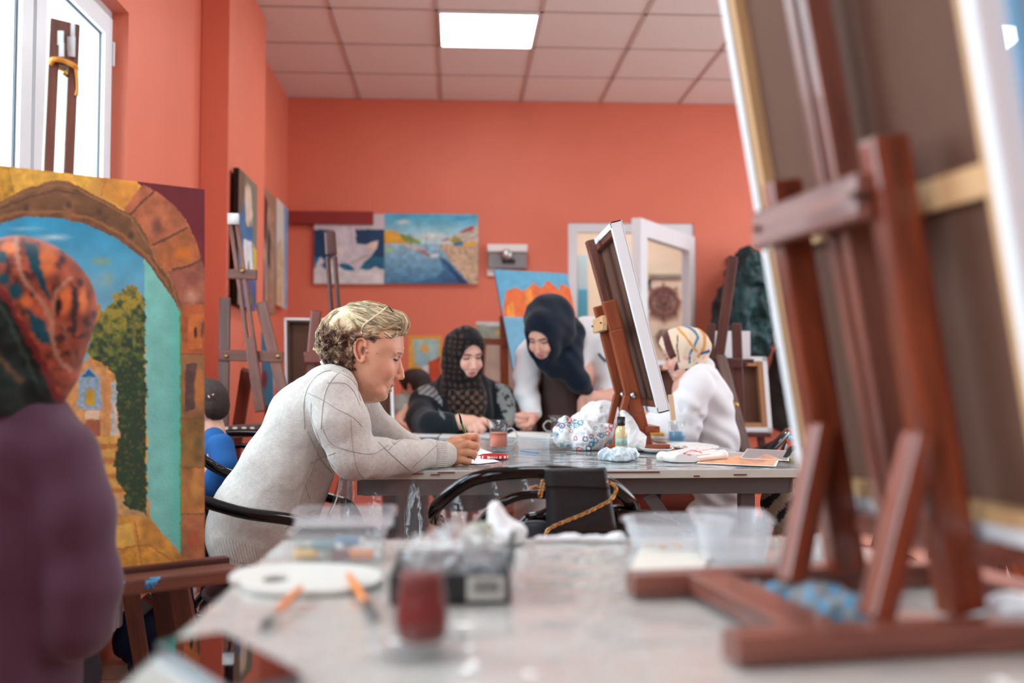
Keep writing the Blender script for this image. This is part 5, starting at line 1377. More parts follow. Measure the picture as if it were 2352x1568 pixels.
for i in range(56):
    a = 2 * math.pi * i / 56; o_ = e1 * math.cos(a) * .064 + e2 * math.sin(a) * .070
    gg.tube([cen + o_ * 1.06 - ax_ * .012, cen + o_ * 1.0 + ax_ * .012, cen + o_ * .93 + ax_ * .024], .0032, 5, sp=False)
gg.obj('ribbed_collar', M_KNIT2, sweater)
# trousers
st_ = cloth_mesh((430, 1150, 1000, 1700), 2.3, 3.3, .009)
for s_, dd in ((-1, 2.62), (1, 2.86)):
    limb(st_, [(590, 1262, dd, 84), (700, 1270, dd, 72), (830, 1262, dd + .04, 58)], .02)
    st_.cone(P(830, 1262, dd + .04), .066, P(820, 1262, dd + .04) - Vector((0, 0, .46)), .045, .02)
    st_.cone(P(820, 1262, dd + .04) - Vector((0, 0, .47)), .04, P(880, 1262, dd + .04) - Vector((0, 0, .485)), .035, .02)
v_, f_ = st_.mesh(); mk('trousers', v_, f_, mat('black_trousers', S(16, 16, 20), .8), p2, smooth=True)

# hair
HAIRP = [(938, 742), (934, 756), (922, 764), (898, 768), (884, 776), (877, 792), (872, 812), (866, 824), (858, 812), (852, 792), (846, 778), (832, 774), (819, 782), (817, 806), (822, 832), (814, 847), (790, 852), (766, 842), (748, 831), (738, 815), (728, 800), (732, 782), (731, 765), (744, 740), (765, 718), (795, 701), (836, 692), (870, 698), (900, 714), (922, 719), (934, 730)]
sd = SDF((-.145, -.11, -.06), (.145, .11, .15), .0022)
inflate(sd, HAIRP, lambda x, y: 77 * np.sqrt(np.clip(1 - (np.clip(790 - y, 0, 95) / 104) ** 2, .05, 1)) * np.clip(1 - ((x - 825) / 150) ** 2, .1, 1) ** .6, 26, 0)
for s_ in (-1, 1):
    hq = lambda *a: hp(*a)
    sd.cone(hq(857, 778, s_ * 61), 8 * HS, hq(908, 768, s_ * 44), 5 * HS, .006); sd.cone(hq(862, 782, s_ * 60), 8 * HS, hq(868, 812, s_ * 57), 4 * HS, .006)
    sd.cone(hq(890, 772, s_ * 52), 6 * HS, hq(925, 760, s_ * 20), 6 * HS, .006)
    sd.cone(hq(818, 782, s_ * 64), 8 * HS, hq(812, 838, s_ * 56), 9 * HS, .008); sd.cone(hq(812, 842, s_ * 50), 10 * HS, hq(765, 836, s_ * 34), 12 * HS, .01)
    sd.cone(hq(850, 772, s_ * 66), 6 * HS, hq(822, 776, s_ * 68), 6 * HS, .006)
def curls(x, y, z):
    u_ = x / HS + EX; w_ = EY - z / HS
    low = np.clip((w_ - 745) / 40, 0, 1) * np.clip((835 - u_) / 40, 0, 1)
    a = np.sin(x * 260 + 3 * np.sin(z * 150) + y * 90) * np.sin(z * 230 + 3 * np.sin(x * 120 + 1) + y * 60)
    return a * (.0004 + .0045 * low) + np.sin((z + x * .35) * 480 + 2 * np.sin(x * 60 + y * 80)) * .0009 * (1 - low)
sd.disp(curls)
hv_, hf_ = sd.mesh()
def hair_col(v):
    u_ = v[:, 0] / HS + EX; w_ = EY - v[:, 2] / HS
    low = np.clip((w_ - 742 - (u_ - 800) * .28) / 34, 0, 1) * np.clip((u_ - 722) / 30, 0, 1)
    n_ = n3(v[:, 0], v[:, 1], v[:, 2], .010, 4); n2_ = n3(v[:, 0], v[:, 1], v[:, 2], .0045, 9)
    b = np.array([232, 214, 178.]); d = np.array([92, 62, 50.])
    t_ = np.clip(low * (.72 + .7 * n_) + .14 * n2_, 0, 1)[:, None]
    return (b * (1 - t_) + d * t_) * (1 + n2_ * .10)[:, None]
M_HAIR = mat('blonde_hair', rough=.5, attr='paint', spec=.4, var=.1, vscale=300, bump=.3, bscale=250)
hair = mk('hair', hv_ + np.array(headc), hf_, M_HAIR, p2, smooth=True, cols=Sn(np.clip(hair_col(hv_), 0, 255)))
hb = BVHTree.FromPolygons([tuple(q) for q in hv_], [tuple(q) for q in hf_.tolist()])
rng = np.random.RandomState(3)
SV, SF_, SC = [], [], []
def strand(pts, r0, jit):
    V_, F_ = tube_geo(pts, list(r0 * np.array([.5] + [1] * (len(pts) - 2) + [.25])), 3, cap=False)
    o_ = len(SV); SV.extend(tuple(q) for q in V_); SF_.extend(tuple(i + o_ for i in f) for f in F_); SC.extend([jit] * len(V_))
def lowness(p): return min(1, max(0, (EY - p.z / HS - 742) / 26)) * min(1, max(0, (850 - p.x / HS - EX) / 30))
for ii in rng.choice(len(hv_), 980, replace=False):
    p = Vector(hv_[ii]); low = lowness(p); ph = rng.rand() * 6.28; sg = 1 if rng.rand() < .5 else -1; gd = []
    nst = 18; wave = rng.uniform(.6, 1.4)
    loc, nr, _, _ = hb.find_nearest(p)
    if low > .5:                          # a curl lock: a spiral lying on the head
        t1 = nr.orthogonal().normalized(); t2 = nr.cross(t1); rho = rng.uniform(.0045, .0085)
        for k in range(nst):
            a = ph + sg * k * .42; q = loc + t1 * math.cos(a) * rho * (1 - k * .025) + t2 * math.sin(a) * rho * (1 - k * .025) + Vector((-.0002, 0, -.0006)) * k
            l2, n2, _, _ = hb.find_nearest(q); gd.append(l2 + n2 * (.0012 + .0035 * math.sin(math.pi * k / nst) * (.5 + .5 * math.sin(a))))
    else:
        for k in range(nst):
            loc, nr, _, _ = hb.find_nearest(p)
            gd.append(loc + nr * (.0004 + .0022 * math.sin(math.pi * (k + .5) / nst)))
            ux = loc.x / HS + EX; sy = (-1 if loc.y < 0 else 1); wv = math.sin(loc.x * 75 * wave + loc.z * 40 + loc.y * 30)
            if ux > 922: dr = Vector((.3, sy * .1, -1.0))
            elif ux > 845: dr = Vector((1.0, sy * .10, -.22 + .42 * wv))
            elif ux > 790: dr = Vector((.75, sy * .3, -.55 + .45 * wv))
            else: dr = Vector((-.30 + .35 * wv, sy * .30, -.9))
            dr = dr - nr * dr.dot(nr)
            if dr.length < 1e-4: break
            p = loc + dr.normalized() * .0042
    if len(gd) < 5: continue
    base_j = rng.uniform(.72, 1.16)
    for c in range(9):
        ofs = Vector(rng.normal(0, 1, 3)) * .0011; tw = rng.uniform(.9, 1.1); a0 = rng.randint(0, 3); b0 = len(gd) - rng.randint(0, 4)
        pts = [g_ + ofs * (.6 + .8 * abs(math.sin(i * .35))) for i, g_ in enumerate(gd)][a0:b0]
        strand(pts, .00040 + rng.rand() * .0003, base_j * rng.uniform(.9, 1.1))
SVn = np.array(SV); scol = np.clip(hair_col(SVn) * np.array(SC)[:, None], 0, 255)
mk('strands', SVn + np.array(headc), np.array(SF_), M_HAIR, hair, smooth=True, cols=Sn(scol))
# glasses pushed up into the hair
hb2 = BVHTree.FromPolygons([tuple(q) for q in (hv_ + np.array(headc))], [tuple(q) for q in hf_.tolist()])
gl = tag(thing('glasses', 'cream-armed reading glasses pushed up into the blonde hair', 'glasses', P(888, 710, D2)), None)
pts = [drop(a, b, hb2, .004) for a, b in ((831, 768), (831, 757), (835, 748), (846, 738), (862, 728), (878, 716), (884, 710))]
pts = [q for q in pts if q is not None]
tube('temple_arm', pts, .0023, mat('cream_acetate', S(226, 214, 196), .3), gl, 8, n=4)
hx, hy = P(888, 710, D2 - .03), P(904, 722, D2 - .03)
M_GLF = mat('black_frame', S(18, 18, 20), .3)
q0 = pts[-1]
tube('hinge', [q0, q0 + Vector((.004, .006, .004)), P(893, 707, q0.y + .012)], .0024, M_GOLD if 'M_GOLD' in globals() else mat('gold_metal', S(200, 165, 90), .3, metal=1), gl, 6)
for k, yc in enumerate((D2 - .030, D2 + .034)):
    A0 = P(891, 705, q0.y + .012); dirn = (P(905, 722, q0.y + .012) - A0)
    c_ = Vector((A0.x + dirn.x / 2, yc, A0.z + dirn.z / 2 + (.004 if k == 0 else .004))); e_ = dirn.normalized()
    ring = [c_ + e_ * math.cos(a) * .013 + Vector((0, 1, 0)) * math.sin(a) * .027 for a in np.linspace(0, 2 * math.pi, 17)[:-1]]
    tube('lens_rim', ring, .0016, M_GLF, gl, 6, closed=True, n=2)
tube('bridge', [Vector((hx.x + .006, D2 - .004, hx.z - .002)), Vector((hx.x + .006, D2 + .008, hx.z - .002))], .0018, M_GLF, gl, 6)

# brush in her hand
t = thing('paintbrush', 'slim green and black paintbrush held in the blonde woman\'s hand', 'paintbrush', P(1090, 1060, DH + .025))
bp = [P(1054, 949, DH + .018), P(1060, 972, DH + .020), P(1070, 998, DH + .022), P(1082, 1032, DH + .024)]
tube('handle_end', [bp[0], P(1057, 958, DH + .018), bp[1]], [.0012, .0028, .0030], mat('dark_green_tip', S(14, 28, 26), .3), t, 10, n=4)
tube('handle', bp[1:], [.0030, .0034, .0030], mat('green_lacquer', S(62, 116, 34), .25, coat=.5), t, 10)
tube('ferrule', [bp[3], P(1086, 1046, DH + .025)], [.0030, .0028], M_METAL, t, 10)
tube('bristles', [P(1086, 1046, DH + .025), P(1088, 1052, DH + .025), P(1091, 1058, DH + .026)], [.0028, .0022, .0004], mat('brown_bristle', S(120, 88, 70), .6), t, 8)
def ell_px(sd, c, r3, d, rot=None, k=.01, op='add'):
    sd.ell(tuple(P(c[0], c[1], d + (c[2] if len(c) > 2 else 0))), (r3[0] * d / F, r3[1] * d / F, r3[2] * d / F), rot, k, op)
def simple_hand(sd, wrist, knuck, tips, d, rp, thumb=None):
    """wrist/knuckle row in px; tips = four (mid, tip) pixel pairs"""
    pass
def cover_head(sd, c, rot, scl, grow=.010, k=.02, jaw=True):
    q = lambda x, y, v=0: tuple(np.array(c) + np.array(rot.to_3x3()) @ np.array(hp(x, y, v)) * scl)
    sd.ell(q(838, 778), tuple(r_ * HS * scl + grow for r_ in (99, 71, 77)), rot, k)
    if jaw: sd.cone(q(802, 858), 44 * HS * scl + grow, q(784, 905), 50 * HS * scl + grow, .02)
    if jaw: sd.ell(q(856, 850), tuple(r_ * HS * scl + grow for r_ in (58, 60, 76)), rot, k)
def face_hole(sd, c, rot, scl, up=772, low=920, half=47, k=.004, xc=940, deep=52):
    tl = rot.to_3x3() @ Matrix.Rotation(R(14), 3, 'Y'); q = tuple(np.array(c) + np.array(rot.to_3x3()) @ np.array(hp(xc, (up + low) / 2)) * scl)
    sd.ell(q, (deep * HS * scl, half * HS * scl, (low - up) / 2 * HS * scl), tl, k, 'sub')
def hair_head(sd, c, rot, scl, grow=.004):
    cover_head(sd, c, rot, scl, grow, jaw=False)
    q = lambda x, y, v=0: tuple(np.array(c) + np.array(rot.to_3x3()) @ np.array(hp(x, y, v)) * scl)
    sd.ell(q(775, 810), tuple(r_ * HS * scl + grow for r_ in (34, 60, 44)), rot, .015)
    sd.ell(q(935, 855), tuple(r_ * HS * scl for r_ in (75, 110, 88)), rot, .004, 'sub')
    for s_ in (-1, 1): sd.ell(q(836, 812, s_ * 72), tuple(r_ * HS * scl for r_ in (17, 26, 30)), rot, .003, 'sub')
M_FAB = mat('matte_cloth', rough=.9, attr='paint', bump=.25, bscale=260, spec=.2, sheen=.15)
def shade_noise(c, v, s=.05, a=.04, seed=2): return np.clip(c * (1 + n3(v[:, 0], v[:, 1], v[:, 2], s, seed)[:, None] * a), 0, 255)

# ---------------------------------------------------------------- woman in the patterned black headscarf
D3 = 4.62
p3 = thing('person', 'seated woman in a brown-patterned black headscarf and dark cardigan, pointing down', 'person', (P(1070, 1000, D3 + .15).x, D3 + .15, 0))
SK3 = (228, 182, 164)
c3 = P(1066, 812, D3); rot3 = Matrix.Rotation(R(-66), 3, 'Z') @ Matrix.Rotation(R(3), 3, 'X')
hv, hf = place_head((HV2, HF2), c3, rot3, .97)
hc = head_cols(HV2, SK3, (188, 112, 108), (72, 46, 40), (112, 78, 64), 1.0, 2.6)
sd = cloth_mesh((1020, 930, 1160, 1015), 4.30, 4.6, .003)
dh = 4.45
H = lambda px, py, dd=0, rp=10: J(px, py, dh + dd, rp)
sd.chain([H(1035, 975, .03, 19), H(1055, 968, .01, 17), H(1082, 972, 0, 19)], .01)
ell_px(sd, (1092, 972), (24, 12, 15), dh, Matrix.Rotation(R(12), 3, 'Y'), .008)
sd.chain([H(1108, 965, -.005, 8), H(1120, 970, -.01, 7), H(1127, 979, -.01, 5.5)], .003)
sd.chain([H(1100, 975, -.02, 8), H(1108, 984, -.03, 7), H(1105, 996, -.025, 5.5)], .003)
sd.chain([H(1090, 978, -.025, 8), H(1094, 989, -.035, 7), H(1092, 1000, -.03, 5.5)], .003)
sd.chain([H(1080, 978, -.022, 7.5), H(1081, 988, -.03, 6.5), H(1081, 997, -.025, 5.2)], .003)
sd.chain([H(1085, 965, .012, 8), H(1104, 974, .02, 7), H(1112, 985, .01, 6)], .003)
hm = sd.mesh()
sb = cloth_mesh((930, 760, 1200, 1150), 4.4, 5.1, .012)
limb(sb, [(1065, 865, D3 + .03, 26), (1066, 900, D3 + .12, 34)], .02); limb(sb, [(1066, 920, D3 + .16, 62), (1066, 1080, D3 + .16, 60)], .03)
limb(sb, [(985, 925, D3 + .16, 26), (965, 970, D3, 22), (1035, 975, 4.48, 15)]); limb(sb, [(1150, 925, D3 + .16, 26), (1165, 990, D3 + .1, 20)])
vb, fb = sb.mesh()
body_mesh(p3, [(hv, hf, hc), (hm[0], hm[1], (226, 178, 158)), (vb, fb, SK3)])
sd = cloth_mesh((995, 735, 1135, 960), 4.40, 4.90, .003)
cover_head(sd, c3, rot3, .97, .008); ell_px(sd, (1040, 840, .03), (27, 38, 48), D3, k=.03)
limb(sd, [(1064, 868, D3 + .03, 41), (1062, 895, D3 + .04, 50), (1072, 925, D3 + .02, 46), (1080, 950, D3 + .0, 36)], .02)
face_hole(sd, c3, rot3, .97, 764, 930, 68)
sd.disp(lambda x, y, z: n3(x, y, z, .035, 3) * .004 + np.sin(z * 90 + x * 60 + 2 * np.sin(x * 40)) * .0015)
def col3(px, py, v):
    u_ = (px + py) * .707; w_ = (px - py) * .707
    k = (np.sin(u_ / 3.2 + np.sin(py / 9)) * np.sin(w_ / 3.2 + np.sin(px / 11)) > .3)
    c = np.where(k[:, None], np.array([66, 50, 42.]), np.array([18, 18, 20.]))
    k2 = (np.abs(px - 1083) < 24 - (py - 760) * -.1) & (py > 762) & (py < 784) & (v[:, 1] < D3 - .02) & (np.abs(px - 1085) < (py - 752) * .9); c[k2] = (14, 14, 20)
    big = (np.sin(px / 3.4) * np.sin(py / 3.4) > .2) & (py > 895) & (px > 1030); c[big] = (92, 70, 56)
    return Sn(shade_noise(c, v))
paint_mesh('headscarf', sd.mesh(), col3, M_FAB, p3)
sd = cloth_mesh((925, 850, 1210, 1150), 4.30, 5.15, .006)
for o_ in (-.05, .08): limb(sd, [(1062, 915, D3 + .16 + o_, 72), (1066, 1100, D3 + .16 + o_, 80)], .03)
limb(sd, [(1010, 912, D3 + .16, 40), (978, 930, D3 + .14, 38), (968, 962, D3 + .02, 34), (990, 975, 4.50, 30), (1036, 974, 4.47, 25)], .02)
limb(sd, [(1110, 910, D3 + .16, 42), (1148, 925, D3 + .16, 40), (1164, 975, D3 + .1, 30), (1150, 1010, D3 - .0, 24)], .02)
sd.disp(lambda x, y, z: n3(x, y, z, .05, 5) * .006)
def col3b(px, py, v):
    c = np.empty((len(px), 3)); c[:] = (24, 30, 38)
    n_ = vnoise(px, py, 6, 3)
    c[inpoly(px, py, [(1040, 900), (1085, 905), (1110, 985), (1130, 1100), (1045, 1100)])] = (20, 50, 48)
    k = inpoly(px, py, [(1055, 900), (1085, 898), (1118, 962), (1060, 968)]); c[k] = np.where((np.sin(px[k] / 3.4) * np.sin(py[k] / 3.4) > 0)[:, None], np.array([104, 78, 60.]), np.array([22, 26, 26.]))
    k = inpoly(px + (n_ - .5) * 8, py, [(1138, 872), (1160, 878), (1182, 915), (1186, 955), (1176, 985), (1158, 960), (1142, 920)]); c[k] = np.where((vnoise(px[k], py[k], 7, 5) > .42)[:, None], np.array([140, 146, 146.]), np.array([52, 58, 62.]))
    leaf = np.abs(np.sin((px * .8 + py) / 4.5)) > .35; k = inpoly(px + (n_ - .5) * 5, py, [(958, 892), (980, 880), (1000, 892), (1014, 915), (1018, 936), (1004, 920), (985, 908), (962, 905)]) & leaf; c[k] = (150, 154, 156)
    k = inpoly(px, py, [(1005, 935), (1020, 950), (1022, 965), (1012, 955)]); c[k] = (110, 116, 120)
    c[(np.abs(px - 1042) < 5) & (np.abs(py - 900) < 5)] = (176, 40, 44)
    return Sn(shade_noise(c, v))
paint_mesh('cardigan', sd.mesh(), col3b, M_FAB, p3)

# ---------------------------------------------------------------- standing woman in the navy headscarf
D4 = 4.62
p4 = thing('person', 'woman in a navy headscarf and white coat leaning over the table', 'person', (P(1300, 1000, 4.95).x, 4.95, 0))
SK4 = (226, 176, 156)
c4 = P(1254, 764, D4); rot4 = Matrix.Rotation(R(-121), 3, 'Z') @ Matrix.Rotation(R(16), 3, 'Y') @ Matrix.Rotation(R(-4), 3, 'X')
hv, hf = place_head((HV2, HF2), c4, rot4, .96)
hc = head_cols(HV2, SK4, (186, 112, 106), (50, 34, 32), (76, 52, 44), 1.0, 2.6)
sd = cloth_mesh((1165, 925, 1265, 1000), 4.50, 4.85, .003); dh = 4.68
H = lambda px, py, dd=0, rp=10: J(px, py, dh + dd, rp)
sd.chain([H(1226, 935, .03, 16), H(1222, 955, .01, 16), H(1212, 966, 0, 18)], .01)
ell_px(sd, (1206, 965), (20, 18, 17), dh, None, .008)
for k, (x_, y_) in enumerate(((1190, 955), (1188, 965), (1192, 975), (1200, 981))): sd.chain([H(x_ + 16, y_ - 3, -.01, 8), H(x_, y_, -.025, 7.2), H(x_ + 6, y_ + 3, -.045, 6.4), H(x_ + 16, y_ + 3, -.04, 6)], .0025)
sd.chain([H(1222, 962, -.03, 8.5), H(1220, 972, -.05, 7.5), H(1208, 978, -.055, 6.5)], .003)
hm = sd.mesh()
sd = cloth_mesh((1320, 880, 1440, 955), 4.50, 5.0, .004); dh = 4.72
sd.chain([H(1420, 905, .05, 20), H(1385, 918, .02, 20), H(1362, 916, 0, 20)], .01); ell_px(sd, (1352, 920), (22, 14, 18), dh, None, .008)
for k in range(4): sd.chain([H(1352, 910 + k * 8, -.01, 8), H(1338, 914 + k * 8, -.02, 7.4), H(1332, 922 + k * 7, -.01, 6.4)], .003)
sd.chain([H(1366, 905, -.01, 8), H(1350, 900, -.02, 7), H(1340, 904, -.02, 6)], .003)
hm2 = sd.mesh()
sb = cloth_mesh((1180, 760, 1440, 1560), 4.6, 5.3, .014)
limb(sb, [(1280, 810, D4 + .06, 28), (1300, 850, D4 + .2, 36)], .02); limb(sb, [(1300, 860, 4.9, 72), (1300, 990, 5.0, 62), (1300, 1080, 5.05, 68)], .03)
limb(sb, [(1225, 835, 4.85, 24), (1212, 900, 4.78, 20), (1224, 940, 4.7, 15)]); limb(sb, [(1385, 810, 4.9, 24), (1410, 885, 4.85, 20), (1375, 915, 4.75, 16)])
vb, fb = sb.mesh()
body_mesh(p4, [(hv, hf, hc), (hm[0], hm[1], (222, 168, 150)), (hm2[0], hm2[1], (222, 168, 150)), (vb, fb, SK4)])
NAVY = (8, 22, 38)
sd = cloth_mesh((1170, 650, 1400, 930), 4.35, 5.05, .0035)
cover_head(sd, c4, rot4, .96, .011); ell_px(sd, (1262, 738, .05), (60, 56, 66), D4, k=.03); ell_px(sd, (1285, 768, .06), (34, 38, 42), D4, k=.04)
limb(sd, [(1256, 836, D4 - .01, 20), (1282, 842, D4 + .03, 26), (1306, 828, D4 + .07, 32), (1318, 765, D4 + .12, 24), (1316, 742, D4 + .16, 16)], .03)
limb(sd, [(1300, 838, D4 + .04, 31), (1330, 875, D4 + .06, 25), (1348, 898, D4 + .1, 17)], .025)
limb(sd, [(1246, 832, D4 - .0, 14), (1272, 852, D4 + .02, 18)], .02)
face_hole(sd, c4, rot4, .96, 768, 932, 76)
sd.disp(lambda x, y, z: n3(x, y, z, .06, 7) * .003 + np.sin((x * .9 + z * .8) * 80 + 3 * n3(x, y, z, .12, 2)) * .0016)
def col4(px, py, v):
    c = np.empty((len(px), 3)); c[:] = NAVY; return Sn(shade_noise(c, v, .06, .12))
paint_mesh('headscarf', sd.mesh(), col4, M_FAB, p4)
sd = cloth_mesh((1240, 820, 1370, 1560), 4.55, 5.2, .008)
limb(sd, [(1290, 870, 4.80, 46), (1290, 985, 4.84, 62), (1295, 1060, 4.9, 66)], .03); sd.disp(lambda x, y, z: n3(x, y, z, .06, 5) * .005)
v_, f_ = sd.mesh(); mk('brown_top', v_, f_, mat('brown_jersey', S(64, 46, 44), .9), p4, smooth=True)
sd = cloth_mesh((1165, 715, 1450, 1300), 4.5, 5.4, .006)
limb(sd, [(1240, 815, 4.88, 50), (1245, 900, 4.92, 46), (1235, 1180, 5.0, 55)], .03); limb(sd, [(1350, 790, 4.95, 66), (1355, 900, 4.98, 60), (1350, 1180, 5.0, 70)], .03)
limb(sd, [(1222, 815, 4.84, 37), (1214, 860, 4.80, 33), (1210, 905, 4.76, 29), (1222, 945, 4.70, 22)], .02)
limb(sd, [(1375, 780, 4.92, 48), (1398, 830, 4.88, 40), (1412, 885, 4.84, 36), (1392, 915, 4.78, 24)], .02)
sd.cone(*J(1340, 770, 4.86, 26), *J(1330, 850, 4.80, 16), .02)
ell_px(sd, (1292, 905, -.20), (44, 300, 100), 4.75, Matrix.Rotation(R(-6), 3, 'Y'), .02, 'sub')
sd.disp(lambda x, y, z: n3(x, y, z, .055, 9) * .006 + np.sin((x * .7 - z) * 70 + 3 * n3(x, y, z, .1, 3)) * .0025)
v_, f_ = sd.mesh(); M_COAT = mat('white_cotton_coat', S(226, 228, 232), .85, bump=.2, bscale=200)
coat4 = mk('white_coat', v_, f_, M_COAT, p4, smooth=True)
cb = BVHTree.FromPolygons([tuple(q) for q in v_], [tuple(q) for q in f_.tolist()])
for (a, b) in ((1232, 822), (1238, 888), (1236, 945)):
    q = drop(a, b, cb, .003)
    if q: lathe('button', q, [(.0001, -.003), (.007, -.002), (.007, .001), (.0001, .002)], M_WHITE, coat4, 12, Matrix.Rotation(R(90), 3, 'X'))
q = [drop(a, b, cb, .002) for a, b in ((1375, 812), (1384, 822), (1392, 830))]; q = [z for z in q if z]
if len(q) > 1: tube('dark_pocket_trim', q, .007, mat('slate_trim', S(84, 98, 112), .7), coat4, 6)
# legs / skirt
sd = SDF((.3, 4.7, 0), (1.0, 5.4, .85), .015); cx_ = P(1300, 1000, 5.0).x
for s_ in (-1, 1): sd.cone((cx_ + s_ * .09, 5.02, .82), .11, (cx_ + s_ * .10, 5.05, .07), .075, .03); sd.cone((cx_ + s_ * .1, 5.02, .05), .045, (cx_ + s_ * .1, 4.88, .045), .04, .02)
v_, f_ = sd.mesh(); mk('trousers', v_, f_, mat('dark_trousers', S(30, 30, 36), .8), p4, smooth=True)

# ---------------------------------------------------------------- woman in the striped cap
D5 = 4.22
p5 = thing('person', 'seated woman in a white coat and a cream cap with blue and orange stripes', 'person', (P(1620, 1000, D5).x, D5, 0))
c5 = P(1576, 812, D5); rot5 = Matrix.Rotation(R(168), 3, 'Z')
hv, hf = place_head((HV2, HF2), c5, rot5, .88); hc = head_cols(HV2, (222, 176, 160), (180, 110, 104))
sd = cloth_mesh((1470, 935, 1560, 1000), 3.95, 4.4, .003); dh = 4.12
H = lambda px, py, dd=0, rp=10: J(px, py, dh + dd, rp)
sd.chain([H(1535, 968, .02, 15), H(1512, 962, 0, 14)], .01); ell_px(sd, (1498, 958), (18, 13, 13), dh, None, .008)
for k in range(4): sd.chain([H(1492, 950 + k * 6, -.01, 6.5), H(1480, 948 + k * 6, -.005, 6), H(1476, 954 + k * 5, .01, 5.5)], .002)
sd.chain([H(1500, 950, .01, 6.5), H(1488, 942, .015, 6), H(1480, 942, .015, 5.5)], .002)
hm = sd.mesh()
sb = cloth_mesh((1480, 820, 1720, 1320), 3.9, 4.6, .014)
limb(sb, [(1580, 845, D5, 26), (1600, 880, D5, 34)], .02); limb(sb, [(1605, 900, D5, 62), (1630, 1000, D5, 60), (1630, 1120, D5, 70)], .03); limb(sb, [(1590, 900, 4.06, 26), (1575, 980, 4.05, 22), (1520, 965, 4.12, 14)])
vb, fb = sb.mesh(); body_mesh(p5, [(hv, hf, hc), (hm[0], hm[1], (214, 160, 140)), (vb, fb, SK4)])
sd = cloth_mesh((1500, 725, 1650, 890), 4.0, 4.5, .003)
cover_head(sd, c5, rot5, .88, .009, jaw=False); sd.ell(tuple(np.array(c5) + np.array(rot5) @ np.array(hp(800, 850)) * .88), (.06, .052, .06), rot5, .02)
limb(sd, [(1570, 835, D5, 34), (1590, 858, D5, 24)], .02)
face_hole(sd, c5, rot5, .88, 765, 925, 60, deep=70)
sd.disp(lambda x, y, z: n3(x, y, z, .03, 5) * .003 + np.sin((x - z * .4) * 150) * .0012)
def col5(px, py, v):
    p = Paint(px, py, (226, 208, 184), 1.5, 8)
    p.poly([(1515, 745), (1532, 752), (1542, 785), (1556, 825), (1562, 862), (1548, 858), (1538, 830), (1525, 790)], (88, 52, 50)); p.line([(1556, 770), (1556, 800), (1560, 830)], 3, (120, 76, 66))
    p.line(curve([(1568, 746), (1590, 756), (1602, 774), (1594, 795), (1584, 815), (1584, 832)]), 6, (70, 128, 158)); p.line(curve([(1553, 750), (1570, 768), (1588, 792), (1600, 806)]), 6, (216, 158, 88)); p.line(curve([(1606, 752), (1618, 770), (1616, 800), (1604, 818)]), 8, (206, 148, 92))
    p.line([(1612, 812), (1628, 806)], 7, (40, 96, 130)); p.poly([(1552, 850), (1585, 846), (1600, 832), (1620, 842), (1580, 872), (1558, 872)], (96, 56, 50))
    return Sn(np.clip(p.c, 0, 255))
paint_mesh('striped_cap', sd.mesh(), col5, M_FAB, p5)
sd = cloth_mesh((1465, 815, 1720, 1320), 3.85, 4.65, .006)
for o_ in (-.06, .08): limb(sd, [(1612, 880, D5 + o_, 45), (1624, 920, D5 + o_, 54), (1634, 1000, D5 + o_, 58), (1634, 1120, D5 + o_, 72), (1600, 1180, D5 + o_, 76)], .03)
limb(sd, [(1600, 885, 4.08, 40), (1582, 935, 4.05, 42), (1572, 985, 4.04, 36), (1530, 975, 4.08, 30), (1506, 965, 4.11, 24)], .02)
sd.cone(*J(1612, 850, D5, 30), *J(1590, 868, D5, 28), .02)
for (a, b) in (((1608, 945), (1650, 930)), ((1600, 970), (1655, 955)), ((1610, 1000), (1660, 985)), ((1560, 930), (1572, 960))): sd.cone(*J(a[0], a[1], 3.98, 5), *J(b[0], b[1], 4.0, 5), .02, 'sub')
sd.disp(lambda x, y, z: n3(x, y, z, .055, 4) * .006 + np.sin((x * .6 + z) * 75 + 3 * n3(x, y, z, .1, 8)) * .003)
v_, f_ = sd.mesh(); mk('white_coat', v_, f_, M_COAT, p5, smooth=True)
sd = SDF((.3, 3.9, 0), (1.2, 4.6, .6), .015); cx_ = P(1625, 1000, D5).x
for s_ in (-1, 1):
    sd.cone((cx_, D5 + s_ * .09, .50), .09, (cx_ - .38, D5 + s_ * .09, .50), .07, .03); sd.cone((cx_ - .38, D5 + s_ * .09, .50), .065, (cx_ - .36, D5 + s_ * .09, .06), .045, .03); sd.cone((cx_ - .36, D5 + s_ * .09, .045), .04, (cx_ - .47, D5 + s_ * .09, .04), .035, .02)
v_, f_ = sd.mesh(); mk('trousers', v_, f_, mat('rust_trousers', S(150, 76, 62), .8), p5, smooth=True)

# ---------------------------------------------------------------- boy in blue, left
D6 = 3.62
p6 = thing('person', 'boy with short dark hair in a blue shirt sitting behind the arch painting', 'person', (P(480, 1100, D6).x, D6, 0))
c6 = P(470, 930, D6); rot6 = Matrix.Rotation(R(158), 3, 'Z') @ Matrix.Rotation(R(-8), 3, 'Y'); hv, hf = place_head((HV2, HF2), c6, rot6, .76)
sb = cloth_mesh((330, 900, 620, 1400), 3.3, 4.0, .012)
limb(sb, [(488, 955, D6, 20), (492, 985, D6, 24)], .02); limb(sb, [(488, 1030, D6, 38), (490, 1190, D6, 44)], .03); limb(sb, [(500, 1030, 3.5, 18), (470, 1110, 3.48, 15), (420, 1120, 3.6, 11), (400, 1120, 3.62, 10)])
vb, fb = sb.mesh(); body_mesh(p6, [(hv, hf, head_cols(HV2, (226, 176, 152), (190, 120, 110))), (vb, fb, (226, 176, 152))])
sd = cloth_mesh((390, 845, 560, 1000), 3.4, 3.9, .003)
hair_head(sd, c6, rot6, .76)
sd.disp(lambda x, y, z: n3(x, y, z, .006, 3) * .0012)
v_, f_ = sd.mesh(); mk('hair', v_, f_, mat('dark_brown_hair', S(50, 36, 32), .7, bump=.5, bscale=300), p6, smooth=True)
sd = cloth_mesh((380, 960, 575, 1300), 3.2, 4.0, .006)
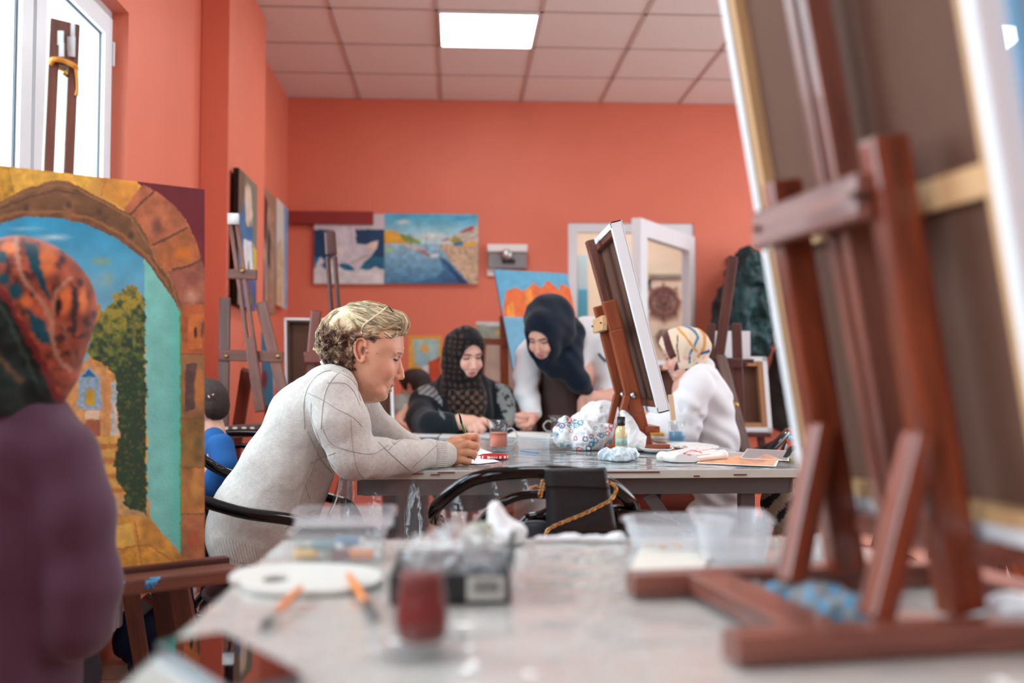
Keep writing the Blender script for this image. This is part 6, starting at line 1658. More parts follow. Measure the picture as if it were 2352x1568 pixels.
for o_ in (-.04, .04): limb(sd, [(492, 1012, D6 + o_, 30), (488, 1050, D6 + o_, 46), (488, 1200, D6 + o_, 52)], .03)
limb(sd, [(506, 1025, 3.5, 30), (512, 1070, 3.46, 28), (480, 1115, 3.46, 24), (440, 1125, 3.5, 20)], .02); limb(sd, [(500, 1030, 3.74, 28), (470, 1110, 3.76, 24)], .02)
sd.disp(lambda x, y, z: n3(x, y, z, .045, 4) * .005)
v_, f_ = sd.mesh(); mk('blue_shirt', v_, f_, mat('blue_jersey', S(18, 84, 148), .85, bump=.2, bscale=200), p6, smooth=True)
sd = SDF((-1.22, 3.2, 0), (-.6, 4.1, .62), .01); hx_ = P(490, 1200, D6)
for s_ in (-1, 1):
    kx = P(385 - 10 * s_, 1250, D6 + s_ * .08)
    sd.cone((hx_.x, D6 + s_ * .07, .50), .07, tuple(kx), .055, .02); sd.cone(tuple(kx), .055, (kx.x + .02, kx.y + .02, .07), .045, .02)
v_, f_ = sd.mesh(); mk('trousers', v_, f_, mat('navy_trousers', S(22, 34, 58), .8), p6, smooth=True)
for s_ in (-1, 1):
    sd = SDF((-1.24, 3.4, 0), (-.8, 3.95, .15), .005); kx = P(385 - 10 * s_, 1250, D6 + s_ * .08)
    sd.cone((kx.x + .02, kx.y + .03, .06), .045, (kx.x - .10, kx.y - .02, .038), .036, .02); v_, f_ = sd.mesh(); mk('shoe', v_, f_, mat('navy_shoe', S(20, 32, 60), .6), p6, smooth=True)

# ---------------------------------------------------------------- child far back
D7 = 5.65
p7 = thing('person', 'small dark-haired child in a grey shirt at the back, beside the orange painting', 'person', (P(940, 1000, D7).x, D7, 0))
c7 = P(955, 888, D7); rot7 = Matrix.Rotation(R(150), 3, 'Z'); hv, hf = place_head((HV2, HF2), c7, rot7, .78)
sb = cloth_mesh((870, 840, 1010, 1250), 5.3, 5.95, .012)
limb(sb, [(952, 905, D7, 13), (945, 930, D7, 15)], .02); limb(sb, [(935, 940, D7, 24), (930, 1050, D7, 28)], .03); limb(sb, [(925, 935, 5.55, 13), (912, 972, 5.45, 11), (945, 990, 5.4, 9)])
vb, fb = sb.mesh(); body_mesh(p7, [(hv, hf, head_cols(HV2, (216, 160, 136), (180, 110, 100))), (vb, fb, (216, 160, 136))])
sd = cloth_mesh((895, 820, 1010, 940), 5.4, 5.95, .004); hair_head(sd, c7, rot7, .78, .008)
v_, f_ = sd.mesh(); mk('hair', v_, f_, mat('black_brown_hair', S(44, 30, 28), .7, bump=.4, bscale=200), p7, smooth=True)
sd = cloth_mesh((870, 900, 1010, 1100), 5.35, 5.95, .006); limb(sd, [(935, 930, D7, 32), (932, 1060, D7, 36)], .03); limb(sd, [(918, 925, 5.58, 20), (912, 945, 5.52, 17)], .02)
v_, f_ = sd.mesh(); mk('grey_shirt', v_, f_, mat('grey_jersey', S(146, 146, 138), .9), p7, smooth=True)
sd = SDF((-.6, 5.4, 0), (.1, 5.95, .65), .012); hx_ = P(930, 1060, D7)
for s_ in (-1, 1): sd.cone((hx_.x + s_ * .06, D7, .60), .07, (hx_.x + s_ * .07, D7, .05), .05, .02)
v_, f_ = sd.mesh(); mk('trousers', v_, f_, mat('dark_trousers', S(30, 30, 36), .8), p7, smooth=True)

# ---------------------------------------------------------------- woman at the arch painting
D1_ = 1.70
p1 = thing('person', 'woman in a plum sweater and rust and teal headscarf, seen from behind at the left', 'person', (P(20, 1568, D1_).x, D1_, 0))
c1 = P(45, 740, D1_); rot1 = Matrix.Rotation(R(78), 3, 'Z'); hv, hf = place_head((HV2, HF2), c1, rot1, .88)
sd = cloth_mesh((120, 1200, 400, 1500), 1.6, 2.2, .003); dh = 1.98
H = lambda px, py, dd=0, rp=10: J(px, py, dh + dd, rp)
sd.chain([H(190, 1400, -.06, 26), H(185, 1370, -.02, 26)], .01); sd.ell(tuple(P(180, 1350, dh)), (.04, .03, .045), None, .01)
for k in range(4): sd.chain([H(165 + k * 12, 1330, .01, 11), H(170 + k * 10, 1310, .03, 10), H(175 + k * 8, 1300, .04, 9)], .002)
sd.chain([H(205, 1355, 0, 12), H(215, 1335, .02, 10), H(212, 1320, .03, 9)], .002)
hm = sd.mesh()
sb = SDF((-1.24, 1.35, .42), (-.45, 2.1, 1.1), .012)
limb(sb, [(50, 860, D1_, 55), (40, 930, D1_, 66)], .02); limb(sb, [(10, 1060, D1_, 130), (10, 1500, D1_, 150)], .03); limb(sb, [(150, 1060, D1_ - .02, 62), (185, 1415, D1_ - .03, 52), (190, 1390, 1.92, 34)])
vb, fb = sb.mesh(); body_mesh(p1, [(hv, hf, head_cols(HV2, (214, 160, 136), (180, 110, 100))), (hm[0], hm[1], (214, 160, 136)), (vb, fb, (214, 160, 136))])
sd = SDF(P(-160, 960, 1.75), (P(250, 520, 1.75).x, 1.9, P(250, 520, 1.85).z), .004)
sd = SDF((P(-180, 900, D1_).x, D1_ - .18, P(0, 980, D1_).z), (P(260, 900, D1_).x, D1_ + .18, P(0, 520, D1_).z), .004)
cover_head(sd, c1, rot1, .88, .012); ell_px(sd, (40, 710), (160, 150, 165), D1_, Matrix.Rotation(R(14), 3, 'Y')); ell_px(sd, (90, 740), (98, 100, 125), D1_, None, .03)
limb(sd, [(60, 790, D1_, 118), (70, 870, D1_, 82), (72, 925, D1_, 66)], .03)
sd.disp(lambda x, y, z: n3(x, y, z, .05, 7) * .004 + np.sin((x * .5 + z * .35) * 130 + 2 * n3(x, y, z, .08, 4)) * .0025)
def col1(px, py, v):
    p = Paint(px, py, (140, 68, 48), 7, 20)
    p.c *= (1 + (vnoise(px, py, 22, 3) - .5) * .9)[:, None]
    p.put((vnoise(px, py, 18, 44) > .63), (44, 30, 34), op=.7)
    OR, TE, DKc, BE, RD = (196, 104, 56), (20, 68, 80), (40, 26, 28), (176, 128, 106), (110, 40, 40)
    p.blob(105, 600, 26, 50, OR, .5); p.blob(150, 690, 20, 46, (214, 112, 60), .5); p.blob(20, 570, 30, 20, OR, .5); p.blob(62, 690, 22, 24, OR, .5); p.blob(190, 690, 16, 40, (214, 120, 70), .5)
    p.poly([(60, 552), (85, 565), (105, 640), (120, 690), (112, 690), (85, 635), (62, 600)], TE, .2); p.blob(4, 590, 12, 16, TE, .4); p.blob(8, 640, 18, 16, TE, .4); p.blob(35, 668, 20, 26, TE, .5); p.poly([(60, 710), (95, 730), (125, 790), (95, 790), (70, 750)], TE, .2)
    p.blob(72, 672, 10, 12, DKc, .5); p.blob(134, 700, 10, 34, DKc, .5); p.poly([(160, 650), (176, 660), (178, 740), (170, 780), (162, 760), (168, 700)], (60, 40, 44)); p.blob(155, 810, 9, 9, DKc, .5)
    p.line(curve([(38, 545), (42, 610), (75, 665), (112, 720), (124, 800), (160, 850)]), 11, BE, .1, .85); p.line(curve([(124, 720), (130, 670), (150, 645), (165, 640)]), 8, BE, .1, .8); p.line(curve([(140, 740), (160, 790), (172, 830)]), 7, (150, 96, 74), .1, .8)
    p.line(curve([(-20, 640), (40, 740), (90, 830), (130, 920)]), 24, RD, .2, .9)
    p.poly([(-200, 640), (-10, 668), (30, 720), (75, 810), (120, 905), (130, 960), (-200, 960)], (34, 44, 42), .4, 20); p.line(curve([(-10, 800), (20, 850), (45, 875)]), 12, (110, 78, 50), .2, .7); p.line(curve([(0, 700), (30, 760), (70, 850), (88, 900)]), 10, (64, 86, 74), .2, .7); p.blob(70, 900, 30, 30, (14, 20, 20), .8)
    return Sn(np.clip(p.c, 0, 255))
paint_mesh('headscarf', sd.mesh(), col1, M_FAB, p1)
sd = SDF((-1.25, 1.32, .40), (-.45, 2.1, 1.08), .006)
limb(sd, [(75, 955, D1_, 62), (60, 1000, D1_, 96), (10, 1060, D1_, 152), (0, 1250, D1_, 150), (0, 1560, D1_, 165)], .04)
limb(sd, [(-120, 1010, D1_, 90), (-150, 1200, D1_, 90), (-160, 1420, D1_ + .05, 75)], .03)
limb(sd, [(135, 1050, D1_ - .02, 92), (165, 1180, D1_ - .03, 84), (192, 1340, D1_ - .03, 80), (178, 1435, D1_ - .03, 72), (190, 1405, 1.92, 46)], .025)
for (a, b) in (((105, 1120), (112, 1300)), ((112, 1300), (105, 1440)), ((30, 1250), (100, 1280)), ((225, 1240), (262, 1262)), ((0, 1400), (80, 1450))): sd.cone(*J(a[0], a[1], D1_ - .155, 10), *J(b[0], b[1], D1_ - .15, 8), .03, 'sub')
sd.disp(lambda x, y, z: n3(x, y, z, .06, 3) * .005)
v_, f_ = sd.mesh(); mk('plum_sweater', v_, f_, mat('plum_jersey', S(76, 42, 64), .85, bump=.2, bscale=300, sheen=.2), p1, smooth=True)
sd = SDF((-1.24, 1.4, 0), (-.5, 2.35, .62), .012)
for s_ in (-1, 1):
    bx = P(0, 1568, D1_).x + s_ * .08 - .08; sd.cone((bx, D1_, .46), .09, (bx - .02, D1_ + .3, .44), .07, .03); sd.cone((bx - .02, D1_ + .3, .44), .07, (bx - .02, D1_ + .3, .08), .05, .03)
v_, f_ = sd.mesh(); mk('dark_skirt', v_, f_, mat('dark_wool_skirt', S(34, 26, 34), .9), p1, smooth=True)
t = thing('stool', 'black metal stool under the woman in the plum sweater', 'stool', (P(10, 1568, D1_).x, D1_, 0))
sx_ = P(10, 1568, D1_).x
lathe('seat', (sx_, D1_, .38), [(.0001, 0), (.17, 0), (.18, .015), (.17, .03), (.0001, .035)], M_VINYL, t, 28)
for (a, b) in ((-.14, -.14), (.15, -.12), (-.14, .14), (.15, .12)): box('leg', (sx_ + a - .011, D1_ + b - .011, 0), (sx_ + a + .011, D1_ + b + .011, .38), M_TUBE, t)
# ================================================================== SMALL THINGS
M_CLEAR = film('clear_glass', (0.9, 0.95, 0.95, 1), 0.02, 0.03, 1.5)
M_CLEAR2 = film('cloudy_plastic', (0.88, 0.91, 0.96, 1), 0.15, 0.15, 1.45)
M_MILKY = film('milky_plastic', (0.9, 0.92, 0.97, 1), 0.24, 0.2, 1.45)
M_HANDLE = film('glass_handle', (.85, .88, .86, 1), .35, .05, 1.6)
M_PAPER = mat('white_paper', S(236, 238, 240), .7)
M_PLASTW = mat('white_plastic', S(234, 234, 232), .3)
def onz(px, py, z=TZ): return PZ(px, py, z)
Z0 = TZ + .0028
def flat(name, pts, m, th=.0012, z=Z0, par=None, fn=None, sag=0, world=None):
    w_ = [Vector((p.x, p.y, 0)) for p in (onz(a, b, z) for a, b in pts)] if world is None else world
    V = [(p.x, p.y, z) for p in w_] + [(p.x, p.y, z + th) for p in w_]; n = len(w_)
    ar = sum(w_[i].x * w_[(i + 1) % n].y - w_[(i + 1) % n].x * w_[i].y for i in range(n))
    if ar < 0: w_ = w_[::-1]; V = [(p.x, p.y, z) for p in w_] + [(p.x, p.y, z + th) for p in w_]
    F_ = [tuple(range(n))[::-1], tuple(range(n, 2 * n))] + [(i, (i + 1) % n, (i + 1) % n + n, i + n) for i in range(n)]
    return mk(name, V, F_, m, par)

# ---- far table, left to right
def mug(name, label, px, py, r, h, liquid, lh, hand=1, glassm=None, taper=.9, flare=1.22, spoon=False):
    c = onz(px, py, Z0); t = thing(name, label, 'glass', c)
    lathe('glass_body', c, [(.0001, .002), (r * .72, 0), (r * .74, .004), (r * .62, .009), (r * taper, .013), (r * taper, h * .45), (r * .88, h * .62), (r * flare, h), (r * flare - .0015, h), (r * .84, h * .62), (r * taper - .002, h * .45), (r * taper - .002, .015), (.0001, .014)], glassm or M_CLEAR, t, 28)
    lathe('drink', c, [(.0001, .0152), (r * taper - .0024, .0155), (r * taper - .0024, min(lh, h * .45)), (.0001, min(lh, h * .45) + .0002)] if lh <= h * .45 else [(.0001, .0152), (r * taper - .0024, .0155), (r * taper - .0024, h * .45), (r * .84 - .0006, h * .6), (r * .86 - .0006, lh), (.0001, lh + .0002)], liquid, t, 28)
    if hand: tube('handle', [c + Vector((hand * (r * .86), 0, h * .68)), c + Vector((hand * (r * 1.35), 0, h * .72)), c + Vector((hand * (r * 1.85), 0, h * .5)), c + Vector((hand * (r * 1.5), 0, h * .25)), c + Vector((hand * (r * .88), 0, h * .2))], .0030, M_HANDLE, t, 8)
    return t
mug('glass_mug', 'glass mug half full of pink-orange drink right of the painting hand', 1145, 1036, .034, .106, mat('pink_drink', S(232, 124, 96), .25), .060)
mug('tea_mug', 'small glass mug of dark tea in front of the leaning woman', 1283, 1000, .036, .088, mat('dark_tea', S(70, 16, 14), .2), .06, hand=-1)
c = onz(1136, 1053, Z0); t = thing('jar_lid', 'red and white jar lid lying on the table beside the white paper', 'lid', c)
lathe('lid_rim', c, [(.0400, 0), (.0425, .002), (.0425, .011), (.041, .013), (.039, .0125), (.039, .004)], mat('red_enamel', S(196, 36, 38), .3), t, 40)
lathe('lid_disc', c, [(.0001, .004), (.039, .004), (.039, .0045), (.0001, .0046)], mat('gold_lacquer', S(222, 168, 92), .35), t, 40)
g = Geo()
for a in (-2.05, -1.2, -.8, -.45, -2.6): 
    q = c + Vector((math.cos(a) * .0422, math.sin(a) * .0422, .0065)); Mr = Matrix.Translation(q) @ Matrix.Rotation(a, 4, 'Z'); g.box((0, 0, 0), (.0016, .0075, .0075), Mr)
for k in range(7):
    a = -1.95 + k * .085; q = c + Vector((math.cos(a) * .0424, math.sin(a) * .0424, .0065)); Mr = Matrix.Translation(q) @ Matrix.Rotation(a, 4, 'Z'); g.box((0, 0, 0), (.0014, .0016 if k % 2 else .0026, .006), Mr)
g.obj('white_lettering', M_PLASTW, t, smooth=False)
tag(flat('paper_sheet', [(1040, 1060), (1096, 1066), (1148, 1060), (1108, 1048), (1070, 1046)], M_PAPER), 'white sheet under the brush tip of the blonde woman', 'paper')
tag(flat('paper_sheet', [(1080, 1040), (1096, 1046), (1131, 1040), (1098, 1029)], M_PAPER, z=Z0 + .0), 'small white slip of paper between the hand and the glass mug', 'paper')
def art_sheet(x, y, u, v):
    p = Paint(x, y, (222, 226, 232), 1, 5)
    for k in range(9): p.blob(885 + k * 15, 992 + (k % 3) * 2, 6, 2.5, [(190, 170, 150), (160, 175, 200), (226, 190, 120)][k % 3], .5)
    return p.done()
def sheet_art(name, label, pts, fn, th=.002, z=Z0, cat='paper'):
    a, b, c = (Vector(onz(q[0], q[1], z + th)) for q in pts)
    o = panel(name, a, b, c, 80, 40, th, fn, nrm_sign=-1); return tag(o, label, cat)
sheet_art('sketch_sheet', 'printed sheet with small coloured motifs at the far left of the table', [(872, 1001), (1004, 1003), (892, 992)], art_sheet, .004)
tag(flat('paper_pad', [(1008, 1006), (1060, 1008), (1062, 1001), (1015, 999)], mat('grey_pad', S(206, 210, 205), .7), .006), 'small grey pad between the sketches and the pointing hand', 'pad')
tag(flat('magazine', [(1085, 1003), (1122, 1008), (1148, 998), (1105, 994)], mat('magazine_print', S(170, 176, 184), .4, col2=S(222, 224, 228), vscale=60), .004), 'grey magazine under the pointing finger', 'magazine')
tag(flat('drawing_board', [(1160, 1004), (1270, 1008), (1276, 998), (1180, 994)], mat('off_white_board', S(226, 226, 220), .6), .008), 'off-white drawing board under the fist of the leaning woman', 'board')

def open_box(name, label, cat, c, wd, dp, ht, rz, m, th=.0015, draft=.9, lip=.004, par=None, rr=.12):
    t = thing(name, label, cat, c, rotz=rz); M = Matrix.Translation(c) @ Matrix.Rotation(rz, 4, 'Z'); g = Geo()
    def ringz(s, z, rr=rr, n=6):
        pts = []; hx, hy = wd / 2 * s, dp / 2 * s; r_ = min(hx, hy) * rr * 2
        for (cx, cy, a0) in ((hx - r_, hy - r_, 0), (-hx + r_, hy - r_, 90), (-hx + r_, -hy + r_, 180), (hx - r_, -hy + r_, 270)):
            for k in range(n): a = R(a0 + 90 * k / (n - 1)); pts.append(Vector((cx + r_ * math.cos(a), cy + r_ * math.sin(a), z)))
        return pts
    rings = [ringz(draft, 0), ringz(1, ht), ringz(1 + lip * 2 / wd, ht + .001), ringz(1 + lip * 2 / wd, ht + .003), ringz(1 - th * 2 / wd, ht + .003), ringz(draft - th * 2 / wd, th)]
    n = len(rings[0]); V = [M @ p for r_ in rings for p in r_]; F_ = []
    for i in range(len(rings) - 1):
        for k in range(n): F_.append((i * n + k, i * n + (k + 1) % n, (i + 1) * n + (k + 1) % n, (i + 1) * n + k))
    F_.append(tuple(range(n))[::-1]); F_.append(tuple((len(rings) - 1) * n + k for k in range(n)))
    g.add(V, F_); g.obj('tub', m, t, smooth=False); return t, M
open_box('plastic_box', 'empty clear plastic box lying right of the glass mug', 'box', onz(1230, 1032, Z0) + Vector((0, .06, 0)), .118, .10, .042, R(-6), M_CLEAR2)
t = thing('paintbrush', 'thin blue paintbrush in front of the clear plastic box', 'paintbrush', onz(1220, 1039, Z0))
a, b = onz(1196, 1036, Z0 + .003), onz(1252, 1042, Z0 + .003)
tube('handle', [a, a.lerp(b, .75)], .0022, mat('blue_handle', S(60, 130, 190), .3), t); tube('bristles', [a.lerp(b, .75), b], [.002, .0006], M_METAL, t)

def crumple(name, label, cat, pts, rads, res, amp, m, y0, fscale=.02, seed=1, par=None, cols=None, base=None, k=.02, sharp=0):
    """a crumpled soft thing: joints in world space, faceted by noise"""
    P_ = [Vector(p) for p in pts]; mr = max(rads) + .03
    lo = [min(p[i] for p in P_) - mr for i in range(3)]; hi = [max(p[i] for p in P_) + mr for i in range(3)]
    if base is not None: lo[2] = base - .02
    sd = SDF(lo, hi, res)
    for i, (p, r_) in enumerate(zip(P_, rads)):
        sd.cone(p, r_, P_[(i + 1) % len(P_)] if i + 1 < len(P_) else p, rads[i + 1] if i + 1 < len(P_) else r_, k)
    sd.disp(lambda x, y, z: (np.abs(n3(x, y, z, fscale, seed)) * 1.4 - .5) * amp + (np.abs(n3(x, y, z, fscale * .45, seed + 3)) - .4) * amp * .6)
    if base is not None: sd.field(lambda x, y, z: z - base, 0, 'sub')
    v, f = sd.mesh()
    px, py = to_px(v)
    o = mk(name, v, f, m, par, smooth=True, cols=None if cols is None else cols(px, py, v))
    if label: tag(o, label, cat)
    return o
M_BAGW = film('thin_white_bag', (0.93, 0.95, 0.97, 1), 0.82, 0.2, 1.4)
M_PRINT = mat('printed_plastic_bag', rough=.25, attr='paint')
dd = 3.75
crumple('shopping_bag', 'thin white plastic shopping bag slumped before the small easel', 'bag', [P(1330, 980, dd), P(1370, 965, dd), P(1405, 968, dd), P(1395, 940, dd), P(1375, 932, dd)], [.045, .062, .06, .022, .010], .004, .012, M_BAGW, dd, .03, 4, base=Z0)
crumple('napkin', 'white napkin folded to a peak behind the cream bottle', 'napkin', [P(1455, 1010, 3.33), P(1440, 965, 3.33), P(1432, 948, 3.33)], [.042, .016, .004], .003, .006, M_PAPER, 3.6, .03, 2, base=Z0)
def col_print(px, py, v):
    p = Paint(px, py, (232, 236, 240), .8, 5); rg = np.random.RandomState(5)
    for i in range(46):
        cx, cy = 1276 + rg.rand() * 130, 958 + rg.rand() * 76; r_ = 3 + rg.rand() * 4.5; col = [(60, 150, 185), (206, 70, 76), (90, 100, 130), (70, 170, 175)][i % 4]
        d_ = np.hypot(p.x - cx, p.y - cy); p.put((d_ < r_) & (d_ > r_ * .55), col, .1); 
        if i % 3 == 0: p.put(d_ < r_ * .3, col, .1)
    return p.done()
crumple('printed_bag', 'white plastic bag printed with small blue and red rings', 'bag', [P(1292, 1000, 3.42), P(1300, 975, 3.5), P(1345, 1005, 3.42), P(1395, 1008, 3.45)], [.036, .022, .052, .045], .003, .009, M_PRINT, 3.4, .025, 8, base=Z0, cols=col_print)
crumple('crumpled_wrapper', 'crumpled blue and white wrapper in front of the printed bag', 'wrapper', [onz(1392, 1046, .785), onz(1425, 1049, .785), onz(1450, 1045, .785)], [.022, .022, .016], .0025, .008, mat('foil_print', S(226, 230, 232), .3, col2=S(170, 202, 216), vscale=45), 3.2, .015, 3, base=Z0)
c = onz(1427, 1043, Z0); t = thing('bottle', 'small bottle of cream liquid with a black cap', 'bottle', c)
lathe('bottle_body', c, [(.0001, 0), (.018, 0), (.0195, .003), (.0195, .070), (.017, .082), (.011, .090), (.010, .094), (.0001, .094)], mat('cream_liquid', S(216, 200, 150), .15, coat=.6), t, 24)
lathe('cap', c, [(.0125, .092), (.013, .094), (.013, .120), (.0001, .121)], M_BLACK, t, 20)
lathe('printed_label', c, [(.0197, .028), (.0197, .055)], mat('label_print', S(206, 214, 180), .4, col2=S(90, 150, 165), vscale=60), t, 24)
def plate(name, label, pts, z, m, h=.018):
    a = [onz(q[0], q[1], z) for q in pts]; cx = sum((p for p in a), Vector()) / len(a)
    rx = max(abs(p.x - cx.x) for p in a); ry = max(abs(p.y - cx.y) for p in a)
    prof = [(.0001, .001), (.62, 0), (.70, .002), (1, h), (.99, h + .002), (.68, .005), (.0001, .004)]; V, F_ = [], []; sg = 36
    for (r_, zz) in prof:
        for k in range(sg): an = 2 * math.pi * k / sg; V.append((cx.x + math.cos(an) * r_ * rx, cx.y + math.sin(an) * r_ * ry, z + zz))
    for i in range(len(prof) - 1):
        for k in range(sg): F_.append((i * sg + k, i * sg + (k + 1) % sg, (i + 1) * sg + (k + 1) % sg, (i + 1) * sg + k))
    return tag(mk(name, V, F_, m, smooth=True), label, 'plate')
plate('plate', 'white plastic plate left of the paint jars', [(1460, 1036), (1545, 1036), (1500, 1042), (1500, 1029)], Z0, M_PLASTW, .014)
plate('plate', 'wide white plate with smears of brown paint behind the pouch', [(1535, 1030), (1642, 1030), (1590, 1037), (1590, 1022)], Z0, M_PLASTW, .010)
g = Geo()
for (a, b) in ((1555, 1026), (1562, 1028), (1572, 1027), (1580, 1029), (1568, 1025)):
    q = onz(a, b, Z0 + .006); g.tube([q, q + Vector((.006, .002, .0)), q + Vector((.012, 0, .0))], .0022, 6)
tag(g.obj('paint_smear', mat('ochre_paint', S(190, 160, 110), .4)), 'ochre paint smears in the wide white plate', 'paint')
c = onz(1514, 1022, Z0); t = thing('paint_jar', 'low glass jar with brown paint standing on the left plate', 'jar', c)
lathe('jar_body', c + Vector((0, 0, .006)), [(.0001, 0), (.030, 0), (.032, .004), (.032, .018), (.030, .024), (.031, .028), (.0295, .028), (.029, .02), (.0001, .019)], M_CLEAR2, t, 26)
lathe('paint', c + Vector((0, 0, .008)), [(.0001, 0), (.029, .0), (.029, .010), (.0001, .011)], mat('brown_paint', S(146, 110, 84), .3), t, 22)
c = onz(1555, 1016, Z0); t = thing('water_glass', 'glass of blue paint water with a wide brush in it', 'glass', c)
lathe('glass_body', c, [(.0001, .001), (.030, 0), (.0315, .004), (.033, .082), (.0318, .082), (.0302, .006), (.0001, .005)], M_CLEAR, t, 28)
lathe('blue_water', c, [(.0001, .0055), (.0298, .006), (.0306, .042), (.0001, .0425)], mat('blue_water', S(104, 168, 206), .12), t, 26)
t = thing('wide_brush', 'wide flat paintbrush with a pale wooden handle standing in the blue water', 'paintbrush', c + Vector((-.01, 0, .05)))
q0, q1 = c + Vector((-.008, 0, .035)), P(1540, 906, c.y)
dv = q1 - q0
bar('bristles', q0, q0 + dv * .22, .030, .008, M_PLASTW, t, hint=(0, -1, 0)); bar('ferrule', q0 + dv * .2, q0 + dv * .34, .028, .009, M_PLASTW, t); bar('handle', q0 + dv * .34, q1, .020, .008, mat('pale_beech', S(226, 196, 158), .5), t, bev=.004)
c = onz(1508, 1008, Z0 + .0); t = thing('paint_tub', 'yellow-orange plastic paint tub left of the blue water glass', 'tub', c)
box('tub_body', c + Vector((-.040, -.03, 0)), c + Vector((.040, .03, .018)), mat('brown_tub_base', S(150, 96, 60), .4), t, bev=.004)
box('lid', c + Vector((-.042, -.032, .018)), c + Vector((.042, .032, .030)), mat('yellow_plastic', S(232, 158, 36), .35), t, bev=.004)
for k in (-1, 0, 1): box('compartment', c + Vector((k * .027 - .011, -.026, .030)), c + Vector((k * .027 + .011, .02, .052)), mat('yellow_plastic', S(236, 166, 40), .35), t, bev=.004)
# padded pouch, print
def col_pouch(px, py, v):
    p = Paint(px, py, (232, 230, 228), 1, 6)
    p.line(curve([(1570, 1042), (1590, 1034), (1612, 1040), (1600, 1046), (1578, 1044)]), 2.2, (206, 110, 110)); p.line([(1590, 1038), (1625, 1032), (1640, 1030)], 2, (206, 120, 110)); p.blob(1572, 1041, 5, 3, (150, 90, 130), .5); p.line([(1600, 1044), (1630, 1042)], 2, (216, 150, 140))
    p.blob(1520, 1050, 5, 3, (232, 200, 190), .6)
    return p.done()
sd = SDF((onz(1500, 1058, .77).x - .03, 2.85, .765), (onz(1690, 1050, .77).x + .05, 3.55, .83), .004)
pc = [onz(1520, 1049, .785), onz(1580, 1053, .785), onz(1660, 1045, .785), onz(1600, 1034, .785)]
for i in range(4): sd.cone(pc[i], .013, pc[(i + 1) % 4], .013, .01)
sd.cone(pc[0].lerp(pc[1], .5), .016, pc[2].lerp(pc[3], .5), .016, .02); sd.cone(pc[1], .013, pc[3], .014, .01); sd.cone(pc[0], .013, pc[2], .014, .01)
sd.field(lambda x, y, z: z - Z0, 0, 'sub'); v_, f_ = sd.mesh(); px, py = to_px(v_)
o = mk('padded_pouch', v_, f_, M_PRINT, smooth=True, cols=col_pouch(px, py, v_)); tag(o, 'white padded pouch with a faint red drawing at the table front', 'pouch')
def art_print(x, y, u, v):
    p = Paint(x, y, (176, 166, 160), 1, 6)
    p.poly([(1600, 1062), (1640, 1052), (1700, 1046), (1760, 1050), (1790, 1062), (1760, 1068), (1620, 1068)], (226, 164, 120), .15); p.poly([(1690, 1052), (1720, 1048), (1765, 1058), (1740, 1064)], (196, 140, 120), .15)
    p.put((u < .02) | (u > .97) | (v < .03) | (v > .96), (226, 230, 228)); return p.done()
sheet_art('art_print', 'glossy print of an orange landscape sticking out from under the pouch', [(1600, 1063), (1782, 1071), (1640, 1036)], art_print, .0012, Z0, 'print')
sheet_art('art_print', 'second grey and pink print at the right end of the table', [(1700, 1052), (1812, 1058), (1716, 1030)], lambda x, y, u, v: (lambda p: (p.poly([(1720, 1056), (1760, 1042), (1800, 1056)], (214, 160, 130), .2), p.put((u < .02) | (u > .97) | (v < .03) | (v > .96), (226, 230, 228)), p.done())[2])(Paint(x, y, (150, 144, 144), 1, 6)), .0012, Z0 + .0016, 'print')
t = thing('paintbrush', 'short dark brush with an orange tip beside the wide plate', 'paintbrush', onz(1545, 1030, Z0 + .012))
a, b = onz(1530, 1028, Z0 + .014), onz(1552, 1034, Z0 + .006); tube('handle', [a, a.lerp(b, .6)], .004, mat('dark_olive', S(52, 56, 48), .5), t); tube('bristles', [a.lerp(b, .6), b], [.004, .002], mat('orange_bristle', S(230, 130, 40), .5), t)

# ---- bag on the chair
t = thing('handbag', 'small black leather bag with a gold chain hanging on the black chair', 'bag', P(1333, 1228, 2.10))
M_LEA = mat('black_leather', S(26, 29, 33), .5, bump=.35, bscale=90, var=.1, vscale=20)
def rbox(name, corners, d, th, m, par, infl=.004):
    A, B, C_, D_ = [P(a, b, d) for a, b in corners]; nx, ny = 16, 16; V = []; F_ = []
    for side in (0, 1):
        for j in range(ny + 1):
            for i in range(nx + 1):
                u_, v_ = i / nx, j / ny; p = A.lerp(B, u_).lerp(D_.lerp(C_, u_), v_)
                e = min(u_, 1 - u_, v_, 1 - v_); bul = min(1, e / .12); bul = math.sqrt(1 - (1 - bul) ** 2)
                V.append(p + Vector((0, (-1 if side == 0 else 1) * (th / 2 * (.35 + .65 * bul)), 0)))
    N_ = (nx + 1) * (ny + 1)
    for j in range(ny):
        for i in range(nx):
            a = j * (nx + 1) + i; F_.append((a, a + nx + 1, a + nx + 2, a + 1)); F_.append((N_ + a, N_ + a + 1, N_ + a + nx + 2, N_ + a + nx + 1))
    for i in range(nx):
        a = i; F_.append((a, a + 1, N_ + a + 1, N_ + a)); a = ny * (nx + 1) + i; F_.append((a + 1, a, N_ + a, N_ + a + 1))
    for j in range(ny):
        a = j * (nx + 1); F_.append((a + nx + 1, a, N_ + a, N_ + a + nx + 1)); a += nx; F_.append((a, a + nx + 1, N_ + a + nx + 1, N_ + a))
    return mk(name, V, F_, m, par, smooth=True)
rbox('bag_body', [(1252, 1080), (1392, 1076), (1416, 1218), (1256, 1228)], 2.085, .045, M_LEA, t)
rbox('flap', [(1250, 1076), (1391, 1073), (1400, 1122), (1253, 1118)], 2.068, .026, M_LEA, t)
M_GOLDC = mat('gold_chain', S(206, 162, 104), .25, metal=1.0)
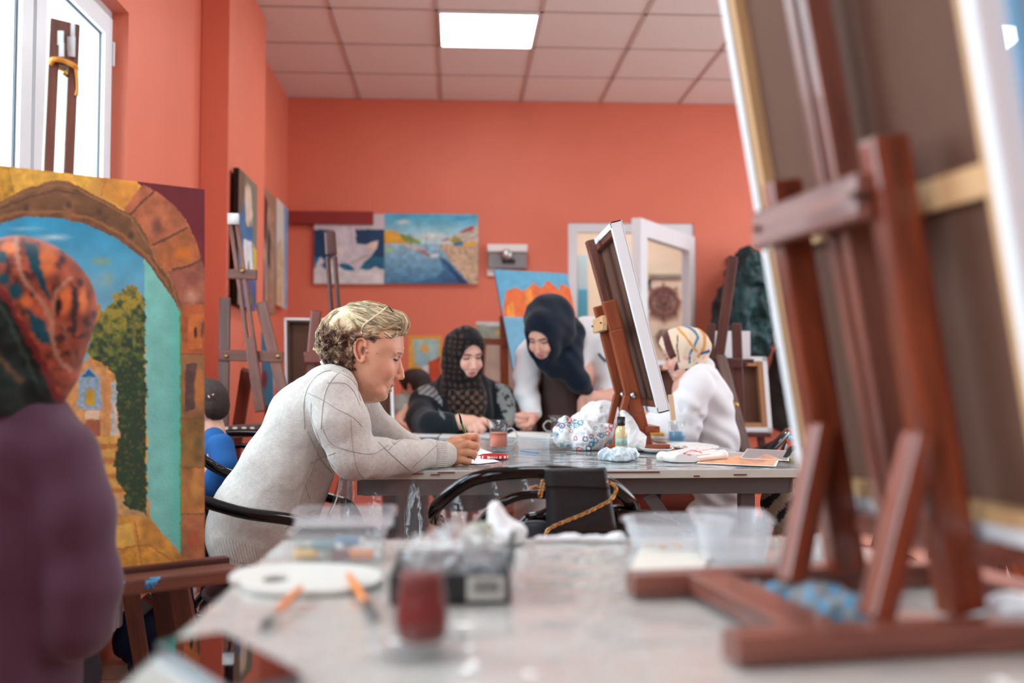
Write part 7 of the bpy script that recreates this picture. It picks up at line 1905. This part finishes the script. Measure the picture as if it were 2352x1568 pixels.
cp_ = spline([P(a, b, 2.05) for a, b in ((1397, 1106), (1412, 1116), (1414, 1128), (1404, 1146), (1375, 1163), (1340, 1180), (1300, 1196), (1272, 1208), (1258, 1218), (1252, 1230))], 8)
ln = [0]
for i in range(1, len(cp_)): ln.append(ln[-1] + (cp_[i] - cp_[i - 1]).length)
nl = int(ln[-1] / .0075); g = Geo()
for k in range(nl):
    s_ = ln[-1] * (k + .5) / nl; i = min(range(len(ln)), key=lambda q: abs(ln[q] - s_)); p = cp_[i]; tg = (cp_[min(i + 1, len(cp_) - 1)] - cp_[max(i - 1, 0)]).normalized()
    s1 = tg.cross(Vector((0, 1, 0))).normalized(); s2 = tg.cross(s1); ax = (s1 if k % 2 else s2) if True else s1; ax = (s1 + s2 * (1 if k % 2 else -1)).normalized()
    g.tube([p + tg * math.cos(a) * .0065 + ax * math.sin(a) * .0036 for a in np.linspace(0, 2 * math.pi, 11)[:-1]], .0014, 5, closed=True, sp=False)
g.obj('chain_strap', M_GOLDC, t)
g = Geo()
for k in range(5): p = P(1247 - k * 1.5, 1108 + k * 7, 2.07); g.tube([p + Vector((math.cos(a) * .004, 0, math.sin(a) * .0055)) for a in np.linspace(0, 2 * math.pi, 11)[:-1]], .0014, 5, closed=True, sp=False)
g.obj('chain_end', M_GOLDC, t)
crumple('hair_clip', 'small orange-brown clip caught on the black chair left of the bag', 'clip', [P(1212, 1136, 2.12), P(1222, 1124, 2.12), P(1232, 1118, 2.12)], [.005, .007, .004], .0015, .002, mat('tan_plastic', S(190, 120, 84), .3), 2.1, .01, 2, k=.004)

# ---- striped throw at the right end of the table
def col_str(px, py, v):
    p = Paint(px, py, (150, 142, 126), 4, 14); s_ = np.sin((p.x * .55 + p.y * .9) / 9.0 + 1.5 * np.sin(p.x / 26)); p.put(s_ > .35, (28, 30, 34), .1); return p.done()
crumple('striped_throw', 'beige and black striped throw draped over the chair at the table end', 'throw', [P(1835, 1050, 3.0), P(1820, 1110, 2.98), P(1800, 1160, 2.95), P(1830, 1190, 2.95), P(1860, 1100, 3.05)], [.035, .055, .06, .06, .05], .006, .012, mat('striped_wool', rough=.95, attr='paint', bump=.4, bscale=150), 3.0, .06, 3, cols=col_str)
t = thing('marker_pen', 'bright blue pen lying on the back of the worn chair', 'pen', P(1828, 1008, 3.2)); tube('pen_body', [P(1812, 1003, 3.2), P(1842, 1014, 3.2)], .006, mat('sky_blue_plastic', S(90, 190, 226), .3), t, 8, n=2); tube('pen_cap', [P(1842, 1014, 3.2), P(1850, 1017, 3.2)], .007, M_BLACK, t, 8, n=2)

# ---- coats on the back wall
dw = 7.22
t = thing('coat_rack', 'wooden coat rail with hooks on the back wall, behind the coats', 'coat rack', P(1740, 600, YB - .02))
a, b = P(1668, 592, YB - .02), P(1880, 604, YB - .02); box('rail', (a.x, YB - .03, b.z - .01), (b.x, YB, a.z), W_MAH, t)
for px in (1682, 1722, 1760, 1800, 1845): q = P(px, 598, YB - .03); tube('hook', [q, q + Vector((0, -.05, -.01)), q + Vector((0, -.07, .02))], .006, M_BOLT, t, 6)
def col_puff(px, py, v):
    p = Paint(px, py, (16, 50, 52), 3, 12); n_ = vnoise(px * 1.6, py * .35, 9, 4); p.c = p.c * (.4 + 1.1 * n_)[:, None]; return Sn(np.clip(p.c, 0, 255))
crumple('puffer_coat', 'shiny dark green hooded coat hanging on the back wall', 'coat', [P(1722, 598, dw), P(1724, 630, dw), P(1700, 680, dw), P(1695, 780, dw), P(1742, 790, dw), P(1745, 680, dw)], [.10, .14, .12, .13, .10, .10], .012, .030, mat('green_nylon', rough=.42, attr='paint', spec=.35), dw, .07, 4, cols=col_puff)
crumple('dark_coat', 'black hooded coat half hidden at the left of the shiny green coat', 'coat', [P(1690, 625, dw + .02), P(1668, 700, dw), P(1655, 790, dw), P(1650, 840, dw)], [.07, .09, .10, .08], .014, .03, mat('black_nylon', S(24, 32, 34), .5), dw, .09, 6)
crumple('grey_coat', 'light grey coat hanging right of the shiny green coat', 'coat', [P(1800, 600, dw), P(1800, 680, dw), P(1792, 770, dw), P(1830, 700, dw), P(1840, 620, dw)], [.07, .11, .09, .12, .09], .013, .028, mat('grey_wool', S(158, 158, 154), .85), dw, .09, 2)
crumple('black_bag', 'big black bag hanging below the grey coat', 'bag', [P(1795, 820, dw), P(1800, 900, dw), P(1800, 955, dw), P(1840, 950, dw), P(1840, 820, dw)], [.08, .13, .12, .12, .08], .015, .02, mat('black_canvas', S(30, 28, 26), .8), dw, .1, 5)

# ---- foreground table
c = onz(955, 1494, Z0); t = thing('saucer', 'glass saucer under the tulip tea glass in the foreground', 'saucer', c)
lathe('saucer_dish', c, [(.0001, .001), (.024, 0), (.026, .002), (.043, .0075), (.0435, .0085), (.026, .0045), (.018, .0035), (.0001, .0035)], film('saucer_glass', (.8, .84, .84, 1), .25, .05, 1.5), t, 40)
c2_ = c + Vector((.0045, .0, .0038)); t = thing('tea_glass', 'tulip-shaped glass of dark red tea on its saucer in the foreground', 'glass', c2_)
prof_o = [(.0001, .0), (.017, 0), (.0225, .004), (.0245, .012), (.0242, .024), (.0215, .040), (.0192, .054), (.0196, .066), (.0220, .080), (.0236, .090)]
lathe('glass_body', c2_, prof_o + [(.0228, .0903), (.0210, .080), (.0184, .066), (.0180, .054), (.0203, .040), (.0230, .024), (.0232, .013), (.020, .007), (.0001, .006)], M_CLEAR, t, 40)
M_TEA = bpy.data.materials.new('red_tea'); M_TEA.use_nodes = True; b_ = M_TEA.node_tree.nodes['Principled BSDF']
b_.inputs['Base Color'].default_value = (.30, .003, .003, 1); b_.inputs['Transmission Weight'].default_value = .5; b_.inputs['Roughness'].default_value = .05; b_.inputs['IOR'].default_value = 1.2
lathe('tea', c2_, [(.0001, .0064), (.0196, .0074), (.0228, .0134), (.0226, .024), (.0199, .040), (.0176, .054), (.0179, .062), (.0001, .0622)], M_TEA, t, 36)

# palette with thumb hole
pl = [onz(a, b, Z0) for a, b in ((527, 1330), (560, 1312), (640, 1303), (740, 1302), (830, 1308), (872, 1322), (868, 1345), (800, 1362), (700, 1368), (610, 1366), (560, 1356), (552, 1344), (535, 1342))]
oc = sum(pl, Vector()) / len(pl); outer = spline(pl, 5, closed=True); hc2 = onz(634, 1338, Z0)
inner = [hc2 + Vector((math.cos(a) * .016, math.sin(a) * .022, 0)) for a in np.linspace(0, 2 * math.pi, len(outer) + 1)[:-1]]
a0 = [math.atan2(p.y - hc2.y, p.x - hc2.x) for p in outer]
inner = [hc2 + Vector((math.cos(a) * .016, math.sin(a) * .024, 0)) for a in a0]
V, F_ = [], []; n = len(outer); T_ = .005
for z_ in (0, T_):
    V += [p + Vector((0, 0, z_)) for p in outer]; V += [p + Vector((0, 0, z_)) for p in inner]
for i in range(n):
    j = (i + 1) % n
    F_ += [(i, j, n + j, n + i)[::-1], (2 * n + i, 2 * n + j, 3 * n + j, 3 * n + i), (i, j, 2 * n + j, 2 * n + i), (n + j, n + i, 3 * n + i, 3 * n + j)]
pal = mk('palette', [tuple(v) for v in V], F_, mat('palette_plastic', S(216, 218, 212), .35)); tag(pal, 'white plastic palette with a thumb hole on the foreground table', 'palette')
def fbrush(label, a, b, m, ha, hb, dark_end=True, z=.010):
    p0, p1 = onz(a[0], a[1], Z0 + ha), onz(b[0], b[1], Z0 + hb); t = thing('paintbrush', label, 'paintbrush', p0)
    tube('handle', [p0.lerp(p1, .0), p0.lerp(p1, .3), p0.lerp(p1, .66)], [.0028, .0046, .0036], m, t, 10, n=5)
    tube('ferrule', [p0.lerp(p1, .66), p0.lerp(p1, .82)], [.0037, .0042], M_METAL if not dark_end else M_BLACK, t, 10, n=3)
    tube('bristles', [p0.lerp(p1, .82), p0.lerp(p1, .92), p1], [.0042, .004, .0008], mat('grey_bristle', S(90, 90, 90), .6), t, 8, n=3)
M_ORH = mat('orange_handle', S(232, 140, 66), .35)
fbrush('orange-handled brush leaning on the palette, its grey tip on the table', (692, 1348), (598, 1442), M_ORH, .010, .003, False)
fbrush('orange-handled brush with a dark tip, pointing at the tea glass', (800, 1318), (866, 1424), M_ORH, .012, .003, True)

# clear box with paint tubes
cb_ = onz(782, 1278, Z0); cb_.z = Z0
t, Mb = open_box('plastic_box', 'clear plastic box of paint tubes behind the palette', 'box', cb_, .118, .115, .036, 0, M_CLEAR2, draft=.93)
c_up = cb_ + Vector((.003, .045, .0365 + .003))
lid, _ = open_box('box_lid', 'clear rimmed lid lying on the box of paint tubes', 'lid', cb_ + Vector((.004, .025, .041)), .128, .10, .014, R(3), M_CLEAR2, draft=1.0)
tubes_ = [('yellow', (226, 176, 60)), ('teal', (70, 120, 120)), ('dark red', (130, 40, 40)), ('orange', (222, 130, 60)), ('olive', (120, 120, 60)), ('pale yellow', (232, 206, 120)), ('blue', (60, 120, 160)), ('white', (226, 226, 220))]
for k, (nm, col_) in enumerate(tubes_):
    a_ = cb_ + Vector((-.040 + (k % 4) * .024, -.035 + (k // 4) * .035 + (k % 3) * .004, .0085 + (.011 if k in (1, 6) else 0)))
    an = [.2, -.3, .5, -.15, .35, -.5, .1, .6][k]; dr_ = Vector((math.cos(an), math.sin(an), 0)) * .032
    q = thing('paint_tube', nm + ' paint tube in the clear box behind the palette', 'paint tube', a_, 'paint tubes in the clear box')
    tube('tube_body', [a_ - dr_ * .5, a_ + dr_ * .35, a_ + dr_ * .5], [.0075, .0065, .003], mat(nm.replace(' ', '_') + '_tube', S(*col_), .35), q, 10, n=3)
    tube('cap', [a_ + dr_ * .5, a_ + dr_ * .72], .0042, M_PLASTW, q, 8, n=2)
# black carton with a label
cc = onz(1035, 1378, Z0); t = thing('carton', 'open black carton with a grey barcode label behind the tea glass', 'box', cc)
M_CART = mat('black_carton', S(22, 28, 32), .4)
x0, x1 = onz(897, 1386, Z0).x, onz(1172, 1386, Z0).x; y0 = onz(1035, 1386, Z0).y; y1 = y0 + .15; hh = .030
g = Geo(); g.box(((x0 + x1) / 2, y0 + .001, Z0 + hh / 2), (x1 - x0, .002, hh)); g.box(((x0 + x1) / 2, y1, Z0 + hh / 2), (x1 - x0, .002, hh)); g.box((x0, (y0 + y1) / 2, Z0 + hh / 2), (.002, y1 - y0, hh)); g.box((x1, (y0 + y1) / 2, Z0 + hh / 2), (.002, y1 - y0, hh)); g.box(((x0 + x1) / 2, (y0 + y1) / 2, Z0 + .001), (x1 - x0, y1 - y0, .002))
g.obj('carton_body', M_CART, t, smooth=False)
g = Geo(); Mr = Matrix.Translation((x1 + .002, y0 + .07, Z0 + hh)) @ Matrix.Rotation(R(8), 4, 'Y'); g.add([Mr @ Vector(q) for q in ((0, -.06, 0), (0, .05, 0), (0, .03, .030), (0, -.01, .038), (0, -.045, .018), (.002, -.06, 0), (.002, .05, 0), (.002, .03, .030), (.002, -.01, .038), (.002, -.045, .018))], [(0, 1, 2, 3, 4), (9, 8, 7, 6, 5)] + [(i, (i + 1) % 5, (i + 1) % 5 + 5, i + 5) for i in range(5)])
g.obj('torn_flap', M_CART, t, smooth=False)
la, lb = onz(1072, 1386, Z0).x, onz(1160, 1386, Z0).x; lab = box('label', (la, y0 - .0012, Z0 + .003), (lb, y0 - .0002, Z0 + hh - .002), mat('grey_label', S(176, 178, 172), .5), t)
g = Geo(); rg = np.random.RandomState(2)
for k in range(12): g.box((la + .008 + k * .0022, y0 - .0015, Z0 + .017), (.0006 + rg.rand() * .0008, .0004, .012))
g.obj('barcode', M_BLACK, lab, smooth=False)
M_SILV = film('silvery_plastic', (.85, .88, .9, 1), .25, .06, 1.9, bump=.8, bscale=60)
crumple('plastic_wrap', 'shiny clear plastic wrap bulging out of the black carton', 'wrapping', [Vector((x0 + .03, y0 + .09, Z0 + .028)), Vector((x0 + .07, y0 + .10, Z0 + .036)), Vector((x0 + .10, y0 + .085, Z0 + .032))], [.024, .028, .022], .003, .008, M_SILV, 1.1, .02, 3)
crumple('rag', 'small crumpled rag stained green and tan at the carton corner', 'rag', [onz(1092, 1262, .80) , onz(1088, 1235, .815), onz(1110, 1225, .80)], [.012, .011, .009], .002, .006, mat('stained_rag', S(206, 198, 178), .9, col2=S(120, 150, 130), vscale=50), 1.3, .012, 4)
q0 = P(1160, 1232, 1.44); q0.z = Z0
crumple('tissue', 'white tissue standing in a peak at the back edge of the foreground table', 'tissue', [q0 + Vector((.004, 0, .012)), P(1146, 1200, 1.44), P(1138, 1166, 1.44)], [.026, .012, .002], .0022, .004, M_PAPER, 1.4, .02, 6, base=Z0)
crumple('tissue', 'flat crumpled white tissue with orange specks beside the trays', 'tissue', [onz(1230, 1240, .774), onz(1320, 1239, .774), onz(1420, 1238, .775)], [.005, .006, .005], .002, .003, M_PAPER, 1.4, .02, 9, base=Z0)
ct = onz(1545, 1244, Z0)
tr1, Mt = open_box('plastic_tray', 'milky oval plastic tray with crumbs at the back of the foreground table', 'tray', Vector((ct.x, 1.40, Z0)), .150, .13, .034, 0, M_MILKY, draft=.84, rr=.42)
for k in range(9):
    rg = np.random.RandomState(k); q = Vector((ct.x - .05 + rg.rand() * .05, 1.36 + rg.rand() * .04, Z0 + .003)); 
    tag(crumple('crumb', None, None, [q], [.003], .0012, .001, mat('orange_crumb', S(226, 170, 90), .7), 1.4, .005, k), 'tiny orange crumb in the milky tray', 'crumb', 'orange crumbs in the tray')
tr2, Mt = open_box('plastic_container', 'tall milky plastic container at the right of the oval tray', 'container', Vector((onz(1748, 1300, Z0).x - .012, 1.335, Z0)), .098, .15, .048, R(-10), M_MILKY, draft=.84, rr=.2)
q = onz(1874, 1285, Z0); t = thing('plastic_cup', 'small frosted plastic cup right of the milky container', 'cup', q)
lathe('cup', q, [(.0001, .001), (.010, 0), (.0125, .030), (.0135, .031), (.0122, .031), (.0095, .002), (.0001, .002)], M_MILKY, t, 20)
# smartphone
t = thing('smartphone', 'black phone lying screen up at the bottom left, mirroring the room', 'phone', onz(500, 1540, Z0))
A, B_, C_ = onz(352, 1497, Z0), onz(512, 1470, Z0), onz(700, 1575, Z0)
ux = (B_ - A); uy = (C_ - B_); uy = uy - ux.normalized() * uy.dot(ux.normalized()) * .2
def rrect(A, u_, v_, r_, n=6):
    lu, lv = u_.length, v_.length; out = []
    for (cu, cv, a0) in ((r_ / lu, r_ / lv, 180), (1 - r_ / lu, r_ / lv, 270), (1 - r_ / lu, 1 - r_ / lv, 0), (r_ / lu, 1 - r_ / lv, 90)):
        for k in range(n): a = R(a0 + 90 * k / (n - 1)); out.append(A + u_ * (cu + math.cos(a) * r_ / lu) + v_ * (cv + math.sin(a) * r_ / lv))
    return out
def slab(name, ring, z0, z1, m, par):
    ar = sum(ring[i].x * ring[(i + 1) % len(ring)].y - ring[(i + 1) % len(ring)].x * ring[i].y for i in range(len(ring)))
    if ar < 0: ring = ring[::-1]
    n = len(ring); V = [(p.x, p.y, z0) for p in ring] + [(p.x, p.y, z1) for p in ring]
    return mk(name, V, [tuple(range(n))[::-1], tuple(range(n, 2 * n))] + [(i, (i + 1) % n, (i + 1) % n + n, i + n) for i in range(n)], m, par)
slab('phone_body', rrect(A, ux, uy, .010), Z0, Z0 + .0078, mat('grey_aluminium', S(120, 128, 132), .3, metal=.8), t)
slab('screen', rrect(A + ux.normalized() * .0015 + uy.normalized() * .0015, ux * (1 - .003 / ux.length), uy * (1 - .003 / uy.length), .009), Z0 + .0078, Z0 + .0084, mat('dark_glass_screen', S(4, 5, 6), .02, spec=1.0, ior=2.2), t)
# cloth inside the easel base, white cloth behind it
def col_cl(px, py, v):
    p = Paint(px, py, (116, 128, 134), 3, 8); n_ = vnoise(px, py, 12, 4); s_ = np.sin((px + py * .6) / 8) + np.sin((px - py) / 11); p.put(s_ > .4, (70, 140, 176), .15); p.put(n_ > .66, (150, 150, 150)); p.put((n_ < .22), (176, 130, 100)); return p.done()
crumple('paint_cloth', 'blue and grey patterned paint cloth lying inside the big easel base', 'cloth', [onz(1715, 1352, .775), onz(1790, 1385, .778), onz(1880, 1410, .778), onz(1960, 1420, .778), onz(1900, 1395, .778), onz(1830, 1372, .778)], [.010, .014, .018, .018, .018, .014], .0025, .005, mat('patterned_cloth', rough=.9, attr='paint', bump=.3, bscale=200), 1, .015, 5, base=Z0, cols=col_cl)
crumple('white_cloth', 'crumpled white cloth behind the front foot of the big easel', 'cloth', [onz(2290, 1430, .78), onz(2340, 1425, .785), onz(2390, 1430, .78)], [.016, .022, .02], .003, .006, M_PAPER, 1, .02, 2, base=Z0)
tag(flat('paper_sheet', [(1440, 1330), (1600, 1334), (1640, 1262), (1470, 1258)], mat('cream_paper', S(222, 218, 208), .6), .0008), 'cream sheet of paper under the milky container and trays', 'paper')

# ---- floor clutter left
t = thing('backpack', 'navy school backpack with a grey and red panel on the floor under the left easel', 'backpack', P(320, 1468, 3.75))
D_ = 3.7
sd = SDF((-1.22, 3.4, 0), (-.8, 3.95, .35), .007); a = P(300, 1440, D_); b = P(372, 1440, D_)
sd.cone((a.x, D_, .09), .075, (b.x, D_, .09), .075, .02); sd.cone((a.x + .03, D_, .14), .07, (b.x - .02, D_, .14), .07, .03); sd.field(lambda x, y, z: z - .004, 0, 'sub'); sd.disp(lambda x, y, z: n3(x, y, z, .05, 3) * .006)
v_, f_ = sd.mesh(); mk('pack_body', v_, f_, mat('navy_nylon', S(18, 44, 84), .6), t, smooth=True)
bar('front_panel', P(318, 1402, D_ - .085), P(352, 1372, D_ - .08), .05, .012, mat('grey_panel', S(110, 116, 110), .6), t, bev=.005); bar('red_trim', P(330, 1372, D_ - .09), P(372, 1396, D_ - .09), .012, .012, mat('red_trim', S(170, 46, 50), .5), t)
